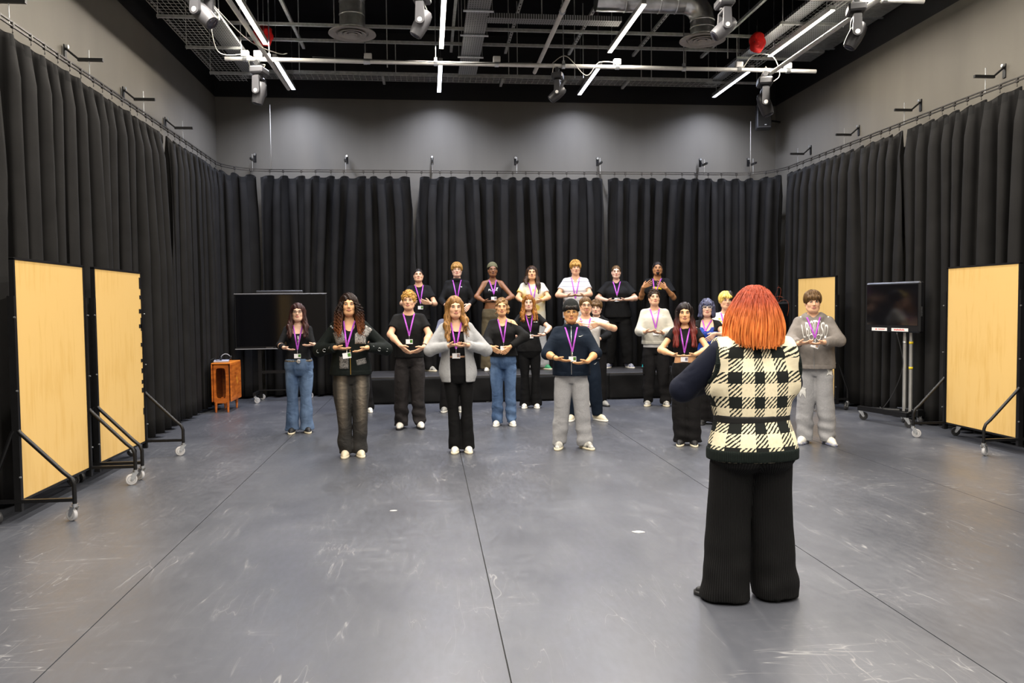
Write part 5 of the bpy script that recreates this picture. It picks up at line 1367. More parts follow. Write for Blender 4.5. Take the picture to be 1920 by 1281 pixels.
def patch(c, x, z, w_, h_, mat, rot=0.0, name='patch', which=-1, nx=6, nz=6, lift=.003, poly=None):
    """cloth patch or print lying on the front of a garment"""
    pr, ob = (c.pants, c.pantsobj) if which == 'pants' else c.tops[which]; cr, sr = math.cos(rot), math.sin(rot)
    if poly is None:
        u, v = np.meshgrid(np.linspace(-.5, .5, nx), np.linspace(-.5, .5, nz)); U = np.stack([u.ravel() * w_, v.ravel() * h_], 1)
        F = [(j * nx + i, j * nx + i + 1, (j + 1) * nx + i + 1, (j + 1) * nx + i) for j in range(nz - 1) for i in range(nx - 1)]
    else:
        U = np.array(poly, float) * np.array([w_, h_]); F = [tuple(range(len(U)))]
    xs = x + U[:, 0] * cr - U[:, 1] * sr; zs = z + U[:, 0] * sr + U[:, 1] * cr; ys = front_y(pr, xs, zs) - lift
    if poly is not None:                                   # cut the outline fine so that it follows the cloth
        bm = bmesh.new(); bm.faces.new([bm.verts.new((x_, 0, z_)) for x_, z_ in zip(xs, zs)]); bmesh.ops.triangulate(bm, faces=bm.faces)
        for _ in range(2): bmesh.ops.subdivide_edges(bm, edges=[e_ for e_ in bm.edges if e_.calc_length() > .012], cuts=2); bmesh.ops.triangulate(bm, faces=bm.faces)
        bm.verts.index_update(); xs = np.array([v_.co.x for v_ in bm.verts]); zs = np.array([v_.co.z for v_ in bm.verts]); F = [tuple(v_.index for v_ in f_.verts) for f_ in bm.faces]; bm.free(); ys = front_y(pr, xs, zs) - lift
    o = mesh_obj(name, np.stack([xs, ys, zs], 1), F, mat, ob, True); sd = o.modifiers.new('thick', 'SOLIDIFY'); sd.thickness = .0015; return o
def wordmark(c, txt, x, z, size, mat, which=-1, arch=0.0, name='lettering', sx=1.0):
    pr, ob = c.tops[which]
    def cf(V):
        xs = x + V[:, 0] * sx; zs = z + V[:, 1] - arch * (V[:, 0] * sx) ** 2; ys = front_y(pr, xs, zs) - .003 - V[:, 2]; return np.stack([xs, ys, zs], 1)
    return text_part(txt, size, mat, ob, (0, 0, 0), (1, 0, 0), (0, 0, 1), name, .0006, 'CENTER', cf)
SWOOSH = [(-.5, .05), (-.42, -.28), (-.25, -.38), (0, -.25), (.5, .38), (0, -.02), (-.25, -.14), (-.38, -.12)]
# ------------------------------------------------------------------ measured stance of every person (metres, person space)
PD = {
    'jeansglass': {'pos': (-1.65, 10.36, 0), 'H': 1.663, 'hx': 0.006, 'fx': (-0.09, 0.09), 'e': [(-0.251, 1.111), (0.219, 1.069)], 'w': [(-0.169, 1.113), (0.196, 1.147)], 't': [(-0.051, 1.074), (0.06, 1.125)], 'b': (-0.008, 0.995)},
    'curly': {'pos': (-0.82, 8.62, 0), 'H': 1.749, 'hx': -0.015, 'fx': (-0.07, 0.071), 'e': [(-0.356, 1.13), (0.396, 1.129)], 'w': [(-0.159, 1.182), (0.164, 1.177)], 't': [(0.009, 1.155), (0.019, 1.116)], 'b': (-0.043, 1.101)},
    'blondcurl': {'pos': (-0.25, 10.52, 0), 'H': 1.81, 'hx': 0.004, 'fx': (-0.122, 0.122), 'e': [(-0.268, 1.221), (0.294, 1.213)], 'w': [(-0.111, 1.109), (0.188, 1.084)], 't': [(0.011, 0.987), (0.024, 0.987)], 'b': (0.004, 1.148)},
    'greyhood': {'pos': (0.35, 8.68, 0), 'H': 1.712, 'hx': -0.056, 'fx': (-0.061, 0.061), 'e': [(-0.365, 1.107), (0.309, 1.097)], 'w': [(-0.121, 1.183), (0.078, 1.186)], 't': [(0.002, 1.195), (-0.055, 1.168)], 'b': (-0.048, 1.066)},
    'offsh': {'pos': (1.0, 10.54, 0), 'H': 1.709, 'hx': -0.021, 'fx': (-0.097, 0.097), 'e': [(-0.255, 1.132), (0.309, 1.166)], 'w': [(-0.165, 1.069), (0.086, 1.066)], 't': [(-0.066, 1.001), (0.018, 1.0)], 'b': (-0.002, 1.044)},
    'wavy': {'pos': (1.58, 12.29, 0), 'H': 1.765, 'hx': -0.018, 'fx': (-0.084, 0.084), 'e': [(-0.315, 1.214), (0.33, 1.23)], 'w': [(-0.238, 1.137), (0.207, 1.156)], 't': [(-0.08, 1.096), (0.019, 1.111)], 'b': (0.005, 1.125)},
    'beanie': {'pos': (1.58, 8.71, 0), 'H': 1.648, 'hx': -0.001, 'fx': (-0.139, 0.139), 'e': [(-0.304, 1.044), (0.302, 1.051)], 'w': [(-0.164, 1.03), (0.176, 0.996)], 't': [(-0.01, 0.985), (0.013, 0.961)], 'b': (0.011, 1.014)},
    'whitetee': {'pos': (2.14, 10.79, 0), 'H': 1.716, 'hx': 0.021, 'fx': (-0.183, 0.184), 'e': [(-0.279, 1.236), (0.438, 1.256)], 'w': [(-0.13, 1.356), (0.199, 1.345)], 't': [(-0.016, 1.313), (0.027, 1.29)], 'b': None},
    'dark': {'pos': (2.64, 12.36, 0), 'H': 1.681, 'hx': 0.005, 'fx': (-0.09, 0.09), 'e': [(-0.221, 1.112), (0.216, 1.106)], 'w': [(-0.168, 1.036), (0.051, 1.074)], 't': [(-0.102, 1.07), (-0.035, 1.036)], 'b': None},
    'whitesweat': {'pos': (3.57, 12.19, 0), 'H': 1.83, 'hx': -0.039, 'fx': (-0.138, 0.138), 'e': [(-0.306, 1.157), (0.278, 1.149)], 'w': [(-0.183, 1.178), (0.096, 1.158)], 't': [(-0.021, 1.186), (-0.021, 1.161)], 'b': (-0.014, 1.15)},
    'redhair': {'pos': (2.9, 8.7, 0), 'H': 1.618, 'hx': -0.031, 'fx': (-0.068, 0.068), 'e': [(-0.339, 1.065), (0.267, 1.079)], 'w': [(-0.151, 1.044), (0.085, 1.046)], 't': [(-0.041, 1.027), (-0.059, 1.022)], 'b': (-0.032, 0.981)},
    'bluehair': {'pos': (3.67, 10.2, 0), 'H': 1.668, 'hx': 0.0, 'fx': (-0.05, 0.112), 'e': [(-0.196, 1.149), (0.271, 1.163)], 'w': [(-0.171, 1.212), (0.107, 1.215)], 't': [(-0.054, 1.129), (0.003, 1.128)], 'b': (-0.025, 1.167)},
    'yellow': {'pos': (4.2, 10.9, 0), 'H': 1.768, 'hx': 0.0, 'fx': (-0.083, 0.153), 'e': [(-0.241, 1.182), (0.268, 1.175)], 'w': [(-0.198, 1.151), (0.07, 1.148)], 't': [(-0.118, 1.122), (-0.057, 1.122)], 'b': None},
    'greyboy': {'pos': (4.36, 8.57, 0), 'H': 1.736, 'hx': -0.048, 'fx': (-0.136, 0.137), 'e': [(-0.332, 1.163), (0.292, 1.154)], 'w': [(-0.206, 1.152), (0.084, 1.166)], 't': [(-0.059, 1.17), (-0.053, 1.141)], 'b': (-0.017, 1.13)},
    'hidblue': {'pos': (0.35, 12.07, 0), 'H': 1.7, 'hx': 0.003, 'fx': (-0.109, 0.109), 'e': [(-0.23, 1.139), (0.31, 1.131)], 'w': [(-0.107, 1.065), (0.163, 1.061)], 't': [(0.002, 1.034), (0.049, 1.034)], 'b': None},
    'hidshoe': {'pos': (-1.0, 12.25, 0), 'H': 1.634, 'hx': -0.106, 'fx': (-0.088, 0.088), 'e': [(-0.307, 1.087), (0.108, 1.081)], 'w': [(-0.208, 1.055), (0.043, 1.051)], 't': [(-0.094, 1.047), (-0.063, 1.047)], 'b': None},
    's1': {'pos': (-0.11, 14.18, 0.45), 'H': 1.83, 'hx': -0.043, 'fx': (-0.118, 0.118), 'e': [(-0.363, 1.182), (0.268, 1.175)], 'w': [(-0.245, 1.199), (0.154, 1.204)], 't': [(-0.068, 1.225), (-0.04, 1.243)], 'b': (-0.015, 1.131)},
    's2': {'pos': (0.515, 14.2, 0.45), 'H': 1.926, 'hx': 0.011, 'fx': (-0.12, 0.12), 'e': [(-0.294, 1.223), (0.327, 1.217)], 'w': [(-0.195, 1.174), (0.22, 1.17)], 't': [(-0.14, 1.117), (0.16, 1.095)], 'b': None},
    's3': {'pos': (1.14, 14.08, 0.45), 'H': 1.909, 'hx': 0.012, 'fx': (-0.095, 0.095), 'e': [(-0.307, 1.291), (0.385, 1.285)], 'w': [(-0.143, 1.232), (0.184, 1.229)], 't': [(0.03, 1.22), (0.03, 1.211)], 'b': (0.028, 1.277)},
    's4': {'pos': (1.91, 14.14, 0.45), 'H': 1.862, 'hx': -0.051, 'fx': (-0.154, 0.155), 'e': [(-0.335, 1.266), (0.271, 1.27)], 'w': [(-0.225, 1.226), (0.117, 1.241)], 't': [(-0.08, 1.196), (0.014, 1.204)], 'b': None},
    's5': {'pos': (2.63, 14.1, 0.45), 'H': 1.951, 'hx': 0.013, 'fx': (-0.126, 0.127), 'e': [(-0.34, 1.307), (0.3, 1.32)], 'w': [(-0.143, 1.312), (0.153, 1.319)], 't': [(0.019, 1.31), (-0.0, 1.31)], 'b': None},
    's6': {'pos': (3.44, 14.16, 0.45), 'H': 1.865, 'hx': -0.042, 'fx': (-0.178, 0.178), 'e': [(-0.417, 1.243), (0.341, 1.236)], 'w': [(-0.209, 1.23), (0.122, 1.237)], 't': [(-0.017, 1.209), (-0.056, 1.209)], 'b': (-0.027, 1.238)},
    's7': {'pos': (4.08, 14.0, 0.45), 'H': 1.921, 'hx': 0.038, 'fx': (-0.163, 0.163), 'e': [(-0.297, 1.245), (0.363, 1.239)], 'w': [(-0.225, 1.45), (0.192, 1.428)], 't': [(-0.055, 1.541), (0.012, 1.531)], 'b': (-0.013, 1.24)},
    'teacher': {'pos': (1.72, 4.13, 0), 'H': 1.677, 'hx': -0.024, 'fx': (-0.137, 0.136), 'e': [(-0.33, 1.13), (0.36, 1.11)], 'w': [(-0.13, 1.13), (0.13, 1.13)], 't': [(-0.01, 1.13), (0.01, 1.12)], 'b': None},
}
print_white = M('white_print', (.62, .62, .60), .7, 0, .3, .15, 40); print_yellow = M('yellow_print', (.85, .58, .02), .7, 0, .3, .15, 30); print_teal = M('teal_print', (.02, .38, .42), .6)
gold = M('gold_chain', (.8, .55, .15), .3, .9); silver = M('silver_chain', (.75, .75, .75), .25, .9)
hair_black = hair_mat('hair_black', (.006, .005, .005), (.030, .022, .018)); hair_dkbrown = hair_mat('hair_dark_brown', (.014, .008, .005), (.065, .034, .018)); hair_brown = hair_mat('hair_brown', (.05, .026, .010), (.17, .095, .038))
hair_blond = hair_mat('hair_dark_blond', (.16, .075, .018), (.52, .30, .085)); hair_gold = hair_mat('hair_golden', (.20, .095, .02), (.62, .36, .09)); hair_auburn = hair_mat('hair_auburn_waves', (.07, .022, .006), (.36, .14, .02)); hair_plum = hair_mat('hair_plum_brown', (.016, .006, .006), (.060, .022, .018))
hair_light = hair_mat('hair_light_brown_long', (.085, .040, .012), (.34, .17, .050)); hair_ashy = hair_mat('hair_ash_updo', (.09, .050, .024), (.36, .20, .075)); hair_blue = hair_mat('hair_grey_blue', (.014, .013, .019), (.095, .105, .20)); hair_yellow = hair_mat('hair_bleached_yellow', (.55, .36, .06), (.90, .72, .22))
hair_redtips = hair_mat('hair_black_to_red', (.010, .006, .006), (.14, .020, .015), -.02, -.26)
hair_curl = hair_mat('hair_curl_brown', (.016, .008, .006), (.20, .065, .020), -.06, -.30)
specs_black = M('spectacle_frame_black', (.01, .01, .01), .3, 0, .5); specs_gold = M('spectacle_frame_gold', (.55, .38, .14), .3, .8); specs_clear = M('spectacle_frame_pale', (.55, .55, .56), .25, .3)
G_BLACK = ('black', (specs_black, .023, .017)); G_GOLD = ('gold', (specs_gold, .022, .020)); G_PALE = ('pale', (specs_clear, .025, .019, .25, .0026)); G_THIN = ('thin', (specs_gold, .022, .016, 0, .0015))
def necklace(mat, drop=.05):
    def fn(c):
        xs = np.linspace(-.05, .05, 13) * c.q; x0 = c.hx * c.zsh / c.Ht; zs = c.zsh + .055 * c.q - drop * (1 - (xs / (.05 * c.q)) ** 2); ys = c.surf(x0 + xs, zs) - .003
        MB().tube(list(zip(x0 + xs, ys, zs)), .0018, 5).build('necklace', mat, c.root, True)
    return fn
def watch(i, mat=black_plastic):
    def fn(c):
        sh, E, W, d = c.arms[i]; u = (W - E) / np.linalg.norm(W - E); p = W - u * .03
        MB().lathe([(.030 * c.q, -.011), (.0325 * c.q, -.008), (.0325 * c.q, .008), (.030 * c.q, .011)], p, u, 16, False).build('wrist_band', mat, c.root, True)
    return fn
TEE = lambda mat, **k: dict(dict(name='t_shirt', mat=mat, lo=.018, straight=.42, hem=.50, sleeve=('short', .62, .020, .026), wr=.006), **k)
def wavy_locks(n=46, seed=7, L=(.24, .34), r=.010, tube=.0065, amp=.016):
    def fn(c):
        rng = np.random.RandomState(seed); m = MB()
        for k in range(n):
            s = rng.choice([-1, 1]); x0 = s * rng.uniform(.066, .09); y0 = rng.uniform(-.02, .06); xe = s * rng.uniform(.075, .135); ye = rng.uniform(-.15, -.06); Lk = rng.uniform(*L); ph = rng.uniform(0, 6.28); fq = rng.uniform(2.2, 3.4)
            pts = []
            for t in np.linspace(0, 1, 22): pts.append((x0 + (xe - x0) * t + amp * t * math.sin(ph + fq * 6.28 * t), y0 + (ye - y0) * t ** 1.4 + amp * t * math.cos(ph + fq * 6.28 * t), .03 - Lk * t))
            m.tube(pts, [tube * (1 - .5 * t) for t in np.linspace(0, 1, 22)], 5)
        m.build('locks', c.hair[0].data.materials[0], c.hair[0], True)
    return fn
def short_locks(n=130, seed=5, r=.0042, front=.028, side=.0, back=-.045, grow=1.0):
    """loose locks combed from the crown down over a short cut"""
    def fn(c):
        rng = np.random.RandomState(seed); m = MB(); hs = c.hs
        for k in range(n):
            a = rng.uniform(0, 2 * PI); zf = front if math.sin(a) < -.55 else (side if abs(math.sin(a)) <= .55 else back); zf += .010 * rng.normal(); ph = rng.uniform(0, 6.28); gr = grow * rng.uniform(.99, 1.06); el0 = rng.uniform(.75, 1.45); pts = []
            el1 = math.asin(max(-.95, min(.95, (zf - .038) / .100)))
            for t in np.linspace(0, 1, 10):
                el = el0 + (el1 - el0) * t; aa = a + .22 * math.sin(ph) * t
                pts.append(np.array([math.cos(aa) * .0935 * gr * math.cos(el), .024 + math.sin(aa) * .1135 * gr * math.cos(el) - (.012 * (1 - t) if math.sin(a) < 0 else 0) * 0, .038 + .101 * gr * math.sin(el)]) * hs)
            m.tube(pts, [r * hs * (1 - .5 * t) for t in np.linspace(0, 1, 10)], 4)
        tag(m.build('locks', c.hair[0].data.materials[0], c.hair[0], True), kind='stuff')
    return fn
# 1 -- glasses, black square-necked top, jeans
person('jeansglass', 'person with long plum-brown hair and glasses in square-necked black top and jeans', dict(sex='f', skin='pale', b=1.04, look=(-.05, .14, 0),
    pants=dict(mat=blue_denim, style='boot', waist=.575, wr=.008), tops=[dict(name='top', mat=charcoal, lo=.012, straight=.1, hem=.555, sleeve=('long', 0.96, 0.007, 0.009, 0.014), cuts=[('square', .066, .765)], wr=.004)],
    shoes=dict(upper=sh_black, sole=sh_cream), hair=[dict(prims=h_long(.33, w_=.082, spread=.02, seed=1), mat=hair_plum)], glasses=G_BLACK, badge_y=-.16,
    extra=[wavy_locks(70, 31, (.30, .37), .01, .0055, .003), lambda c: add_prims_mesh('belt', [Stk([(z, *[np.interp(.56 * c.Ht, [r[0] for r in c.rows], [r[j] for r in c.rows]) + (.016 if j < 3 else 0) for j in range(1, 5)]) for z in np.linspace(.548, .566, 4) * c.Ht], 0)], .010, M('studded_belt', (.02, .018, .016), .4, .3, .5, .5, 60, col2=(.35, .30, .22)), c.root),
           lambda c: MB().lathe([(.014, -.004), (.026, -.004), (.026, .004), (.014, .004)], (c.hx * .5, float(front_y(c.pants, [c.hx * .5], [.553 * c.Ht])[0]) - .022, .557 * c.Ht), (0, 1, 0), 18).build('belt_buckle', silver, c.root, True),
           lambda c: [patch(c, c.hx * .7, z, .012, .05, print_white, 0, 'silver_trim') for z in (.70 * c.Ht, .735 * c.Ht)]]))
# 2 -- dark ringlets, black patched zip hoodie, faded black jeans
def ringlets(n=105, L=(.30, .42), seed=3):
    def fn(c):
        rng = np.random.RandomState(seed); m = MB()
        for k in range(n):
            a = rng.uniform(-.27 * PI, 1.27 * PI); el = rng.uniform(.0, .9); rx, ry, rz = .084, .105, .095
            p0 = np.array([math.cos(a) * rx * math.cos(el), .026 + math.sin(a) * ry * math.cos(el), .036 + rz * math.sin(el)]); Lk = rng.uniform(*L); fr = max(0, -math.sin(a)); sd = math.copysign(1, math.cos(a)) if abs(math.cos(a)) > .12 else rng.choice([-1, 1])
            out = np.array([math.cos(a) * .115 + sd * .01 + rng.uniform(-.02, .02), .03 + math.sin(a) * .11 - (.06 if math.sin(a) < .3 else -.03) + rng.uniform(-.015, .015)])
            if abs(out[0]) < .072 and out[1] < .02: out[0] = sd * rng.uniform(.072, .12)
            pts = []; ns = 40; ph = rng.uniform(0, 6.28); r0 = rng.uniform(.008, .014); turns = Lk / rng.uniform(.030, .042); zend = -(Lk - .06) + .05 * (el - .4)
            for i in range(ns):
                t = i / (ns - 1); w1 = min(1, t * 2.0); w1 = w1 * w1 * (3 - 2 * w1); x = p0[0] + (out[0] - p0[0]) * w1 + .01 * sd * t; y = p0[1] + (out[1] - p0[1]) * w1 - (.05 * t * t if out[1] < .03 else 0); z = p0[2] + (zend - p0[2]) * t
                q2 = r0 * min(1, t * 4); pts.append((x + q2 * math.cos(ph + turns * 6.28 * t), y + q2 * math.sin(ph + turns * 6.28 * t), z))
            m.tube(pts, [.0052 * (1 - .4 * i / ns) for i in range(ns)], 4)
        o = m.build('ringlets', c.hair[0].data.materials[0], c.hair[0], True)
    return fn
faded = None
def faded_jeans():
    m = bpy.data.materials.new('washed_black_denim'); m.use_nodes = True; nt = m.node_tree; L = nt.links.new; p = nt.nodes['Principled BSDF']; p.inputs['Roughness'].default_value = .85
    tc = node(nt, 'ShaderNodeTexCoord'); sp = node(nt, 'ShaderNodeSeparateXYZ'); L(tc.outputs['Object'], sp.inputs[0])
    mp = node(nt, 'ShaderNodeMapping'); mp.inputs['Scale'].default_value = (7, 3, 42); L(tc.outputs['Object'], mp.inputs[0]); n = node(nt, 'ShaderNodeTexNoise'); n.inputs['Scale'].default_value = 1; n.inputs['Detail'].default_value = 4; L(mp.outputs[0], n.inputs['Vector'])
    def mth(op, a, b_=None):
        k = node(nt, 'ShaderNodeMath', operation=op)
        for i, q in enumerate((a, b_)):
            if q is None: continue
            if isinstance(q, (int, float)): k.inputs[i].default_value = q
            else: L(q, k.inputs[i])
        return k.outputs[0]
    ax = mth('SUBTRACT', mth('ABSOLUTE', sp.outputs[0]), .10); g1 = mth('SUBTRACT', 1.0, mth('MULTIPLY', mth('ABSOLUTE', ax), 16.0)); fr = mth('LESS_THAN', sp.outputs[1], -.01)
    zf = node(nt, 'ShaderNodeMapRange'); zf.inputs[1].default_value = .22; zf.inputs[2].default_value = .62; L(sp.outputs[2], zf.inputs[0])
    fac = mth('MULTIPLY', mth('MULTIPLY', mth('MAXIMUM', g1, 0.0), fr), mth('MULTIPLY', zf.outputs[0], mth('ADD', n.outputs[0], .25)))
    fac = mth('MINIMUM', fac, 1.0); mx = node(nt, 'ShaderNodeMix', data_type='RGBA'); mx.inputs[6].default_value = (.012, .011, .010, 1); mx.inputs[7].default_value = (.20, .165, .125, 1); L(fac, mx.inputs[0]); L(mx.outputs[2], p.inputs['Base Color'])
    n2 = node(nt, 'ShaderNodeTexNoise'); n2.inputs['Scale'].default_value = 9; n2.inputs['Distortion'].default_value = 1.2; L(tc.outputs['Object'], n2.inputs['Vector']); b2 = node(nt, 'ShaderNodeBump'); b2.inputs['Strength'].default_value = .4; b2.inputs['Distance'].default_value = .05; L(n2.outputs[0], b2.inputs['Height']); L(b2.outputs[0], p.inputs['Normal']); return m
def lacework(name, a, b_, sc_): return M(name, a, .8, 0, .2, .1, sc_, .2, 60, None, b_)
patch_a = lacework('printed_patch_fine', (.010, .010, .010), (.30, .29, .28), 95); patch_b = lacework('printed_patch_grey', (.04, .04, .04), (.42, .40, .38), 70)
def hoodie_patches(c):
    q = c.q
    patch(c, -.115, 1.285, .105, .13, patch_a, .28); patch(c, .10, 1.275, .115, .12, patch_b, -.03); patch(c, .165, 1.345, .085, .10, patch_b, -.6)
    patch(c, -.075, 1.02, .095, .13, patch_a, -.02); patch(c, .105, 1.025, .10, .06, patch_a, .2)
    for s, (x, z) in ((-1, (-.20, 1.40)), (-1, (-.185, 1.385))): 
        y = float(c.surf([x], [z])[0]); MB().lathe([(.006, -.003), (.011, -.003), (.011, .003), (.006, .003)], (x, y - .006, z), (0, 1, .2), 12).build('eyelet', zinc, c.root, True)
    rng = random.Random(5)
    for i in (0, 1):
        sh, E, W, d = c.arms[i]
        for k in range(4):
            p = E + (W - E) * (.1 + .2 * k) + np.array([(.0 if k % 2 else (.03 if i else -.03)), -.055, -.012 + .02 * (k % 2)]); MB().tube([p + np.array([.016 * math.cos(t), -.002, .016 * math.sin(t)]) for t in np.linspace(.4, 5.4, 10)], .003, 5).build('sleeve_ring', zinc, c.root, True)
person('curly', 'person with long dark ringlets in black patched zip hoodie and faded black jeans', dict(sex='f', skin='tan', look=(.02, .12, 0), b=1.05,
    pants=dict(mat=faded_jeans(), style='taper', waist=.58, wr=.008, w=1.0), tops=[dict(name='undershirt', mat=black_jersey, lo=.012, straight=.2, hem=.55, cuts=[('scoop', .075, .10)]), dict(name='hoodie', mat=cloth('black_green_fleece', (.006, .0085, .008)), lo=.042, straight=.75, hem=.505, sleeve=('long', 0.94, 0.025, 0.033, 0.023), cuff=True, hood=True, cuts=[('scoop', .072, .22)], zip=(.66, .51), zipmat=gold, wr=.007, band=True)],
    shoes=dict(upper=sh_cream, sole=sh_cream), hair=[dict(prims=h_long(.30, w_=.095, t=.018, spread=.015, seed=5, ridge=.006, line=.058), mat=hair_curl)], extra=[ringlets(), hoodie_patches], badge_tilt=-.12, badge_y=-.26))
# 3 -- blond curls, black tee, charcoal jeans
def curls(n, mat_i=0, r=(.010, .018), zmin=-.005, seed=2, ax=(.085, .104, .094), tube=.0052):
    def fn(c):
        rng = np.random.RandomState(seed); m = MB()
        for k in range(n):
            a = rng.uniform(0, 6.283); el = rng.uniform(-.1, 1.5)
            p = np.array([math.cos(a) * ax[0] * math.cos(el), .024 + math.sin(a) * ax[1] * math.cos(el), .036 + ax[2] * math.sin(el)])
            if p[2] < zmin + (.045 if p[1] < -.05 else 0): continue
            nrm = (p - np.array([0, .024, .03])); nrm /= np.linalg.norm(nrm); u, v, w_ = frame_of(nrm); rr = rng.uniform(*r); ph = rng.uniform(0, 6.28); tl = rng.uniform(-.5, .5, 3)
            u = u + nrm * tl[0]; v = v + nrm * tl[1]
            m.tube([p + nrm * (.002 + .012 * t) + rr * (u * math.cos(ph + 5.5 * t) + v * math.sin(ph + 5.5 * t)) * (.55 + .45 * t) for t in np.linspace(0, 1, 11)], tube, 4)
        m.build('curls', c.hair[0].data.materials[0], c.hair[0], True)
    return fn
person('blondcurl', 'person with blond curly hair in plain black t-shirt and baggy charcoal jeans', dict(sex='m', skin='fair', brow='blond', b=1.0, look=(-.12, .08, 0), palm=(0, .5, .9), reach=.2,
    pants=dict(mat=charcoal_denim, style='baggy', waist=.57, wr=.011, w=.98), tops=[TEE(black_cotton, hem=.515)], shoes=dict(upper=sh_white, sole=sh_black), hair=[dict(prims=h_short(.018, .030, .045, .5, .006, 4), mat=hair_gold)], extra=[curls(190, seed=4, zmin=-.03), watch(1)]))
# 4 -- long light-brown hair, open grey hoodie, black flares
def bare_line(c): pass
person('greyhood', 'person with long light-brown hair in open pale grey hoodie and black flared trousers', dict(sex='f', skin='fair', brow='brown', look=(.16, .06, 0), badge='blue',
    pants=dict(mat=black_jersey, style='flare', waist=.612, wr=.004, ease=.008, w=.95), tops=[dict(name='bandeau_top', mat=black_cotton, lo=.010, straight=.1, hem=.622, strapless=True, cuts=[('plane', (0, 0, 1), .765)], wr=.002), dict(name='hoodie', mat=light_grey, lo=.040, straight=.75, hem=.455, sleeve=('long', 0.95, 0.021, 0.029, 0.022), cuff=True, hood=True, cuts=[('open', .082, .078, .0)], wr=.008, band=False)],
    shoes=dict(upper=sh_white, sole=sh_cream), hair=[dict(prims=h_long(.33, w_=.082, t=.015, line=.056, spread=.028, side=(1.1, .62), seed=9, backL=.36), mat=hair_light)], extra=[wavy_locks(60, 33, (.26, .37), .01, .0055, .005)]))
# 5 -- ash updo, off-shoulder black jumper, jeans
person('offsh', 'person with messy pinned-up hair in off-shoulder black jumper and blue jeans', dict(sex='f', skin='tan', brow='brown', look=(.02, .05, 0), palm=(0, .8, .6), reach=.1, badge=None if False else 'plain',
    pants=dict(mat=mid_denim, style='straight', waist=.58, wr=.009, w=.98), tops=[dict(name='jumper', mat=black_cotton, lo=.036, straight=.75, hem=.545, sleeve=('long', 0.93, 0.025, 0.030, 0.020), cuff=True, cuts=[('plane', (.36, 0, 1), .775), ('scoop', .078, .085)], wr=.007)],
    shoes=dict(upper=sh_white, sole=sh_white), hair=[dict(prims=h_updo(), mat=hair_ashy)], extra=[curls(60, seed=9, ax=(.070, .098, .082), r=(.012, .024), tube=.0018, zmin=.05), necklace(gold, .045),
        lambda c: MB().tube([(.105, .01, c.zsh + .052), (.100, -.06, c.zsh + .02), (.098, -.095, c.zsh - .03)], .003, 5).build('bra_strap', black_cotton, c.root, True)]))
# 6 -- wavy auburn hair, black tee
person('wavy', 'smiling person with wavy auburn hair in black t-shirt and black flared trousers', dict(sex='f', skin='pale', brow='brown', look=(.0, .07, 0), badge='blue',
    pants=dict(mat=black_jersey, style='flare', waist=.58, wr=.004), tops=[TEE(black_cotton, lo=.020, straight=.3, hem=.50)], shoes=dict(upper=sh_white, sole=sh_white), hair=[dict(prims=h_long(.27, w_=.078, t=.014, spread=.02, seed=4, ridge=.006), mat=hair_auburn)], extra=[wavy_locks(), watch(1), necklace(gold, .06), lambda c: patch(c, .085, 1.345, .06, .012, print_white, 0, 'chest_print')]))
# 7 -- black beanie, navy zip jacket, grey joggers
def beanie(name, mat, roll=True, tip=0.0, z0=.030):
    p = [Ell((0, .022 + tip, .048), (.0735 + .019, .098 + .016, .084 + .026), 0), Half((0, -.12, -1), -z0 / 1.0, .004), Wr(lambda P: .0016 * np.sin(np.arctan2(P[:, 1] - .02, P[:, 0]) * 56))]
    return dict(name=name, prims=p, mat=mat)
def beanie_roll(mat):
    def fn(c):
        m = MB(); n = 40; v = []; 
        prof = [(.985, .014), (1.045, .018), (1.055, .042), (1.045, .064), (.99, .070)]
        for k, (s, z) in enumerate(prof):
            for i in range(n):
                a = 2 * PI * i / n; x = math.cos(a) * .0925 * s; y = .022 + math.sin(a) * .111 * s; v.append((x, y, z - .12 * (y - .022)))
        f = [(k * n + i, k * n + (i + 1) % n, (k + 1) * n + (i + 1) % n, (k + 1) * n + i) for k in range(4) for i in range(n)]; m.add(v, f); V = np.array(m.v) * c.hs; m.v = [tuple(q) for q in V]
        h_ = c.hair[-1]; m.build('turn_up', mat, h_, True)
    return fn
beanie_black = cloth('beanie_black_knit', (.013, .014, .014)); beanie_olive = cloth('beanie_olive_knit', (.12, .115, .065))
person('beanie', 'person in black beanie, round glasses, navy zip jacket and grey joggers', dict(sex='m', skin='olive', b=1.06, look=(.04, .04, 0), palm=(0, .3, 1), badge_y=-.20,
    pants=dict(mat=grey_marl, style='baggy', waist=.56, wr=.010), tops=[dict(name='zip_jacket', mat=navy_fleece, lo=.044, straight=.8, hem=.50, sleeve=('long', 0.28, 0.022, 0.026, 0.018), collar=.040, collar_open=True, zip=(.83, .51), wr=.008, band=True)],
    shoes=dict(upper=sh_panda, sole=sh_cream, lace=sh_white), toe=(0, .35), hair=[dict(prims=h_fringe(.012, .020, .075, 5), mat=hair_black), beanie('beanie', beanie_black, z0=.018)], glasses=G_GOLD, extra=[beanie_roll(beanie_black), lambda c: patch(c, .105, 1.262, .052, .020, print_white, .05, 'swoosh_print', poly=SWOOSH), watch(0, olive_cloth)]))
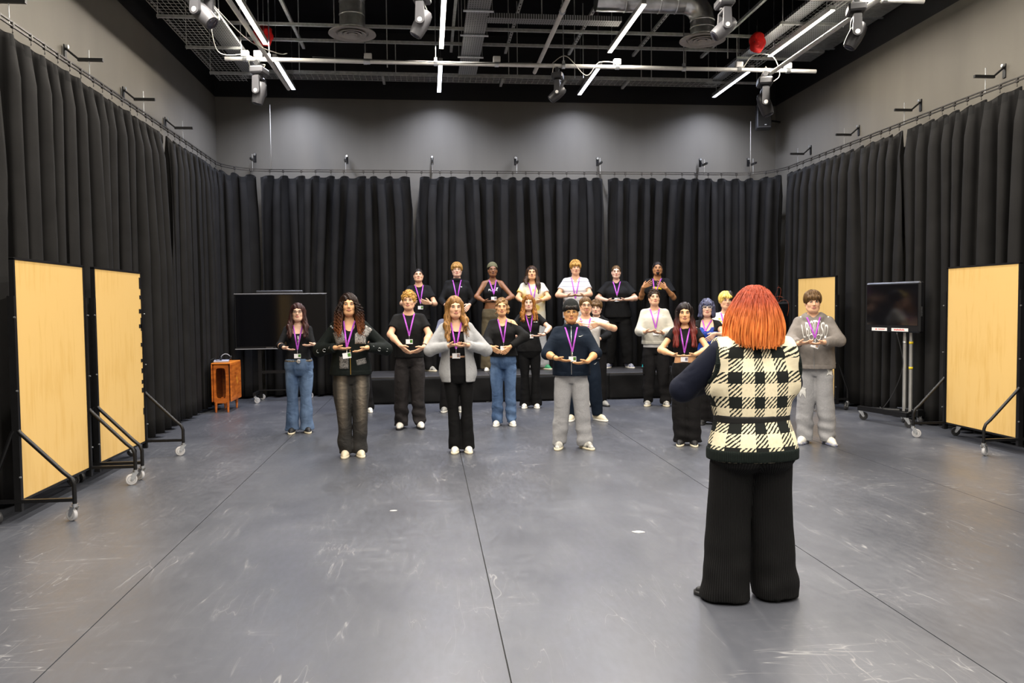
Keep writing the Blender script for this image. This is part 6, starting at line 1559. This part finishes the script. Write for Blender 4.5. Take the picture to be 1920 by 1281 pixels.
# 8 -- bearded man in white tee, navy joggers
def beard(mat, r=(.052, .060, .046), z=-.052, hole=.022):
    def fn(c):
        p = [Ell((0, -.024, -.024), (.0625, .0685, .0905), 0), Ell((0, -.050, -.090), (.036, .037, .029), .03), Half((0, .35, 1), z, .006), Ell((0, -.095, -.062), (hole, .03, .010), .004, 's'), Half((0, 1, .0), .0, .004)]
        V, F = polygonise(xf(p, c.RH, c.T, c.hs), .0045); mesh_obj('beard', V, F, mat, c.root)
    return fn
def moustache(mat, w_=.02):
    def fn(c): put(shared(('mo', mat.name, w_), lambda: raw_mesh(MB().tube([(-w_, .004, -.004), (-w_ * .5, -.003, .001), (0, -.0055, .002), (w_ * .5, -.003, .001), (w_, .004, -.004)], [.0012, .0028, .003, .0028, .0012], 6), [mat])), 'moustache', c.root, c.RH, c.T + c.RH @ np.array([0, -.0935, -.0485]) * c.hs, c.hs)
    return fn
stubble = M('stubble_brown', (.34, .18, .10), .8, 0, .2, .2, 90)
person('whitetee', 'bearded person with dark glasses in white t-shirt behind the beanie wearer', dict(sex='m', skin='fair', b=1.10, look=(.14, .10, 0), palm=(0, 1, .15), reach=.05, curl=(.1, .25), wymax=-.22, spread=1.3,
    pants=dict(mat=navy_fleece, style='jogger', waist=.57, wr=.006, hem=.07), tops=[TEE(white_cotton, lo=.024, hem=.50, sleeve=('short', .60, .020, .024))], shoes=dict(upper=sh_cream, sole=sh_white), toe=(0, .5), hair=[dict(prims=h_short(.013, .052, .045, .5, .004, 3), mat=hair_brown)], glasses=G_BLACK, extra=[beard(stubble), moustache(stubble), lambda c: patch(c, .15, .80, .05, .024, print_white, .3, 'swoosh_print', 'pants', poly=SWOOSH), lambda c: patch(c, .07, 1.21, .05, .05, M('grey_print', (.3, .3, .28), .7, 0, .2, .6, 60), 0, 'chest_print')]))
# 9 -- half hidden in black
person('dark', 'brown-haired person in black half hidden behind the bearded man in white', dict(sex='m', skin='pale', brow='brown', b=.95, look=(-.1, .02, 0), lanyard=False, palm=(0, .6, .7),
    pants=dict(mat=black_twill, style='straight', waist=.57), tops=[dict(name='jacket', mat=black_jersey, lo=.03, straight=.7, hem=.50, sleeve=('long', 0.95, 0.016, 0.020, 0.018), hood=True)], shoes=dict(upper=sh_grey, sole=sh_black), toe=(0, .4), hair=[dict(prims=h_fringe(.018, .022, .05, 6), mat=hair_brown)], extra=[short_locks(110, 9, front=.024)]))
# 10 -- cream sweatshirt, curly top
person('whitesweat', 'person with dark curly top in cream sweatshirt and black cargo trousers', dict(sex='m', skin='fair', b=.98, look=(.18, .20, 0), badge='plain',
    pants=dict(mat=black_twill, style='baggy', waist=.57, wr=.012), tops=[dict(name='long_tee', mat=white_cotton, lo=.022, straight=.5, hem=.505), dict(name='sweatshirt', mat=ecru, lo=.040, straight=.8, hem=.535, sleeve=('long', 0.95, 0.022, 0.029, 0.022), cuff=True, wr=.007, band=True)], shoes=dict(upper=sh_panda, sole=sh_cream, lace=sh_white), hair=[dict(prims=h_short(.012, .045, .02, .6, .005, 6), mat=hair_dkbrown)],
    extra=[curls(130, seed=12, zmin=.035, ax=(.078, .100, .098)), lambda c: patch(c, .10, 1.425, .03, .010, dark_plastic, 0, 'swoosh_print', poly=SWOOSH), necklace(silver, .07), lambda c: [MB().box((s * .20, -.02, .56), (.035, .12, .13), bev=.012).build('cargo_pocket', black_twill, c.root) for s in (-1, 1)]]))
# 11 -- black to red hair, crop tee, wide black trousers
person('redhair', 'person with long black hair turning red in black crop t-shirt and wide black trousers', dict(sex='f', skin='tan', look=(.05, .08, 0), lips='tan', badge='plain',
    pants=dict(mat=black_twill, style='wide', waist=.585, wr=.008, w=.80), tops=[dict(name='crop_t_shirt', mat=black_cotton, lo=.013, straight=.2, hem=.628, sleeve=('short', .42, .014, .018), wr=.003)], shoes=dict(upper=sh_black, sole=sh_cream), hair=[dict(prims=h_long(.385, w_=.080, t=.016, spread=.022, seed=2, part=-.006), mat=hair_redtips)], extra=[wavy_locks(90, 35, (.33, .42), .01, .0050, .003)]))
# 12 -- grey-blue bob, pale cat-eye glasses, blue lace corset
person('bluehair', 'person with grey-blue bob and pale glasses in blue and black lace top', dict(sex='f', skin='pale', lips='pale', look=(.03, .10, 0), badge=None, palm=(0, .9, .4), reach=.2,
    pants=dict(mat=black_twill, style='wide', waist=.59, w=.9), tops=[dict(name='lace_top', mat=blue_lace, lo=.012, straight=.1, hem=.55, strapless=True, cuts=[('plane', (0, 0, 1), .775), ('scoop', .070, .14)], wr=.002), dict(name='shrug', mat=black_cotton, lo=.016, straight=.1, hem=.74, sleeve=('short', .34, .020, .022), cuts=[('scoop', .105, .21)], wr=.003)], shoes=dict(upper=sh_black, sole=sh_black), hair=[dict(prims=h_bob(.105, .019), mat=hair_blue)], glasses=G_PALE, extra=[necklace(gold, .07)]))
# 13 -- split yellow/black hair, white printed tee
def split_hair(c):
    pr = xf([Ell((.050, .024, .045), (.062, .120, .104), 0), Ell((0, -.130, .022 - .085), (.074, .078, .088), .008, 's'), Half((0, -.5, -1), .03, .01), Half((-1, 0, 0), -.012, .004), lumps(.006, 50, 150, 8)], c.RH, c.T, c.hs)
    V, F = polygonise(pr, .006); mesh_obj('hair_dark_half', V, F, hair_black, c.root)
def tee_print(c):
    for (x, z, w_, h_, mt) in ((.03, 1.31, .12, .10, M('orange_print', (.75, .34, .03), .7, 0, .2, .4, 30)), (.03, 1.235, .16, .05, M('green_print', (.18, .42, .05), .7, 0, .2, .4, 30)), (.03, 1.185, .13, .05, print_yellow), (-.09, 1.385, .03, .02, print_yellow), (-.07, 1.35, .03, .015, print_yellow), (.05, 1.14, .05, .03, M('green_print', (.18, .42, .05)))): patch(c, x, z, w_, h_, mt, 0, 'shirt_print')
person('yellow', 'person with half yellow half black hair in white t-shirt with yellow print', dict(sex='m', skin='fair', b=.98, look=(.24, .10, 0), badge=None, pants=dict(mat=black_twill, style='straight', waist=.57), tops=[TEE(print_tee, lo=.036, hem=.49)], shoes=dict(upper=sh_white, sole=sh_white), hair=[dict(prims=h_fringe(.022, .024, .03, 3, .005), mat=hair_yellow)], extra=[short_locks(110, 8, front=.026), split_hair, tee_print, necklace(silver, .08)]))
# 14 -- grey zip hoodie with arched lettering
def spiky_letters(c):
    for i, ch in enumerate('LBCTTSD'):
        u = (i - 3) / 3.0; x = -.018 + u * .125; zt = 1.405 - .05 * u * u; zb_ = 1.245 + .0 * u * u - .035 * abs(u) ** 1.5
        pr, ob = c.tops[-1]
        def cf(V, x=x, zt=zt, zb_=zb_, u=u):
            w0 = V[:, 1]; h_ = (V[:, 1] - V[:, 1].min()) / (np.ptp(V[:, 1]) + 1e-6); wd = np.ptp(V[:, 0]) + 1e-6; xx = x + (V[:, 0] - V[:, 0].min() - wd / 2) / wd * .040 * (.55 + .45 * h_) - u * .018 * (1 - h_); zz = zb_ + (zt - zb_) * h_
            return np.stack([xx, front_y(pr, xx, zz) - .003 - V[:, 2], zz], 1)
        text_part(ch, .1, print_white, ob, (0, 0, 0), (1, 0, 0), (0, 0, 1), 'hoodie_letter', .0006, 'CENTER', cf)
    for (x, z, r_) in ((-.055, 1.215, .03), (.02, 1.215, .03)):
        pr, ob = c.tops[-1]; t = np.linspace(0, 6.28, 22); xs = x + r_ * np.cos(t) * .8; zs = z + r_ * np.sin(t); MB().tube(list(zip(xs, front_y(pr, xs, zs) - .003, zs)), .005, 4).build('print_curl', print_white, ob)
    for s, (x, z) in ((-1, (-.17, 1.44)), (1, (.12, 1.44))): patch(c, x, z, .016, .012, print_white, 0, 'print_fleck')
    patch(c, .135, .83, .07, .10, print_white, .1, 'leg_print', 'pants', poly=[(-.5, .5), (.3, .45), (.1, .2), (.5, .1), (.2, -.1), (.4, -.5), (-.1, -.3), (-.5, -.45), (-.2, 0)])
    patch(c, -.15, .62, .09, .20, print_white, .2, 'leg_print', 'pants', poly=[(0, .5), (.2, .12), (.5, .05), (.2, -.1), (.25, -.5), (-.05, -.2), (-.4, -.4), (-.2, 0), (-.5, .15), (-.12, .15)])
person('greyboy', 'person with brown fringe in washed grey lettered zip hoodie and grey joggers', dict(sex='m', skin='fair', brow='brown', b=1.05, look=(.16, .03, 0), badge='plain', badge_tilt=.35, badge_y=-.25,
    pants=dict(mat=grey_marl, style='baggy', waist=.56, wr=.010), tops=[dict(name='hoodie', mat=warm_grey, lo=.046, straight=.8, hem=.495, sleeve=('long', 0.95, 0.026, 0.030, 0.023), cuff=True, hood=True, zip=(.79, .50), zipx=0, wr=.008, band=True)], shoes=dict(upper=sh_white, sole=sh_blue, lace=sh_grey), toe=(-.15, .3), hair=[dict(prims=h_fringe(.020, .020, .035, 7, .003), mat=hair_brown)], extra=[spiky_letters, short_locks(150, 3, front=.024)]))
# 15/16 -- two people almost wholly hidden behind the front row
person('hidblue', 'fair-haired person in blue-grey shirt hidden behind the open pale hoodie', dict(sex='m', skin='fair', b=1.0, look=(0, .05, 0), lanyard=False, pants=dict(mat=black_twill, style='straight', waist=.57), tops=[TEE(blue_grey, lo=.03, hem=.49, sleeve=('long', 0.94, 0.016, 0.020, 0.018))], shoes=dict(upper=sh_grey, sole=sh_white), hair=[dict(prims=h_short(.016, .045, .045, .5, .004, 5), mat=hair_blond)]))
person('hidshoe', 'person in dark clothes with white shoes hidden behind the dark ringlets', dict(sex='f', skin='fair', look=(0, .05, 0), lanyard=False, pants=dict(mat=black_twill, style='straight', waist=.58), tops=[TEE(black_cotton, hem=.50)], shoes=dict(upper=sh_white, sole=sh_white), hair=[dict(prims=h_short(.012, .05, .06, .4, .002, 2), mat=hair_dkbrown)]))
# stage row
gs = 'students on the low stage'
person('s1', 'person with short black hair in black t-shirt at the left end of the stage', dict(group=gs, sex='m', skin='fair', b=.98, look=(.0, .22, 0), palm=(0, .9, .5), reach=.1, pants=dict(mat=black_twill, style='straight', waist=.57), tops=[TEE(black_cotton, hem=.50)], shoes=dict(upper=sh_panda, sole=sh_cream, lace=sh_white), toe=(0, .5), hair=[dict(prims=h_short(.008, .056, .015, .7, .002, 2), mat=hair_black)], extra=[watch(1)]))
person('s2', 'blond bespectacled person in black long-sleeved polo, second on the stage', dict(group=gs, sex='m', skin='pale', brow='blond', b=.95, look=(.02, .10, 0), badge=None, palm=(0, .9, .4), pants=dict(mat=black_twill, style='straight', waist=.57), tops=[dict(name='polo', mat=black_cotton, lo=.024, straight=.5, hem=.50, sleeve=('long', 0.96, 0.012, 0.016, 0.014), collar=.022)], shoes=dict(upper=sh_black, sole=sh_black), hair=[dict(prims=h_fringe(.018, .036, .04, 9), mat=hair_blond)], glasses=G_THIN, extra=[short_locks(130, 4, front=.040), lambda c: patch(c, .085, 1.49, .025, .012, print_white, -.2, 'chest_print')]))
def cat_print(c):
    wordmark(c, 'PUMA', c.hx, 1.425, .052, print_white, name='wordmark', sx=1.15); patch(c, .085, 1.455, .035, .045, print_white, -.3, 'cat_print', poly=[(-.5, .1), (-.1, .3), (.3, .5), (.5, .3), (.2, .1), (.1, -.2), (.3, -.5), (0, -.3), (-.3, -.1)])
person('s3', 'person in olive beanie and black cropped tank top on the stage', dict(group=gs, sex='f', skin='dark', b=1.0, look=(.10, .12, 0), badge='plain', pants=dict(mat=olive_cloth, style='wide', waist=.575, w=.9), tops=[dict(name='tank_top', mat=black_cotton, lo=.010, straight=.1, hem=.635, strap=.52, cuts=[('scoop', .062, .075)], wr=.002)], shoes=dict(upper=sh_white, sole=sh_white), hair=[dict(prims=h_short(.006, .06, .06, .4, .001, 1), mat=hair_black), beanie('beanie', beanie_olive, tip=.022, z0=.045)], extra=[necklace(gold, .05), cat_print]))
def long_side_locks(c):
    rng = np.random.RandomState(8); m = MB()
    for k in range(40):
        s = 1 if k % 3 else -1; x0 = s * rng.uniform(.06, .085); xe = s * rng.uniform(.10, .15) if s > 0 else -rng.uniform(.10, .16); ye = rng.uniform(-.10, .0) if s > 0 else rng.uniform(.03, .09); Lk = rng.uniform(.28, .42) if s > 0 else rng.uniform(.16, .26); ph = rng.uniform(0, 6.28)
        m.tube([(x0 + (xe - x0) * t + .012 * math.sin(ph + 9 * t), .02 + (ye - .02) * t, .04 - Lk * t) for t in np.linspace(0, 1, 14)], [.008 * (1 - .5 * t) for t in np.linspace(0, 1, 14)], 5)
    m.build('locks', c.hair[0].data.materials[0], c.hair[0], True)
person('s4', 'person with very long dark hair in yellow and white tie-dye t-shirt', dict(group=gs, sex='m', skin='tan', b=1.0, look=(.02, .14, 0), badge=None, palm=(0, .8, .6), pants=dict(mat=light_grey, style='baggy', waist=.55), tops=[TEE(tie_dye, lo=.036, hem=.44, straight=.8)], shoes=dict(upper=sh_green, sole=sh_cream), toe=(0, .5), hair=[dict(prims=h_long(.36, w_=.082, t=.012, line=.056, yf=-.07, spread=.03, seed=6, side=(.55, 1.0), backL=.30), mat=hair_dkbrown)], extra=[long_side_locks, moustache(hair_black, .013)]))
def polo_collar(c):
    for s in (-1, 1):
        x0 = c.hx * c.zsh / c.Ht; p = [(x0 + s * .012, c.zsh + .020), (x0 + s * .070, c.zsh + .062), (x0 + s * .082, c.zsh + .030), (x0 + s * .050, c.zsh - .018)]
        xs = np.array([a for a, _ in p]); zs = np.array([b_ for _, b_ in p]); ys = front_y(c.tops[-1][0], xs, zs) - .010
        o = mesh_obj('collar', np.stack([xs, ys, zs], 1), [(0, 1, 2, 3)], white_cotton, c.tops[-1][1]); sd = o.modifiers.new('t', 'SOLIDIFY'); sd.thickness = .004
person('s5', 'blond person in striped white polo shirt on the stage', dict(group=gs, sex='m', skin='fair', brow='blond', b=1.0, look=(.14, .02, 0), badge=None, pants=dict(mat=light_grey, style='straight', waist=.56), tops=[TEE(stripe_polo, lo=.036, hem=.47, straight=.75, cuts=[('scoop', .030, .085)])], shoes=dict(upper=sh_white, sole=sh_white), hair=[dict(prims=h_fringe(.020, .020, .045, 11), mat=hair_gold)], extra=[polo_collar, short_locks(140, 6, front=.024)]))
person('s6', 'person with tied-back hair in black t-shirt and black joggers on the stage', dict(group=gs, sex='f', skin='pale', brow='brown', b=1.22, look=(.04, .10, 0), badge='blue', pants=dict(mat=black_jersey, style='jogger', waist=.58, wr=.010, hem=.08, w=1.05), tops=[TEE(black_cotton, lo=.030, hem=.49, straight=.6, sleeve=('short', .74, .030, .040))], shoes=dict(upper=sh_blue, sole=sh_white, lace=sh_cream), toe=(-.1, .4), hair=[dict(prims=h_cap(.007, 0, .056) + [Half((0, -.5, -1), .05, .01), Cap((0, .10, .0), (-.055, .09, -.15), .035, .016, .02), ridges(.002, 190, 10, 3)], mat=hair_brown)], extra=[lambda c: patch(c, .16, .82, .05, .028, print_teal, .3, 'swoosh_print', 'pants', poly=SWOOSH)]))
def braids(c):
    rng = np.random.RandomState(3); m = MB()
    for k in range(26):
        a = rng.uniform(.05 * PI, .95 * PI) if k % 4 else rng.choice([-.05, 1.05]) * PI; x = math.cos(a) * .082; y = .024 + math.sin(a) * .09; Lk = rng.uniform(.10, .17); m.tube([(x * (1 + .15 * t), y * (1 + .1 * t), .06 - Lk * t) for t in np.linspace(0, 1, 8)], [.008, .0085, .0075, .0085, .0075, .008, .007, .005], 6)
    m.build('braids', c.hair[0].data.materials[0], c.hair[0], True)
def yellow_print(c):
    for k in range(6): patch(c, c.hx * .8 - .065 + k * .026, 1.435 + .004 * math.sin(k * 2), .022, .045, print_yellow, .06 * math.sin(k * 3), 'chest_print')
person('s7', 'tall person with short braids in black t-shirt at the right end of the stage', dict(group=gs, sex='m', skin='brown', b=.98, look=(.05, .14, 0), badge='blue', palm=(0, 1, .1), reach=.05, curl=(.08, .15), spread=1.5, wymax=-.19, fwd=.16, pants=dict(mat=black_twill, style='baggy', waist=.57), tops=[TEE(black_cotton, lo=.036, hem=.47, straight=.8, sleeve=('short', .72, .030, .042))], shoes=dict(upper=sh_teal, sole=sh_black), toe=(-.2, .2), hair=[dict(prims=h_short(.008, .056, .04, .5, .002, 3), mat=hair_black)], extra=[braids, beard(hair_black, z=-.086, hole=.026), moustache(hair_black, .02), yellow_print]))
# ------------------------------------------------------------------ the person leading the group, seen from behind
def plaid():
    m = bpy.data.materials.new('cream_black_plaid_knit'); m.use_nodes = True; nt = m.node_tree; L = nt.links.new; p = nt.nodes['Principled BSDF']; p.inputs['Roughness'].default_value = .85; p.inputs['Specular IOR Level'].default_value = .15
    at = node(nt, 'ShaderNodeAttribute', attribute_name='knit'); sp = node(nt, 'ShaderNodeSeparateXYZ'); L(at.outputs['Vector'], sp.inputs[0])
    def mth(op, a, b_=None):
        k = node(nt, 'ShaderNodeMath', operation=op)
        for i, q in enumerate((a, b_)):
            if q is None: continue
            if isinstance(q, (int, float)): k.inputs[i].default_value = q
            else: L(q, k.inputs[i])
        return k.outputs[0]
    u = sp.outputs[0]; v = sp.outputs[1]
    fu = mth('LESS_THAN', mth('FRACT', mth('DIVIDE', u, .172)), .47); fv = mth('LESS_THAN', mth('FRACT', mth('DIVIDE', v, .131)), .47)
    both = mth('MULTIPLY', fu, fv); none = mth('MULTIPLY', mth('SUBTRACT', 1.0, fu), mth('SUBTRACT', 1.0, fv))
    su = mth('MULTIPLY', mth('FLOOR', mth('DIVIDE', u, .0045)), .0045); sv = mth('MULTIPLY', mth('FLOOR', mth('DIVIDE', v, .0040)), .0040)
    st = mth('LESS_THAN', mth('FRACT', mth('DIVIDE', mth('ADD', sv, mth('MULTIPLY', su, .78)), .0225)), .46)
    dark = mth('MAXIMUM', both, mth('MULTIPLY', mth('SUBTRACT', 1.0, none), st)); dark = mth('MAXIMUM', mth('MULTIPLY', dark, mth('SUBTRACT', 1.0, none)), both)
    n = node(nt, 'ShaderNodeTexNoise'); n.inputs['Scale'].default_value = 60; L(at.outputs['Vector'], n.inputs['Vector'])
    cr = node(nt, 'ShaderNodeValToRGB'); cr.color_ramp.elements[0].color = (.70, .61, .41, 1); cr.color_ramp.elements[1].color = (.88, .80, .60, 1); L(n.outputs[0], cr.inputs[0])
    mx = node(nt, 'ShaderNodeMix', data_type='RGBA'); L(dark, mx.inputs[0]); L(cr.outputs[0], mx.inputs[6]); mx.inputs[7].default_value = (.012, .014, .013, 1); L(mx.outputs[2], p.inputs['Base Color'])
    w1 = mth('SINE', mth('MULTIPLY', u, 1400.0)); w2 = mth('SINE', mth('MULTIPLY', v, 1570.0)); b = node(nt, 'ShaderNodeBump'); b.inputs['Strength'].default_value = .25; b.inputs['Distance'].default_value = .002; L(mth('MULTIPLY', w1, w2), b.inputs['Height']); L(b.outputs[0], p.inputs['Normal']); return m
def ribbed(name, col, freq, strength=.6, dist=.004):
    m = bpy.data.materials.new(name); m.use_nodes = True; nt = m.node_tree; L = nt.links.new; p = nt.nodes['Principled BSDF']; p.inputs['Roughness'].default_value = .8; p.inputs['Specular IOR Level'].default_value = .12
    at = node(nt, 'ShaderNodeAttribute', attribute_name='knit'); sp = node(nt, 'ShaderNodeSeparateXYZ'); L(at.outputs['Vector'], sp.inputs[0])
    a = node(nt, 'ShaderNodeMath', operation='MULTIPLY'); a.inputs[1].default_value = freq; L(sp.outputs[0], a.inputs[0]); s_ = node(nt, 'ShaderNodeMath', operation='SINE'); L(a.outputs[0], s_.inputs[0])
    mr = node(nt, 'ShaderNodeMapRange'); mr.inputs[1].default_value = -1; mr.inputs[2].default_value = 1; L(s_.outputs[0], mr.inputs[0]); mx = node(nt, 'ShaderNodeMix', data_type='RGBA'); L(mr.outputs[0], mx.inputs[0]); mx.inputs[6].default_value = (*[c_ * .55 for c_ in col], 1); mx.inputs[7].default_value = (*[c_ * 1.3 for c_ in col], 1); L(mx.outputs[2], p.inputs['Base Color'])
    b = node(nt, 'ShaderNodeBump'); b.inputs['Strength'].default_value = strength; b.inputs['Distance'].default_value = dist; L(s_.outputs[0], b.inputs['Height']); L(b.outputs[0], p.inputs['Normal']); return m
def wrap_uv(R0, off=.0, cyy=.0):
    def fn(V): a = np.arctan2(V[:, 0], V[:, 1] - cyy); return {'knit': np.stack([a * R0 + off, V[:, 2], np.zeros(len(V))], 1)}
    return fn
def leg_uv(V):
    s = np.sign(V[:, 0]); cxl = s * .11; a = np.arctan2(V[:, 0] - cxl, V[:, 1] - .01); return {'knit': np.stack([a * .125, V[:, 2], np.zeros(len(V))], 1)}
cord = ribbed('black_corduroy', (.0105, .0105, .011), 6.283 / .011, .7, .004); rib_green = ribbed('black_green_rib', (.013, .019, .017), 6.283 / .009, .8, .004); plaid_mat = plaid()
hair_teacher = hair_mat('hair_copper_orange', (.36, .065, .030), (.86, .27, .07), .06, -.09, 85, .36)
def teacher_hair(c):
    rng = np.random.RandomState(21); N = 820; ns = 17; V = []; F = []; tn = []
    for k in range(N):
        a = rng.uniform(-1.25, PI + 1.25) ; el = rng.uniform(.15, 1.45); rx, ry, rz = .098, .118, .112
        p0 = np.array([math.cos(a) * rx * math.cos(el), .03 + math.sin(a) * ry * math.cos(el), .036 + rz * math.sin(el)])
        sy = math.sin(a); w_ = .140 + .012 * rng.normal(); ex = math.cos(a) * w_; ey = .045 + sy * (.120 + .006 * rng.normal()) - (.0 if sy > 0 else .03); ez = -.140 - .030 * max(0, sy) + .007 * rng.normal() - .012 * rng.rand()
        ph = rng.uniform(0, 6.28); pts = []
        for i in range(ns):
            t = i / (ns - 1); b_ = t ** .75
            q = p0 * (1 - b_) + np.array([ex, ey, ez]) * b_; q[2] = p0[2] * (1 - t) + ez * t; bulge = .018 * math.sin(PI * t); q[0] += math.cos(a) * bulge; q[1] += sy * bulge
            flick = max(0, t - .75) * 4; q[0] += -.010 * math.cos(a) * flick ** 2; q[2] += 0
            q[0] += .0035 * math.sin(ph + 7 * t); q[1] += .0035 * math.cos(ph + 6 * t); pts.append(q)
        r = rng.uniform(.0026, .0062); rs = [r * (1 - .35 * (i / (ns - 1)) ** 4) for i in range(ns)]
        m = MB(); m.tube(pts, rs, 5, False); b0 = len(V); V += m.v; F += [tuple(b0 + i for i in q) for q in m.f]; tn += [rng.rand()] * len(m.v)
    mesh_obj('hair_strands', V, F, hair_teacher, c.hair[0], True)
    m = MB()
    for k in range(6):                                    # fly-away hairs
        s = rng.choice([-1, 1], p=[.3, .7]); x = -s * rng.uniform(.06, .11); z = rng.uniform(.0, .12); pts = [(x + -s * .05 * t + -s * .03 * math.sin(3 * t + k), .05 + .03 * math.sin(2 * t + k), z + .03 * math.sin(4 * t + k) - .04 * t * t) for t in np.linspace(0, 1, 10)]; m.tube(pts, .0004, 4)
    tag(m.build('flyaway_hairs', hair_teacher, c.hair[0], True), kind='stuff')
th = [Ell((0, .030, .036), (.096, .117, .110), 0)]
for a in np.linspace(-.5, PI + .5, 13):
    x, y = math.cos(a), math.sin(a); th.append(Cap((x * .07, .03 + y * .08, .02), (x * .132, .045 + y * .098, -.140), .036, .026, .03))
th += [Ell((0, -.150, -.06), (.062, .085, .11), .01, 's'), Cap((0, -.10, -.11), (0, -.15, -.30), .05, .06, .01, 's'), Half((0, 0, -1), .155, .01), ridges(.004, 120, 8, 2)]
def vest_more(c):
    out = []
    for i, (sh, E, W, d) in enumerate(c.arms):            # broad knitted shoulders, then the armholes
        s = -1 if i == 0 else 1
        out.append(Cap((c.hx * .8, .012, sh[2] + .030), (sh[0] + s * .015, .004, sh[2] - .012), .070, .086, .04)); out.append(Cap((sh[0] + s * .01, .004, sh[2] - .01), (sh[0] + s * .02, .004, sh[2] - .16), .086, .080, .05))
    for i, (sh, E, W, d) in enumerate(c.arms):
        s = -1 if i == 0 else 1; out.append(Half((s, 0, .16), s * (sh[0] + s * .046) + .16 * (sh[2] - .05), .01))
    return out
def vest_extras(c):
    ob = c.tops[-1][1]; Ht = c.Ht
    def at(z, g): return [np.interp(z, [r[0] for r in VR], [r[j] for r in VR]) + (g if j < 3 else 0) for j in range(1, 5)]
    add_prims_mesh('hem_band', [Stk([(z, *at(max(z, .80), .004)) for z in np.linspace(.755, .84, 8)], 0, e=2.25), Half((0, 0, -1), -.768, .0), Half((0, 0, 1), .830, .0)], .009, rib_green, ob, wrap_uv(.215))
    add_prims_mesh('belt', [Stk([(z, *at(.985, .006)) for z in np.linspace(.962, 1.006, 5)], 0, e=2.25)], .008, M('black_elastic_belt', (.010, .010, .010), .6, 0, .3, .1), ob)
    for i, (sh, E, W, d) in enumerate(c.arms):
        s = -1 if i == 0 else 1; pts = []
        for t in np.linspace(0, 2 * PI, 30, endpoint=False): pts.append((sh[0] + s * (.046 - .016 * math.sin(t)), .006 + .078 * math.cos(t), sh[2] - .052 + .100 * math.sin(t)))
        P = np.array(pts); m = MB(); m.tube(pts, .015, 10, closed=True); o = mesh_obj('armhole_band', m.v, m.f, rib_green, ob, True, None, {'knit': np.stack([np.repeat(np.linspace(0, .9, 30), 10), np.zeros(300), np.zeros(300)], 1)})
VR0 = [(.755, .243, .165, .02), (.82, .244, .166, .02), (.90, .225, .155, .015), (.985, .198, .138, .0), (1.03, .210, .148, -.005), (1.12, .222, .155, -.01), (1.22, .222, .148, -.005), (1.29, .200, .122, .0), (1.345, .15, .10, .008), (1.40, .09, .07, .01)]
VR = [(z, a, b, -.024 * z / 1.677, y) for z, a, b, y in VR0]
person('teacher', 'person with copper-orange hair seen from behind in cream and black plaid vest', dict(sex='f', skin='fair', b=1.28, rz=PI, look=(0, .02, 0), lanyard=False, group='', wymin=-.42, wymax=-.26, fwd=.16, drop=.0, sx=.176,
    rows=[(z, a - .024, b - .022, y) for z, a, b, y in VR0],
    pants=dict(mat=cord, style='wide', waist=.60, wr=.004, ease=.010, w=.90, h=.008, attrs=leg_uv, hem=.012, more=[Ell((s_ * .085 - .012, .075, .77), (.10, .075, .09), .05) for s_ in (-1, 1)]),
    tops=[dict(name='long_sleeved_top', mat=navy_knit, lo=.008, straight=.2, hem=.50, sleeve=('long', .95, .050, .030, .014), wr=.003, h=.009),
          dict(name='knitted_vest', mat=plaid_mat, lo=.02, stack=VR0, hem=.457, strap=.98, wr=.004, h=.0075, attrs=wrap_uv(.215, .041), more=vest_more)],
    shoes=dict(upper=sh_black, sole=sh_black), toe=(-.1, .75),
    hair=[dict(prims=th, mat=hair_teacher, h=.006)], extra=[vest_extras, teacher_hair]))
